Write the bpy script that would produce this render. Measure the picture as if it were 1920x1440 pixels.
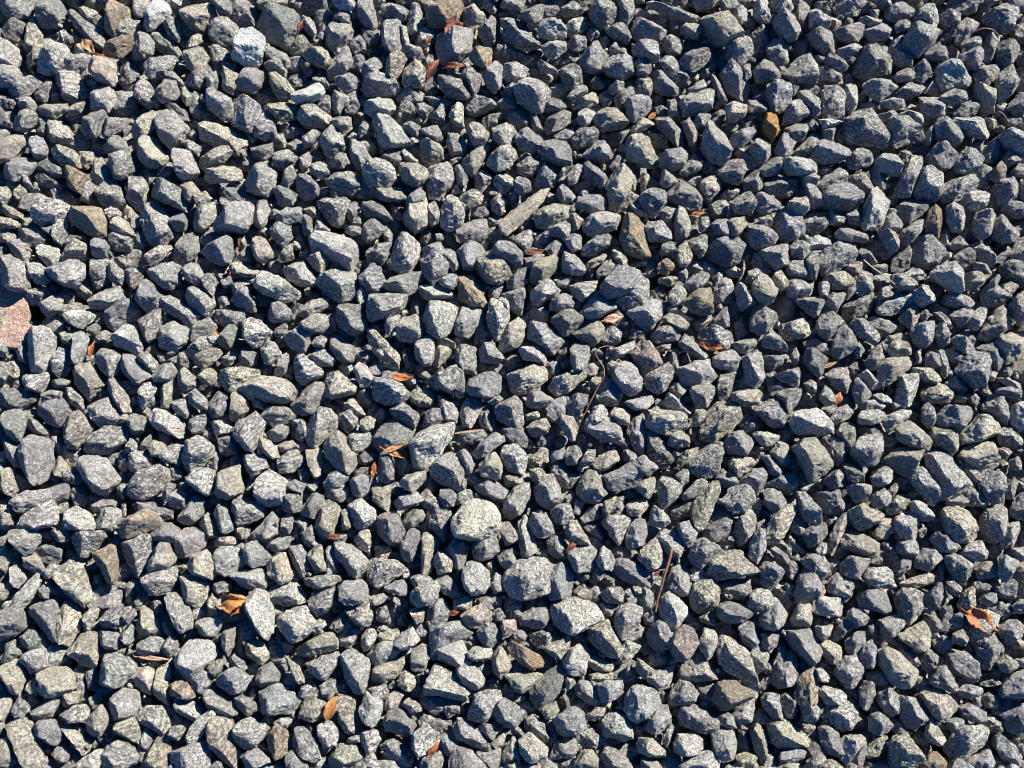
import bpy, math
import numpy as np
from mathutils import Vector, Matrix

# ---------------------------------------------------------------- camera, sky, sun, exposure
scene = bpy.context.scene
for o in list(bpy.data.objects):
    bpy.data.objects.remove(o)
C = scene.collection
R = math.radians
W0, H0 = 1920.0, 1440.0                      # the photograph's frame, in which the stones were surveyed
CAM_H, TILT, LENS = 1.07, 10.0, 35.0
cam_data = bpy.data.cameras.new('camera')
cam_data.lens = LENS
cam_data.sensor_width = 36.0
cam_data.clip_start = 0.05
cam_data.clip_end = 400.0
cam = bpy.data.objects.new('camera', cam_data)
C.objects.link(cam)
cam.location = (0.0, -CAM_H * math.tan(R(TILT)), CAM_H)
cam.rotation_euler = (R(TILT), 0, 0)
scene.camera = cam

SUN_EL, SUN_AZ = 35.0, 43.0                  # azimuth counted from +x (right in the photo) towards +y (up)
world = bpy.data.worlds.new('World')
scene.world = world
world.use_nodes = True
wn = world.node_tree
wn.nodes.clear()
sky = wn.nodes.new('ShaderNodeTexSky')
sky.sky_type = 'NISHITA'
sky.sun_disc = False
sky.sun_elevation = R(SUN_EL)
sky.sun_rotation = R(90.0 - SUN_AZ)
sky.altitude = 1500.0
sky.air_density = 0.9
sky.dust_density = 0.0
sky.ozone_density = 10.0
bg = wn.nodes.new('ShaderNodeBackground')
bg.inputs['Strength'].default_value = 0.062
wo = wn.nodes.new('ShaderNodeOutputWorld')
hsv = wn.nodes.new('ShaderNodeHueSaturation')
hsv.inputs['Hue'].default_value = 0.502
hsv.inputs["Saturation"].default_value = 1.25          # the clear deep blue sky that tints the shade
wn.links.new(sky.outputs[0], hsv.inputs['Color'])
wn.links.new(hsv.outputs[0], bg.inputs[0])
wn.links.new(bg.outputs[0], wo.inputs[0])

sun_data = bpy.data.lights.new('sun', 'SUN')
sun_data.energy = 5.0
sun_data.angle = R(0.5)
sun_data.color = (1.0, 0.945, 0.84)
sun = bpy.data.objects.new('sun', sun_data)
C.objects.link(sun)
SUN = Vector((math.cos(R(SUN_EL)) * math.cos(R(SUN_AZ)), math.cos(R(SUN_EL)) * math.sin(R(SUN_AZ)), math.sin(R(SUN_EL))))
sun.rotation_euler = SUN.to_track_quat('Z', 'Y').to_euler()
sun.location = SUN * 5.0

vs = scene.view_settings
vs.view_transform = 'Standard'
vs.look = 'None'
vs.exposure = 1.26
vs.gamma = 1.0
vs.use_curve_mapping = False
scene.cycles.max_bounces = 4
scene.cycles.filter_width = 0.9
scene.cycles.diffuse_bounces = 1

rng = np.random.default_rng(20)

# ---------------------------------------------------------------- from the survey to the ground
_t = R(TILT)
_hx = 18.0 / LENS
def ground_at(px, py, z=0.0):
    """Where the sight line through a point of the photograph meets the level z."""
    px, py = np.asarray(px, float), np.asarray(py, float)
    u = (px - W0 / 2) / (W0 / 2) * _hx
    v = (H0 / 2 - py) / (W0 / 2) * _hx
    dy = v * math.cos(_t) + math.sin(_t)
    dz = v * math.sin(_t) - math.cos(_t)
    k = (z - CAM_H) / dz
    return u * k, cam.location.y + dy * k

# ---------------------------------------------------------------- materials
def new_mat(name):
    m = bpy.data.materials.new(name)
    m.use_nodes = True
    nt = m.node_tree
    return m, nt, nt.nodes['Principled BSDF']

def node(nt, kind, **kw):
    n = nt.nodes.new(kind)
    for k, v in kw.items():
        if k in n.inputs.keys():
            n.inputs[k].default_value = v
        else:
            setattr(n, k, v)
    return n

def noise(nt, co, scale, detail=3.0, rough=0.6):
    n = node(nt, 'ShaderNodeTexNoise', Scale=scale, Detail=detail, Roughness=rough)
    nt.links.new(co, n.inputs['Vector'])
    return n

def ramp(nt, fac, stops):
    r = nt.nodes.new('ShaderNodeValToRGB')
    el = r.color_ramp.elements
    while len(el) < len(stops):
        el.new(0.5)
    for e, (p, c) in zip(el, stops):
        e.position = p
        e.color = (c, c, c, 1) if not isinstance(c, tuple) else (*c, 1)
    nt.links.new(fac, r.inputs[0])
    return r

def mix(nt, a, b, fac, blend='MIX'):
    m = nt.nodes.new('ShaderNodeMix')
    m.data_type = 'RGBA'
    m.blend_type = blend
    for s, v in ((m.inputs[0], fac), (m.inputs[6], a), (m.inputs[7], b)):
        if hasattr(v, 'links'):
            nt.links.new(v, s)
        elif isinstance(v, (int, float)):
            s.default_value = v
        else:
            s.default_value = (*v, 1)
    return m.outputs[2]

def stone_material():
    """Crushed granite and gneiss: the stone's own tint (an attribute) with mineral grains, streaks, rust and dust."""
    m, nt, bsdf = new_mat('crushed_stone')
    L = nt.links
    geo = nt.nodes.new('ShaderNodeNewGeometry')
    co = geo.outputs['Position']
    tint = node(nt, 'ShaderNodeAttribute', attribute_name='tint')
    feat = node(nt, 'ShaderNodeAttribute', attribute_name='grain')      # x: grain contrast, y: rust, z: banding
    sep = nt.nodes.new('ShaderNodeSeparateXYZ')
    L.new(feat.outputs['Vector'], sep.inputs[0])
    # mineral grains
    vor = node(nt, 'ShaderNodeTexVoronoi', Scale=760.0, Randomness=1.0)
    wob = noise(nt, co, 420.0, 2.0)
    add = nt.nodes.new('ShaderNodeVectorMath'); add.operation = 'MULTIPLY_ADD'
    L.new(wob.outputs['Color'], add.inputs[0])
    add.inputs[1].default_value = (0.0022, 0.0022, 0.0022)
    L.new(co, add.inputs[2])
    L.new(add.outputs[0], vor.inputs['Vector'])
    sc = nt.nodes.new('ShaderNodeSeparateColor')
    L.new(vor.outputs['Color'], sc.inputs[0])
    grains = ramp(nt, sc.outputs[0], [(0.0, 0.12), (0.26, 0.45), (0.45, 0.95), (0.72, 1.3), (0.9, 2.2), (1.0, 3.2)])
    fine = noise(nt, co, 260.0, 4.0, 0.75)
    fine_r = ramp(nt, fine.outputs[0], [(0.32, 0.12), (0.5, 1.0), (0.66, 2.1)])
    g = mix(nt, grains.outputs[0], fine_r.outputs[0], 0.38)
    gt = ramp(nt, sc.outputs[2], [(0.0, (1.0, 1.0, 1.0)), (0.6, (1.0, 0.99, 0.96)), (0.8, (1.06, 0.98, 0.84)), (0.9, (0.94, 1.02, 0.95)), (1.0, (1.08, 0.96, 0.9))])
    g = mix(nt, g, gt.outputs[0], 1.0, 'MULTIPLY')
    g1 = mix(nt, (1, 1, 1), g, sep.outputs[0])
    base = mix(nt, tint.outputs['Color'], g1, 1.0, 'MULTIPLY')
    # bands of lighter and darker mineral
    wav = node(nt, 'ShaderNodeTexWave', Scale=55.0, Distortion=9.0, Detail=3.0)
    wav.inputs['Detail Scale'].default_value = 2.0
    rot = node(nt, 'ShaderNodeVectorRotate', rotation_type='EULER_XYZ')
    rv = nt.nodes.new('ShaderNodeVectorMath'); rv.operation = 'SCALE'
    L.new(feat.outputs['Vector'], rv.inputs[0]); rv.inputs['Scale'].default_value = 9.0
    L.new(rv.outputs[0], rot.inputs['Rotation'])
    L.new(co, rot.inputs['Vector'])
    L.new(rot.outputs[0], wav.inputs['Vector'])
    wr = ramp(nt, wav.outputs['Fac'], [(0.15, 0.55), (0.6, 1.05), (0.95, 1.3)])
    base = mix(nt, base, mix(nt, base, wr.outputs[0], 1.0, 'MULTIPLY'), sep.outputs[2])
    # broad cloudiness, dark stains
    cl = noise(nt, co, 70.0, 4.0, 0.65)
    clr = ramp(nt, cl.outputs[0], [(0.3, 0.75), (0.5, 1.0), (0.7, 1.25)])
    base = mix(nt, base, clr.outputs[0], 1.0, 'MULTIPLY')
    # rust and clay
    ru = noise(nt, co, 95.0, 5.0, 0.7)
    rur = ramp(nt, ru.outputs[0], [(0.52, 0.0), (0.68, 1.0)])
    mm = nt.nodes.new('ShaderNodeMath'); mm.operation = 'MULTIPLY'
    L.new(rur.outputs[0], mm.inputs[0]); L.new(sep.outputs[1], mm.inputs[1])
    base = mix(nt, base, mix(nt, base, (1.25, 0.78, 0.42), 1.0, 'MULTIPLY'), mm.outputs[0])
    L.new(base, bsdf.inputs['Base Color'])
    # mica: a few smooth grains
    rg = ramp(nt, sc.outputs[1], [(0.0, 0.9), (0.88, 0.82), (0.93, 0.38), (1.0, 0.3)])
    L.new(rg.outputs[0], bsdf.inputs['Roughness'])
    bsdf.inputs['Specular IOR Level'].default_value = 0.35
    b1n = noise(nt, co, 330.0, 6.0, 0.72)
    b2n = noise(nt, co, 120.0, 4.0, 0.6)
    b1 = node(nt, 'ShaderNodeBump', Strength=1.0, Distance=0.0065)
    b2 = node(nt, 'ShaderNodeBump', Strength=0.8, Distance=0.006)
    L.new(b2n.outputs[0], b2.inputs['Height'])
    L.new(b1n.outputs[0], b1.inputs['Height'])
    L.new(b2.outputs[0], b1.inputs['Normal'])
    L.new(b1.outputs[0], bsdf.inputs['Normal'])
    return m

def soil_material():
    m, nt, bsdf = new_mat('dark_soil')
    geo = nt.nodes.new('ShaderNodeNewGeometry')
    co = geo.outputs['Position']
    v = node(nt, 'ShaderNodeTexVoronoi', Scale=34.0)
    nt.links.new(co, v.inputs['Vector'])
    n = noise(nt, co, 220.0, 5.0, 0.7)
    a = ramp(nt, n.outputs[0], [(0.3, (0.018, 0.015, 0.012)), (0.7, (0.07, 0.06, 0.05))])
    b = mix(nt, (0.12, 0.12, 0.125), (0.26, 0.255, 0.25), v.outputs['Color'])
    far = node(nt, 'ShaderNodeVectorMath', operation='LENGTH')
    nt.links.new(co, far.inputs[0])
    fr = node(nt, 'ShaderNodeMapRange')
    fr.inputs['From Min'].default_value = 1.0
    fr.inputs['From Max'].default_value = 1.2
    nt.links.new(far.outputs['Value'], fr.inputs['Value'])
    nt.links.new(mix(nt, a.outputs[0], b, fr.outputs[0]), bsdf.inputs['Base Color'])
    bsdf.inputs['Roughness'].default_value = 0.95
    bp = node(nt, 'ShaderNodeBump', Strength=0.9, Distance=0.02)
    bp.invert = True
    nt.links.new(v.outputs['Distance'], bp.inputs['Height'])
    nt.links.new(bp.outputs[0], bsdf.inputs['Normal'])
    return m

def leaf_material(name, c1, c2, vein):
    m, nt, bsdf = new_mat(name)
    tc = nt.nodes.new('ShaderNodeTexCoord')
    co = tc.outputs['Object']
    n = noise(nt, co, 160.0, 4.0, 0.65)
    r = ramp(nt, n.outputs[0], [(0.3, c2), (0.62, c1)])
    n2 = noise(nt, co, 900.0, 2.0)
    r2 = ramp(nt, n2.outputs[0], [(0.3, 0.72), (0.6, 1.1)])
    base = mix(nt, r.outputs[0], r2.outputs[0], 1.0, 'MULTIPLY')
    uv = node(nt, 'ShaderNodeAttribute', attribute_name='vein')
    base = mix(nt, base, vein, uv.outputs['Fac'])
    nt.links.new(base, bsdf.inputs['Base Color'])
    bsdf.inputs['Roughness'].default_value = 0.55
    bsdf.inputs['Specular IOR Level'].default_value = 0.4
    b = node(nt, 'ShaderNodeBump', Strength=0.8, Distance=0.003)
    nt.links.new(n.outputs[0], b.inputs['Height'])
    nt.links.new(b.outputs[0], bsdf.inputs['Normal'])
    return m

def plain_material(name, c1, c2, rough=0.7):
    m, nt, bsdf = new_mat(name)
    tc = nt.nodes.new('ShaderNodeTexCoord')
    n = noise(nt, tc.outputs['Object'], 240.0, 4.0)
    r = ramp(nt, n.outputs[0], [(0.35, c2), (0.65, c1)])
    nt.links.new(r.outputs[0], bsdf.inputs['Base Color'])
    bsdf.inputs['Roughness'].default_value = rough
    return m

STONE = stone_material()
SOIL = soil_material()
LEAF = {
    'gold': leaf_material('golden_leaf', (0.42, 0.195, 0.055), (0.24, 0.10, 0.03), (0.48, 0.30, 0.12)),
    'orange': leaf_material('orange_leaf', (0.38, 0.13, 0.04), (0.19, 0.065, 0.025), (0.42, 0.20, 0.09)),
    'red': leaf_material('red_brown_leaf', (0.20, 0.062, 0.035), (0.10, 0.035, 0.022), (0.24, 0.11, 0.06)),
    'tan': leaf_material('tan_leaf', (0.36, 0.215, 0.11), (0.22, 0.12, 0.06), (0.40, 0.27, 0.16)),
    'pale': leaf_material('pale_leaf', (0.46, 0.30, 0.20), (0.32, 0.19, 0.125), (0.5, 0.36, 0.27)),
}
TWIG = plain_material('twig_bark', (0.30, 0.15, 0.08), (0.13, 0.06, 0.035))
STRAW = plain_material('dry_straw', (0.52, 0.42, 0.28), (0.34, 0.25, 0.15))

# ---------------------------------------------------------------- shapes
def sphere_mesh(f):
    """A sphere of 20 f f triangles: every icosahedron face split into f by f."""
    p = (1 + 5 ** 0.5) / 2
    V = [(-1, p, 0), (1, p, 0), (-1, -p, 0), (1, -p, 0), (0, -1, p), (0, 1, p), (0, -1, -p), (0, 1, -p), (p, 0, -1), (p, 0, 1), (-p, 0, -1), (-p, 0, 1)]
    F = [(0, 11, 5), (0, 5, 1), (0, 1, 7), (0, 7, 10), (0, 10, 11), (1, 5, 9), (5, 11, 4), (11, 10, 2), (10, 7, 6), (7, 1, 8),
         (3, 9, 4), (3, 4, 2), (3, 2, 6), (3, 6, 8), (3, 8, 9), (4, 9, 5), (2, 4, 11), (6, 2, 10), (8, 6, 7), (9, 8, 1)]
    V = np.array(V, float)
    idx, pts, tris = {}, [], []
    def vid(q):
        key = tuple(np.round(q, 6))
        if key not in idx:
            idx[key] = len(pts)
            pts.append(q)
        return idx[key]
    for a, b, c in F:
        g = {}
        for i in range(f + 1):
            for j in range(f + 1 - i):
                g[i, j] = vid(V[a] + (V[b] - V[a]) * i / f + (V[c] - V[a]) * j / f)
        for i in range(f):
            for j in range(f - i):
                tris.append((g[i, j], g[i + 1, j], g[i, j + 1]))
                if i + j < f - 1:
                    tris.append((g[i + 1, j], g[i + 1, j + 1], g[i, j + 1]))
    P = np.array(pts)
    return P / np.linalg.norm(P, axis=1)[:, None], np.array(tris, np.int32)

SPH = {f: sphere_mesh(f) for f in (3, 4, 8, 10)}

def hash3(i, seed):
    h = (i[..., 0] * 374761393 + i[..., 1] * 668265263 + i[..., 2] * 2147483647 + seed * 144665) & 0xFFFFFFFF
    h = ((h ^ (h >> 13)) * 1274126177) & 0xFFFFFFFF
    h = h ^ (h >> 16)
    return (h & 0xFFFF) / 32768.0 - 1.0

def value_noise(p, seed):
    i = np.floor(p).astype(np.int64)
    f = p - i
    f = f * f * (3 - 2 * f)
    out = 0
    for dx in (0, 1):
        for dy in (0, 1):
            for dz in (0, 1):
                w = (f[:, 0] if dx else 1 - f[:, 0]) * (f[:, 1] if dy else 1 - f[:, 1]) * (f[:, 2] if dz else 1 - f[:, 2])
                out = out + w * hash3(i + np.array([dx, dy, dz]), seed)
    return out

def hull2(P):
    P = sorted(map(tuple, P))
    def half(pts):
        h = []
        for p in pts:
            while len(h) > 1 and (h[-1][0] - h[-2][0]) * (p[1] - h[-2][1]) - (h[-1][1] - h[-2][1]) * (p[0] - h[-2][0]) <= 0:
                h.pop()
            h.append(p)
        return h[:-1]
    return np.array(half(P) + half(P[::-1]))

SH = np.array([math.cos(R(SUN_AZ)), math.sin(R(SUN_AZ))])

def rot2(v, a):
    c, s = math.cos(a), math.sin(a)
    return np.array([c * v[0] - s * v[1], s * v[0] + c * v[1]])

def stone_points(poly, lie, f, seed, thick=None, flat=False):
    """A broken stone whose outline from above is poly (metres, about its centre): split faces along every side, one or two faces on
    top that lean as 'lie' says, chipped corners, an uneven surface. Returns points about the centre and the faces."""
    rg = np.random.default_rng(seed)
    H = hull2(poly)
    x, y = H[:, 0], H[:, 1]
    cr = x * np.roll(y, -1) - np.roll(x, -1) * y
    A = cr.sum() / 2
    cx = ((x + np.roll(x, -1)) * cr).sum() / (6 * A)
    cy = ((y + np.roll(y, -1)) * cr).sum() / (6 * A)
    c = np.array([cx, cy])
    H = H - c
    cov = np.cov(np.concatenate([H, (H + np.roll(H, -1, 0)) / 2]).T)
    ev, vec = np.linalg.eigh(cov)
    e = np.sqrt(np.maximum(ev, 1e-8)) * 1.5
    wid = e[0]
    h = thick if thick else min(max(wid * rg.uniform(0.95, 1.3), 0.006), 0.022)
    N, D = [], []
    nxt = np.roll(H, -1, 0)
    for a, b in zip(H, nxt):
        t = b - a
        ln = np.hypot(*t)
        if ln < 1e-5:
            continue
        m = np.array([t[1], -t[0]]) / ln
        d = max(m @ a, 0.12 * wid) * 1.12
        up = R(rg.choice([rg.uniform(2, 16), rg.uniform(18, 48)]))
        dn = -R(rg.uniform(10, 40))
        for be in (up, dn):
            N.append((m[0] * math.cos(be), m[1] * math.cos(be), math.sin(be)))
            D.append(d * math.cos(be))
    def top(az, lean, px=0.0, py=0.0, hz=h):
        hd = rot2(SH, az)
        n = np.array([hd[0] * math.sin(lean), hd[1] * math.sin(lean), math.cos(lean)])
        N.append(n)
        D.append(max(n @ np.array([px, py, hz]), 0.15 * h))
    if flat:
        top(0.3, R(3))
    elif lie == '=':
        top(0.2, R(13))
    elif lie == '+':
        top(rg.uniform(-0.65, 0.65), R(rg.uniform(8, 28)))
        if rg.random() < 0.5:
            top(math.pi + rg.uniform(-0.9, 0.9), R(rg.uniform(40, 58)), *(-SH * wid * 0.68), h * 0.85)
        if rg.random() < 0.5:
            top(rg.uniform(-1.3, 1.3), R(rg.uniform(38, 55)), *(SH * wid * 0.45), h * 0.8)
    elif lie == '/':
        az = rg.uniform(-0.7, 0.7)
        off = rot2(SH, az) * wid * rg.uniform(-0.5, -0.05)
        top(az, R(rg.uniform(14, 32)), *off, h * 1.05)
        top(az + math.pi + rg.uniform(-0.3, 0.3), R(rg.uniform(36, 52)), *off, h * 1.05)
    else:
        top(math.pi + rg.uniform(-0.8, 0.8), R(rg.uniform(16, 38)), 0, 0, h * 0.8)
        if rg.random() < 0.5:
            top(rg.uniform(-1, 1), R(rg.uniform(20, 45)), *(SH * wid * 0.5), h * 0.75)
    # underside and chipped corners
    for _ in range(3):
        a = rg.uniform(0, 2 * math.pi); l = R(rg.uniform(5, 35))
        N.append((math.sin(l) * math.cos(a), math.sin(l) * math.sin(a), -math.cos(l)))
        D.append(h * rg.uniform(0.8, 1.1))
    for _ in range(0 if flat else 5):
        v = rg.normal(size=3); v[2] = abs(v[2]) * 0.9 - 0.15; v /= np.linalg.norm(v)
        s = max((H @ v[:2]).max() * 0.84 + h * max(v[2], 0) * 0.74, 0.3 * h)
        N.append(v); D.append(s * rg.uniform(0.93, 1.12))
    N, D = np.array(N), np.array(D)
    U, T = SPH[f]
    ax = np.stack([vec[:, 0], vec[:, 1]], 1)
    S = U * np.array([e[0], e[1], h])
    xy = S[:, :2] @ ax.T
    dirs = np.column_stack([xy, S[:, 2]])
    dirs /= np.linalg.norm(dirs, axis=1)[:, None]
    if np.linalg.det(ax) < 0:
        T = T[:, ::-1]
    p = rg.uniform(50, 180)
    q = np.maximum(dirs @ (N / D[:, None]).T, 0)
    mx = q.max(1)
    r = 1.0 / (mx * ((q / mx[:, None]) ** p).sum(1) ** (1 / p))
    P = dirs * r[:, None]
    size = (wid + h) * 0.5
    o = rg.uniform(0, 400, 3)
    n = value_noise(P / (size * 0.85) + o, 1) * 0.035 + value_noise(P / (size * 0.4) + o, 2) * 0.03 + value_noise(P / 0.0034 + o, 3) * (0.0009 / size)
    led = value_noise(P / (size * 0.7) + o + 31, 5) * 3.0
    n = n + (np.round(led) * 0.35 + led * 0.15) * 0.055
    if f >= 10:
        n = n + value_noise(P / 0.0016 + o, 4) * (0.0005 / size)
    P = P + dirs * (n * size * (0.5 if flat else 1.0))[:, None]
    return c, P, T, h

COL = {'g': (0.315, 0.31, 0.298), 'l': (0.395, 0.388, 0.366), 'd': (0.278, 0.278, 0.282), 'w': (0.50, 0.50, 0.49), 'e': (0.49, 0.50, 0.42),
       'y': (0.37, 0.352, 0.30), 't': (0.30, 0.258, 0.20), 'o': (0.33, 0.20, 0.085), 'p': (0.355, 0.305, 0.28), 'v': (0.29, 0.288, 0.292),
       'n': (0.24, 0.242, 0.228)}

def stone_look(kind, rg):
    c = np.array(COL[kind]) * rg.uniform(0.84, 1.18) * (1 + rg.normal(0, 0.014, 3))
    contrast = {'w': 0.4, 'e': 0.15, 'o': 0.5, 't': 0.55}.get(kind, rg.uniform(0.45, 1.0))
    rust = {'t': 0.8, 'o': 1.0, 'y': rg.choice([0.0, 0.1, 0.35]), 'p': 0.3, 'w': 0.1, 'e': 0.0}.get(kind, rg.choice([0.0, 0.0, 0.0, 0.25]))
    return c, np.array([contrast, rust, rg.choice([0.05, 0.2, 0.5, 0.85], p=[0.3, 0.25, 0.25, 0.2])])

def mesh_of(name, P, T, tint, grain, mat=None):
    me = bpy.data.meshes.new(name)
    me.vertices.add(len(P))
    me.vertices.foreach_set('co', P.astype(np.float32).ravel())
    me.loops.add(T.size)
    me.loops.foreach_set('vertex_index', T.astype(np.int32).ravel())
    me.polygons.add(len(T))
    me.polygons.foreach_set('loop_start', np.arange(0, T.size, 3, dtype=np.int32))
    me.polygons.foreach_set('use_smooth', np.zeros(len(T), bool))
    me.update(calc_edges=True)
    a = me.attributes.new('tint', 'FLOAT_COLOR', 'POINT')
    a.data.foreach_set('color', np.column_stack([tint, np.ones(len(P))]).astype(np.float32).ravel())
    b = me.attributes.new('grain', 'FLOAT_VECTOR', 'POINT')
    b.data.foreach_set('vector', grain.astype(np.float32).ravel())
    me.materials.append(mat or STONE)
    return me

def add(name, me, loc=(0, 0, 0), parent=None, label=None, category=None, group=None, kind=None):
    o = bpy.data.objects.new(name, me)
    C.objects.link(o)
    o.location = loc
    if parent:
        o.parent = parent
    for k, v in (('label', label), ('category', category), ('group', group), ('kind', kind)):
        if v:
            o[k] = v
    return o

# ---------------------------------------------------------------- ground and sky
G = 60.0
gx = np.array([-G, -2.0, 2.0, G])
P = np.array([(a, b, -0.046) for b in gx for a in gx])
me = bpy.data.meshes.new('ground')
me.from_pydata([tuple(v) for v in P], [], [(j * 4 + i, j * 4 + i + 1, j * 4 + i + 5, j * 4 + i + 4) for j in range(3) for i in range(3)])
me.materials.append(SOIL)
add('ground', me, kind='structure')

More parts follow.
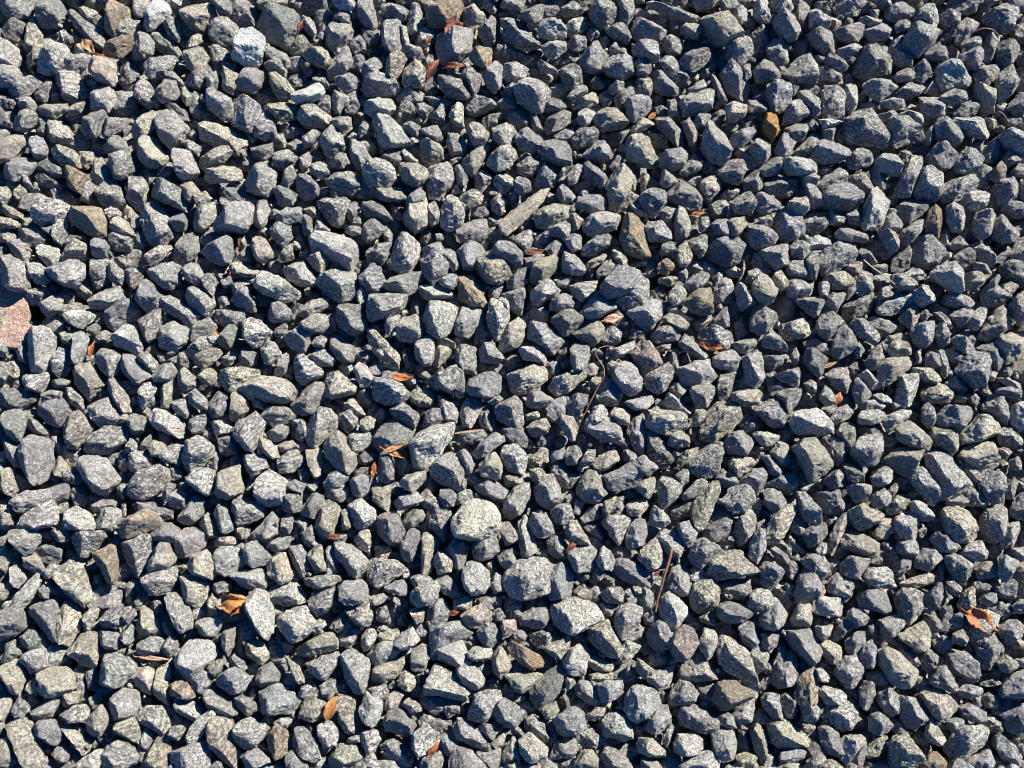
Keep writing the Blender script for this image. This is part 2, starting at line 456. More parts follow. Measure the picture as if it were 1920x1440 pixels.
# ---------------------------------------------------------------- the surveyed stones
# one line per stone: what it is made of, how it lies (+ face to the sun, / half lit, - turned away), its outline in the photograph
STONES = """
g+ 0 3 18 -9 58 -9 67 9 61 23 29 35 9 26
g/ 73 9 108 -9 125 12 125 32 105 50 79 50 70 29
d- 3 58 18 44 44 38 52 44 50 64 29 82 12 76
y+ 50 73 61 41 73 41 79 70 76 90 47 96 47 88
g+ 128 23 140 20 163 44 184 58 198 79 192 90 172 82 140 50
y+ 146 15 155 12 187 26 178 35 163 44 149 26
d- 175 41 187 29 201 41 198 64 187 67
t/ 207 12 225 6 245 26 245 38 216 47 207 73 195 67 204 32
g/ 213 64 230 44 265 38 260 58 242 70 213 73
l+ 248 12 257 0 274 3 274 18 265 32 251 35 245 23
w+ 283 32 295 0 309 0 321 23 312 32 292 52 277 58 271 44
g+ 306 44 318 32 335 41 341 73 332 79 315 67
y+ 335 23 356 12 394 6 411 20 402 38 373 58 356 50 338 35
g+ 394 3 408 -6 435 6 432 29 420 35 408 15
d- 435 18 461 6 481 15 481 35 472 50 443 50 432 38
y+ 481 3 502 -9 537 0 540 12 496 20 484 15
g/ 400 50 423 38 443 44 449 67 440 79 417 85 397 76
w+ 446 82 455 64 475 61 496 76 490 117 475 125 455 120 438 108
y+ 350 88 356 76 382 58 391 64 376 82 350 96
g- 292 73 309 64 332 79 341 99 335 111 312 105 295 93
g+ 257 73 271 61 289 79 286 102 271 108 251 108 251 90
t+ 198 88 222 76 251 73 248 90 225 111 198 102
g- 230 99 242 90 251 111 245 125 228 125
l+ 0 76 12 76 38 90 38 114 32 125 12 122 -6 117
y/ 38 122 64 88 102 67 105 82 79 108 47 134 35 128
l+ 76 108 96 79 122 88 134 102 117 128 93 140 70 131
g+ 125 117 137 102 166 99 175 111 163 128 137 140 120 134
g+ 111 58 122 55 137 79 134 90 120 82
y+ 140 88 152 82 163 99 140 99
p+ 172 117 192 105 216 117 219 152 210 160 181 149 169 134
d- 225 131 245 120 262 131 262 158 248 169 225 166 219 149
d/ 265 131 283 114 327 108 332 117 315 137 289 149 271 143
y+ 347 102 362 90 379 90 394 108 382 128 365 137 350 125
g- 394 96 411 88 429 99 426 117 402 120
g/ 443 166 467 128 475 125 496 140 496 160 475 175 455 169
g+ 496 96 513 88 537 102 548 120 537 128 519 111 499 108
g+ 493 122 510 108 528 114 537 134 534 146 508 134
y+ 505 137 522 134 551 169 548 181 522 187 510 163
g+ 347 152 368 137 388 122 400 134 394 155 373 169 353 163
y+ 417 125 429 120 449 143 452 166 440 178 420 169
d+ 309 140 327 134 344 155 341 163 324 158
g+ 300 163 315 143 332 155 338 172 330 187 303 192 295 178
y+ 338 169 350 160 368 184 350 198 338 184
l+ 262 163 274 149 283 160 303 201 280 204 254 192
d- 207 195 233 172 260 181 260 210 242 225 216 222 207 210
l+ 166 190 187 166 210 160 219 181 201 198 204 210 175 210
l+ 102 143 146 137 146 163 166 181 155 192 125 190 111 163
d- 166 152 181 146 195 160 190 175 169 175
l+ 3 134 18 125 35 128 38 146 23 160 3 163
g+ 12 163 29 152 70 140 79 155 64 172 38 187 26 181 12 172
d- 64 172 88 146 102 155 96 178 85 192 64 184
d- 0 178 23 181 35 192 26 207 0 204
g/ 38 187 58 184 70 198 64 210 41 216
g+ 29 225 50 204 73 210 70 228 52 248 29 242
g- 0 204 18 204 38 222 29 242 12 245 0 239
y+ 73 201 88 195 125 195 128 207 105 222 79 216
y+ 128 210 146 198 163 181 163 192 152 210 131 216
n/ 67 233 79 210 96 228 102 236 88 254 67 251
l+ 88 257 96 233 120 230 143 262 128 271 96 268
g- 117 222 152 204 169 210 160 228 140 233
g+ 152 239 175 210 195 204 198 222 181 257 166 257
g/ 190 245 192 228 219 222 242 225 233 242 210 254 192 260
g+ 233 245 245 233 248 242 233 257
y/ 245 257 262 228 292 201 303 201 292 233 277 254 251 265
l+ 286 222 300 210 327 207 338 228 353 242 341 265 321 280 300 262 292 239
d- 306 198 327 192 350 210 353 225 347 230 321 204
d- 356 198 370 181 388 187 388 216 373 225 359 216
g/ 388 175 405 172 438 190 438 222 423 228 402 213 391 204
d/ 438 190 458 178 493 201 487 225 470 248 432 230
g/ 388 140 405 134 411 163 397 172 388 169
d/ 478 245 499 210 519 242 516 257 490 268 478 257
y/ 370 248 388 233 429 239 461 265 458 283 443 292 417 277 397 268 376 262
y+ 370 300 397 283 435 274 438 286 417 306 385 318 370 312
g+ 341 268 353 262 379 277 370 292 350 283
l+ 327 289 338 280 356 283 373 321 370 332 338 335 330 312
y+ 379 324 417 312 455 315 455 335 417 341 382 344 376 332
l+ 461 344 481 309 505 303 519 324 516 353 496 370 467 359
d- 472 277 510 268 516 286 496 303 475 295
y+ 0 268 23 254 44 251 47 277 29 298 0 306 -6 286
d/ 55 260 70 254 90 268 85 289 67 295 55 283
n/ 198 274 213 257 230 257 242 280 228 292 201 289
y/ 257 298 277 262 295 262 312 295 303 309 268 315
y/ 96 283 117 277 146 286 152 315 137 318 111 306
g- 152 289 175 286 178 303 160 321 152 312
l/ 6 312 44 295 70 306 58 321 29 341 12 332
d- 73 306 90 295 120 312 122 332 93 335 76 321
d- 52 321 82 327 120 350 111 356 76 347
g+ 41 324 50 327 64 356 55 362 44 341
t+ 122 318 134 312 169 332 163 353 152 362 128 350
y/ 172 330 178 300 195 295 210 332 207 341 187 353 175 347
g+ 204 306 219 286 248 277 257 315 245 332 213 335
g/ 181 359 201 341 219 341 236 379 213 397 190 388
l/ 239 356 242 327 262 321 277 353 268 394 260 402 239 379
d/ 283 350 300 335 327 347 350 362 350 397 321 385 286 370
y+ 335 347 362 341 376 362 356 382 341 365
y+ 29 356 41 344 50 362 35 373 26 368
d- 41 379 58 362 85 368 88 379 58 400 41 397
g- 96 359 122 356 134 368 128 385 105 379
g/ 149 379 163 344 178 344 181 356 166 379
y+ -6 353 15 350 23 373 9 385 -6 379
y+ 0 391 15 385 44 402 41 411 12 405
y+ 365 373 385 359 397 373 382 391 370 391
d- 411 353 438 350 475 370 478 379 443 391 417 373
g+ 405 362 417 368 438 388 429 400 417 388
g+ 508 400 519 385 528 394 519 411 508 411
t/ 131 401 146 392 172 390 190 392 198 416 198 439 181 445 152 433 134 425
l+ 64 401 88 378 111 378 137 390 134 404 111 422 76 422 64 410
y+ 0 407 18 410 38 419 35 428 0 428
y+ 0 433 18 433 29 442 26 454 0 454
g/ 29 442 41 430 58 428 82 436 93 448 82 460 58 462 38 451
g+ 102 428 128 407 128 439 117 460 102 451
g+ 79 430 99 425 96 442
g/ 12 454 41 448 55 457 58 480 50 495 29 480 15 468
l+ 0 483 20 480 41 492 52 512 55 532 47 544 23 544 3 527
l+ 67 468 88 460 111 465 117 486 105 500 88 500 79 486
y+ 117 477 125 460 146 448 166 457 169 480 152 489 120 492
g+ 120 454 131 442 155 445 140 451 125 462
d/ 169 451 181 439 195 448 204 462 198 480 175 483 172 468
y/ 210 422 222 407 239 416 254 442 233 439 210 436
d- 210 445 230 433 251 445 245 468 219 471 210 462
l+ 198 398 216 392 228 398 225 407 207 416
g+ 265 416 283 384 292 384 315 404 324 445 300 462 283 462 271 436
y+ 271 483 283 474 303 460 321 445 330 457 315 471 300 489 280 500 271 492
d+ 318 410 344 398 353 416 350 430 327 433
l+ 362 419 368 395 382 387 402 381 405 404 391 428 373 436 362 428
l+ 397 425 417 410 443 381 472 384 470 419 458 436 432 433 408 433
g/ 475 410 484 375 499 372 508 390 502 416 490 428 475 422
d/ 505 430 519 416 542 428 548 445 531 460 513 454
g/ 379 474 400 460 423 448 440 451 440 471 432 492 417 500 405 486
p/ 472 462 481 445 496 448 508 465 513 480 493 495 478 483
d/ 446 477 467 457 475 474 475 492 455 495 443 486
g+ 519 486 537 462 548 457 551 486 528 492
g/ 327 474 344 448 362 436 370 445 373 471 356 489 338 498 324 492
d/ 280 512 300 495 321 492 338 498 338 530 321 544 303 538 286 527
l+ 341 506 356 495 373 498 382 515 385 532 368 535 350 521
l+ 50 498 70 492 85 503 96 524 90 532 70 532 55 518
l+ 85 506 111 495 134 492 158 492 158 515 146 535 128 544 111 532 96 521
d/ 169 489 187 486 207 486 204 500 201 532 181 541 172 524
g/ 204 503 213 483 228 503 236 518 228 535 210 532 204 521
g+ 210 483 233 483 236 500 225 500
g+ 233 506 268 500 274 509 265 527 251 544 239 532
l+ 160 565 181 553 204 541 228 538 242 556 225 562 198 579 175 579
v+ 195 582 216 565 242 562 262 585 262 594 233 605 216 617 204 611 198 597
d/ 257 556 265 530 283 530 300 544 306 562 295 579 274 585 262 573
g/ 300 573 312 550 332 562 362 579 373 591 356 614 335 597 312 582
l+ 350 550 362 535 382 541 402 556 402 570 385 591 368 582 353 568
y+ 432 500 440 489 467 498 487 509 475 521 455 515 435 515
d/ 432 562 449 547 470 541 481 562 481 585 467 585 443 573
d/ 499 591 508 570 525 565 548 582 551 597 537 605 513 602
g- 408 582 438 585 464 582 464 600 443 611 426 614 405 600
g/ 260 602 283 582 300 576 309 594 306 614 289 638 280 643 268 626
l/ 298 626 306 611 327 602 341 617 356 620 350 643 327 661 306 652 298 643
g+ 356 620 368 600 391 597 405 614 391 629 373 635 356 646
g/ 350 658 368 640 391 626 408 617 411 638 397 652 373 670 356 675
g/ 411 643 423 614 438 608 449 623 438 646 426 658
l+ 455 611 472 597 490 602 510 623 508 635 484 649 467 652 455 640
g+ 513 620 531 605 542 611 537 626 519 632
g/ 490 655 502 638 516 643 528 664 513 681 496 681
g+ 44 556 64 538 85 538 96 547 88 556 76 562 76 576 58 570
g+ 79 573 105 553 117 562 114 582 93 594 82 585
g+ 111 573 134 568 152 570 146 585 128 591 111 591
l+ 125 594 140 582 158 582 181 591 169 605 152 617 134 611
n+ 163 614 178 605 190 614 181 629 166 626
g+ 175 632 192 617 210 626 201 640 181 643
l/ 210 632 228 614 245 611 262 632 268 649 262 664 239 658 216 649
l+ 52 611 76 608 96 623 105 632 102 658 90 681 88 696 58 693 55 661
g+ 140 626 155 620 166 638 160 667 146 690 137 667
g/ 111 626 128 620 143 629 134 643 117 643
v/ 99 667 111 652 128 658 137 678 128 699 111 708 99 696
g/ 0 632 15 629 23 649 12 667 -6 667
g+ 29 655 47 646 52 661 50 681 35 675
g/ 175 667 187 655 216 661 230 670 225 690 210 708 190 696
v/ 228 687 233 667 251 667 268 687 283 705 274 719 251 719 236 705
g+ 260 670 277 661 292 675 300 687 286 699 268 684
d+ 283 708 303 684 321 681 332 696 321 713 292 716
d- 295 658 315 661 335 667 327 681 303 681
y+ 368 672 391 655 408 652 417 664 402 678 379 693 368 687
g/ 414 675 438 655 449 661 438 681 420 690
d/ 449 667 458 655 484 661 481 684 467 690 449 684
g/ 513 702 525 667 540 655 542 672 537 696 525 708
y/ 402 710 420 693 461 690 490 696 496 705 461 719 438 737 414 725
y+ 373 710 391 690 405 696 408 713 397 722 379 722
g+ 335 699 350 687 368 708 365 728 344 734 335 716
y/ 134 705 146 684 169 681 184 699 192 713 198 719 181 737 166 751 152 734 140 716
l+ 44 708 58 699 93 699 90 719 79 737 52 731
g+ 0 678 18 684 18 702 6 725 -6 725
d+ 90 719 117 708 134 713 128 722 99 728
d+ 379 521 397 509 408 532 402 556 385 544
l+ 429 544 440 530 464 521 472 530 455 541 438 553
g+ 414 527 432 518 438 532 420 541
d- 408 556 429 559 432 579 414 579
y+ 201 709 213 706 230 721 236 738 245 756 245 770 230 776 216 756 204 732
l/ 260 730 271 721 292 718 292 735 277 756 265 770
y+ 303 727 312 715 327 715 330 730 321 756 312 768 300 765
n/ 0 730 23 730 64 738 67 750 47 768 0 762
g+ 79 738 93 732 117 735 114 750 82 753
l+ 122 732 134 727 155 747 155 768 140 765 128 750
v/ 73 768 88 756 117 750 131 762 128 782 111 800 88 791 76 779
g/ 169 762 187 750 204 744 219 762 233 791 216 794 187 800 175 785
g/ 353 738 368 730 388 750 388 768 370 765 356 756
l+ 321 756 332 741 353 753 356 770 347 785 330 773
d/ 394 756 408 735 426 741 426 762 417 779 400 785 391 773
y/ 432 768 438 741 446 732 470 747 467 768 443 791 432 785
g+ 472 744 496 750 496 768 475 762
l+ 440 808 449 791 478 773 496 794 490 820 472 849 455 838 443 826
d- 408 823 438 817 449 838 449 855 414 849
l+ 397 791 408 788 435 802 426 814 405 817 400 805
g+ 499 811 525 797 542 802 534 826 513 829
y+ 478 832 490 820 508 829 528 855 513 864 496 849
l+ 458 855 472 846 502 858 508 872 490 881 472 899 458 872
d/ 356 785 373 776 388 779 382 808 365 814 353 802
l+ 277 791 289 768 309 768 330 782 353 802 362 820 344 826 315 808 286 802
n/ 233 785 251 776 280 785 268 814 251 814
y/ 120 808 128 779 146 773 163 785 175 802 158 820 146 838 128 838 122 823
n/ 6 785 15 770 35 768 47 779 44 808 38 826 20 820 9 802
g/ 50 791 64 782 88 800 99 814 88 820 58 808
n/ 152 855 175 814 204 794 230 791 245 811 239 826 216 843 187 855 163 861
g+ 245 820 257 832 257 849 233 849
g+ 260 838 274 820 286 814 280 838 268 849
y+ 277 838 292 823 315 838 303 855 286 855
d/ 298 855 327 832 350 838 338 872 315 867
l/ 344 832 356 817 379 820 402 832 397 855 379 872 350 884 338 872 341 849
g+ 35 867 41 838 58 814 88 823 102 832 99 870 96 896 70 908 52 896 41 884
d/ 6 832 20 820 41 843 38 872 26 875 12 855
g- 379 872 402 843 414 855 408 884 391 884
l+ 350 896 373 875 402 884 405 908 400 925 385 928 356 908
l+ 242 855 254 843 286 855 289 870 268 884 245 884
d- 222 878 228 849 245 838 245 872 233 884
l+ 242 908 257 884 286 875 303 867 315 884 315 902 292 925 262 937 242 937
g/ 143 872 163 855 192 855 204 872 222 899 222 913 204 931 175 922 158 896
y+ 99 878 111 855 131 878 122 896 105 890
d- 120 884 140 878 155 896 146 908 122 905
y+ 0 875 15 872 23 896 32 919 18 934 0 913
d- 312 878 338 872 344 896 321 908
y/ 402 925 408 890 423 884 432 902 449 875 455 925 432 937
g- 417 864 432 858 438 875 426 890 417 878
l/ 478 919 490 896 508 884 537 902 540 913 528 942 502 948 478 937
g- 225 908 239 902 242 931 230 937 219 925
g+ 303 919 315 905 330 910 321 931 306 942
g/ 315 937 332 916 356 931 344 954 321 951
d- 134 925 152 908 166 925 163 948 140 948
g/ 32 937 52 922 88 919 99 931 82 948 52 963 32 963
g+ 15 940 29 922 41 934 29 954
y+ 0 925 18 948 26 963 23 983 12 995 -6 983
l+ 20 992 41 969 70 948 96 940 108 960 108 983 82 989 47 995
l+ 120 978 125 960 143 951 166 957 175 980 181 992 158 995 131 992
g/ 175 948 192 937 216 937 216 951 192 960 178 960
l+ 184 972 192 951 210 948 230 960 228 978 210 995 187 992
g+ 228 948 236 942 236 966 228 972
d/ 245 954 268 937 298 948 327 954 321 972 300 980 274 966
t+ 216 989 239 969 268 954 286 960 303 978 295 989 268 998 239 1010 219 1001
g+ 327 978 350 948 362 931 379 931 385 942 379 966 362 983 344 989
y/ 373 983 391 960 402 966 414 1001 408 1007 391 1007 379 995
g/ 400 960 414 945 432 966 438 989 429 1001 414 995
d- 385 948 397 931 402 942 397 960
g+ 435 937 449 928 478 940 499 954 496 966 467 983 443 989 438 966
l/ 467 1004 490 978 513 954 522 966 519 1001 496 1018 472 1012
g+ 528 972 537 960 551 963 548 989 537 1010 525 1007
g+ 283 1001 303 980 327 980 338 995 332 1018 315 1021 292 1012
g+ 327 1024 338 1001 356 986 379 992 391 1007 385 1024 368 1042 350 1050 330 1036
y+ 379 1021 408 1010 446 1001 449 1018 426 1024 391 1027
y/ 99 995 111 983 128 986 140 1001 122 1018 105 1012
l+ 20 995 41 995 70 995 76 1007 64 1030 47 1042 29 1030
y+ 41 1042 64 1033 76 1053 85 1065 76 1077 47 1065
g/ 134 1007 152 998 192 995 198 1007 181 1030 152 1048 143 1030
d- 70 1036 88 1021 111 1021 122 1036 117 1053 93 1059 76 1053
t+ 175 1042 187 1024 204 1015 216 1030 213 1053 222 1077 216 1091 201 1091 187 1065
v+ 225 1018 251 1007 274 998 295 1007 292 1030 280 1059 268 1077 257 1080 245 1059 233 1036
y+ 286 1036 303 1018 318 1024 330 1048 315 1065 286 1071 277 1065
g+ 400 1030 426 1024 455 1036 467 1050 449 1071 426 1080 405 1071
y/ 356 1059 368 1036 385 1030 400 1048 408 1065 402 1088 379 1082 359 1077
d/ 458 1048 464 1015 478 1012 496 1030 508 1045 496 1059 472 1065
g+ 79 1077 93 1059 111 1056 117 1065 99 1082 82 1088
y+ 0 1030 12 1024 18 1048 9 1071 -6 1065
d- 96 820 120 820 122 843 108 855
y/ 105 1084 122 1061 140 1049 155 1049 163 1072 166 1102 175 1125 172 1137 160 1137 140 1113 117 1096
l+ 265 1084 283 1072 303 1070 327 1064 338 1084 332 1102 309 1113 286 1116 274 1113
y/ 341 1084 362 1078 385 1084 394 1102 388 1125 368 1140 347 1119
g+ 394 1099 414 1090 432 1087 429 1110 408 1113
y+ 388 1128 397 1113 408 1125 402 1140 388 1140
g/ 309 1125 315 1113 332 1113 350 1131 362 1160 359 1175 338 1186 327 1172
l+ 455 1131 478 1108 499 1105 502 1125 513 1151 513 1178 499 1201 484 1183 467 1154
g/ 432 1078 461 1070 484 1064 499 1078 499 1102 467 1105
l+ 20 1125 41 1102 58 1084 73 1072 73 1096 58 1125 41 1142 23 1137
d+ 70 1108 82 1099 96 1108 93 1122 76 1125
l+ 20 1061 29 1058 41 1072 50 1084 35 1102 26 1096
y+ 0 1096 18 1090 23 1105 9 1125 -6 1128
g+ 0 1142 23 1137 38 1145 50 1148 50 1172 29 1189 0 1201
g+ 52 1142 76 1131 105 1125 108 1142 102 1166 105 1189 99 1201 82 1183 64 1160
y+ 105 1160 114 1142 122 1128 140 1131 149 1154 152 1172 137 1195 125 1212 111 1207 108 1180
l+ 155 1154 169 1142 184 1140 184 1154 169 1178 158 1180
y/ 128 1224 146 1201 163 1183 184 1189 184 1224 181 1248 169 1253 146 1245
d/ 187 1160 207 1140 228 1134 236 1148 233 1172 216 1180 192 1175
g+ 236 1145 251 1142 254 1154 239 1172 230 1166
y/ 257 1172 260 1148 268 1137 286 1148 300 1166 303 1189 280 1195 257 1195
d/ 187 1178 204 1183 222 1186 225 1207 222 1221 198 1218 187 1195
g+ 225 1189 245 1172 251 1178 251 1201 239 1210 228 1198
d+ 251 1218 262 1204 283 1195 303 1195 306 1212 300 1224 268 1227
g+ 306 1207 321 1186 332 1189 335 1210 321 1230 306 1224
g/ 365 1166 391 1160 414 1157 417 1172 405 1189 385 1195 365 1183
y/ 414 1189 432 1178 443 1175 440 1207 429 1227 417 1212
y/ 458 1212 470 1198 490 1201 508 1224 496 1242 484 1245 464 1230
l+ 327 1236 341 1212 356 1201 373 1198 397 1204 408 1218 397 1242 379 1259 356 1274 338 1259
y+ 388 1253 402 1236 417 1233 417 1253 402 1268 391 1262
d+ 426 1242 440 1227 458 1242 464 1253 455 1259 438 1250
d+ 408 1271 426 1256 443 1250 467 1268 467 1282 455 1297 435 1303 411 1285
g/ 481 1265 496 1250 508 1242 528 1265 525 1277 502 1282 490 1288
d/ 356 1277 379 1256 394 1265 394 1282 379 1300 368 1288
l+ 190 1248 198 1230 222 1224 242 1236 254 1250 248 1271 233 1288 204 1288 190 1282
y+ 248 1274 262 1253 280 1245 289 1253 289 1288 280 1303 257 1288
y+ 295 1253 303 1242 315 1245 321 1265 318 1288 315 1318 303 1323 283 1312 292 1288
t/ 318 1282 332 1277 347 1277 365 1297 365 1312 350 1312 321 1303
g/ 0 1236 12 1207 26 1198 44 1218 44 1227 18 1242 3 1242
d/ 35 1195 52 1180 70 1183 82 1195 70 1212 52 1218
g/ 38 1236 52 1224 76 1212 90 1218 96 1248 82 1259 58 1262
y/ 0 1253 23 1242 35 1236 41 1259 47 1277 35 1300 23 1306 9 1282
y/ 73 1259 99 1253 122 1253 137 1271 143 1291 122 1297 105 1306 82 1300 76 1282
d- 163 1259 184 1248 184 1294 166 1294
d- 47 1288 64 1271 76 1277 79 1297 64 1306
y/ 114 1306 134 1294 152 1297 146 1318 128 1326 117 1320
g/ 58 1335 82 1320 108 1306 111 1318 102 1341 88 1350 64 1350
d+ 23 1329 35 1309 52 1318 55 1335 38 1347 23 1344
y/ 0 1309 23 1309 18 1335 6 1355 -6 1352
g+ 114 1341 140 1323 158 1320 169 1335 158 1352 140 1358 120 1350
g/ 166 1309 187 1300 192 1312 175 1329
y+ 163 1358 175 1335 190 1323 204 1344 198 1364 184 1385 166 1373
g/ 201 1312 216 1297 239 1291 257 1300 262 1323 251 1338 228 1347 210 1350 204 1335
g+ 257 1341 274 1326 303 1323 318 1352 318 1364 303 1376 286 1364 268 1358
y/ 213 1364 228 1350 257 1341 262 1358 262 1382 257 1393 233 1382 219 1376
l+ 327 1312 338 1306 368 1318 382 1332 368 1352 350 1347 332 1335
g+ 379 1306 391 1291 414 1300 438 1318 449 1335 438 1350 414 1341 391 1329
g/ 438 1309 455 1303 478 1318 481 1332 461 1344 449 1332
l+ 347 1382 356 1364 373 1347 391 1332 402 1329 402 1341 391 1364 373 1388 356 1393
g+ 321 1364 338 1358 347 1370 335 1388 321 1385
y/ 385 1364 402 1347 426 1347 438 1358 432 1376 429 1399 443 1428 443 1446 426 1440 402 1405 388 1388
l+ 438 1376 446 1358 467 1344 484 1352 505 1364 490 1388 467 1405 443 1393
t/ 502 1376 513 1364 537 1364 545 1388 537 1417 519 1425 505 1405
g+ 64 1364 76 1352 105 1350 114 1364 114 1382 105 1396 82 1388 67 1379
y+ 12 1364 41 1350 58 1352 61 1382 76 1399 82 1428 76 1446 47 1440 35 1411 23 1388
y+ 0 1382 18 1382 29 1405 35 1428 18 1437 -6 1434
y+ 117 1370 128 1361 146 1376 163 1388 181 1399 169 1411 152 1414 137 1393
g+ 96 1414 105 1399 120 1396 131 1411 128 1428 111 1428
l+ 143 1434 163 1417 192 1402 192 1422 181 1449 146 1449
g/ 198 1422 204 1399 228 1385 251 1399 262 1420 251 1437 228 1449 198 1446
y/ 268 1434 283 1405 300 1376 315 1382 321 1411 321 1449 274 1452
g+ 321 1411 350 1399 385 1390 391 1411 394 1449 327 1452
g+ 449 1422 467 1408 484 1405 508 1428 484 1434 467 1446
l+ 467 1440 490 1428 513 1434 519 1452 472 1452
g+ 397 1434 414 1422 420 1449 397 1452
g- 467 1300 478 1288 484 1306 472 1315
d- 117 1446 128 1428 140 1434 134 1452
g+ 76 1422 88 1417 90 1428 82 1440
g- 513 1352 531 1341 548 1350 537 1364 519 1364
d- 478 1399 490 1388 508 1405 490 1411
g- 236 1108 251 1072 257 1084 248 1125 239 1131
d- 283 1125 298 1125 309 1148 292 1154
g+ 303 1172 315 1160 327 1178 321 1195 309 1189
d- 519 1183 525 1178 531 1207 519 1212
e= 549 175 578 163 599 155 610 166 602 181 578 192 561 192 549 190
n- 540 76 558 67 581 73 584 85 570 99 552 105 538 93
g+ 564 32 573 32 587 38 593 58 590 70 573 58 564 47
y+ 570 102 581 90 605 90 625 108 619 122 608 128 587 125 576 114
d- 593 20 613 15 625 32 619 44 602 52 590 38
g+ 622 23 646 20 660 29 657 44 643 47 625 38
w+ 625 0 646 -9 666 3 666 15 648 20 631 12
g+ 672 0 695 -9 704 23 707 47 695 58 680 47 669 23
d- 716 12 736 6 768 20 759 41 739 44 718 32
g+ 765 32 771 12 786 12 791 29 786 47 788 58 774 64 762 61
t+ 800 29 823 0 856 -3 867 15 858 32 841 50 815 50 803 41
y+ 794 6 809 -3 818 9 800 26
y+ 870 18 890 6 905 18 911 38 893 52 882 61 870 38
g/ 896 58 920 32 934 35 931 70 920 90 905 79
d- 905 3 928 -6 934 18 923 26 911 18
y+ 937 23 978 23 978 35 955 32 937 32
g+ 934 9 955 -3 984 -3 978 20 949 18
g/ 613 58 631 41 657 47 666 67 654 88 628 99 613 82
d- 593 58 613 50 610 70 599 76
g+ 716 58 733 38 750 44 753 79 753 99 733 102 716 88
y- 707 26 721 32 721 47 710 52
g+ 750 47 762 50 768 79 756 88 753 70
d- 660 76 675 67 689 79 686 99 669 105 657 90
g+ 753 90 765 82 788 90 794 108 780 114 762 108
y+ 724 117 739 99 756 102 762 114 748 140 736 152 724 140
y/ 756 137 774 108 788 117 800 146 791 163 765 163 753 155
g+ 628 111 640 90 654 93 660 117 646 137 628 149 613 152 616 128
d- 660 111 678 102 686 117 675 134 657 131
d+ 680 128 710 108 718 122 716 137 692 140 678 146
l+ 675 169 686 146 710 137 730 143 750 169 736 178 701 181 680 181
g+ 818 88 820 70 838 58 870 61 885 67 885 90 861 117 832 120 820 105
n+ 820 140 835 137 870 158 879 175 876 190 844 181 826 166
t/ 879 105 896 96 923 96 920 117 911 134 890 122
g+ 864 143 890 120 899 131 902 155 888 181 879 166
g- 931 88 943 82 966 88 984 99 972 114 943 120 931 108
g/ 905 143 931 114 943 128 940 158 931 175 914 160
l+ 946 120 966 117 990 128 984 143 960 155 943 146
g/ 937 175 955 152 975 146 969 181 943 184
d- 745 184 756 160 771 160 794 178 794 192 768 192 750 198
l+ 686 198 701 184 736 187 742 204 730 216 698 219 686 210
g- 742 213 756 195 777 198 780 225 762 230 742 228
g+ 797 181 826 181 832 195 809 198
g+ 622 181 631 169 651 181 654 192 640 207 625 204
d- 648 175 669 169 675 198 663 216 646 213
d+ 628 146 654 137 672 149 669 166 651 172 634 166
g+ 584 146 605 143 619 163 616 169 605 160 587 152
d/ 593 198 605 181 622 181 622 210 610 213
g+ 780 198 794 195 812 204 800 219 786 213
d/ 806 219 820 201 835 198 835 233 820 236 809 230
y+ 841 216 850 195 867 198 870 239 864 245 847 233
d- 873 190 896 181 926 192 934 201 914 207 885 219 870 204
g- 902 222 926 216 946 213 928 233 911 239
y+ 561 219 573 198 593 201 605 216 622 222 622 230 602 239 578 239 564 230
g+ 622 225 637 219 657 222 660 236 640 245 625 236
l/ 698 233 710 222 727 219 745 233 762 257 774 268 748 283 727 268 707 274
g+ 672 245 683 228 692 236 686 251 675 257
g+ 753 233 771 228 788 239 783 257 768 254
g+ 786 251 803 239 820 233 832 257 818 268 803 260
y/ 788 262 803 260 826 277 832 298 818 303 797 309 788 292
d/ 841 251 856 254 879 277 864 292 847 295 838 277
y+ 876 245 888 233 905 236 923 257 908 274 893 277 882 262
l+ 923 242 949 230 960 239 972 254 955 277 937 271 926 260
y+ 867 303 890 286 914 271 917 283 902 306 888 332 867 321
g+ 914 298 937 277 955 274 975 289 958 309 934 324 917 312
d- 526 236 564 239 573 248 555 260 532 257
g+ 567 257 587 242 602 248 587 271 573 277
y+ 581 280 602 260 605 268 593 283 581 286
g/ 599 265 622 242 637 242 651 268 646 283 619 295 605 286
g+ 619 306 637 286 648 289 654 306 643 315 622 312
l+ 657 262 669 254 678 268 672 283 680 300 698 300 680 318 663 309 654 286
l+ 651 257 663 248 672 254 657 262
l+ 680 318 692 295 707 295 724 303 742 324 742 338 727 350 698 353 686 341
d/ 713 292 733 280 753 286 756 303 742 315 721 303
l/ 753 283 759 280 786 303 777 309 759 298
y+ 748 312 759 306 780 306 800 321 803 332 783 350 762 344 750 332
l+ 800 321 820 306 838 303 850 327 847 353 826 373 806 370 797 344
g+ 841 303 858 295 870 292 864 300 847 309
d/ 853 315 861 309 879 330 873 353 858 341
g/ 890 327 905 318 926 332 914 350 899 365 890 347
l+ 926 332 940 324 963 335 955 359 937 362 926 344
d+ 963 344 972 332 993 341 996 356 978 368 966 359
g/ 581 315 596 303 613 309 619 327 605 338 587 332
g+ 610 338 634 321 654 318 672 335 672 356 657 365 628 359 610 347
g- 669 344 680 332 692 344 707 370 686 373 666 368
y+ 704 359 718 350 756 353 762 365 753 379 716 376 707 370
g+ 759 376 788 347 797 362 794 379 768 394
y+ 619 356 634 356 646 365 637 379 622 370
l+ 832 382 844 365 858 370 873 391 870 400 850 400 832 391
y/ 861 370 885 356 905 368 899 385 879 391 864 385
l/ 920 376 934 362 949 379 946 400 934 402 923 394
g/ 561 295 578 286 584 295 581 312 567 321 561 306
d/ 552 344 564 330 587 335 602 353 596 368 576 376 555 362
d- 949 222 972 210 990 228 984 245 963 239
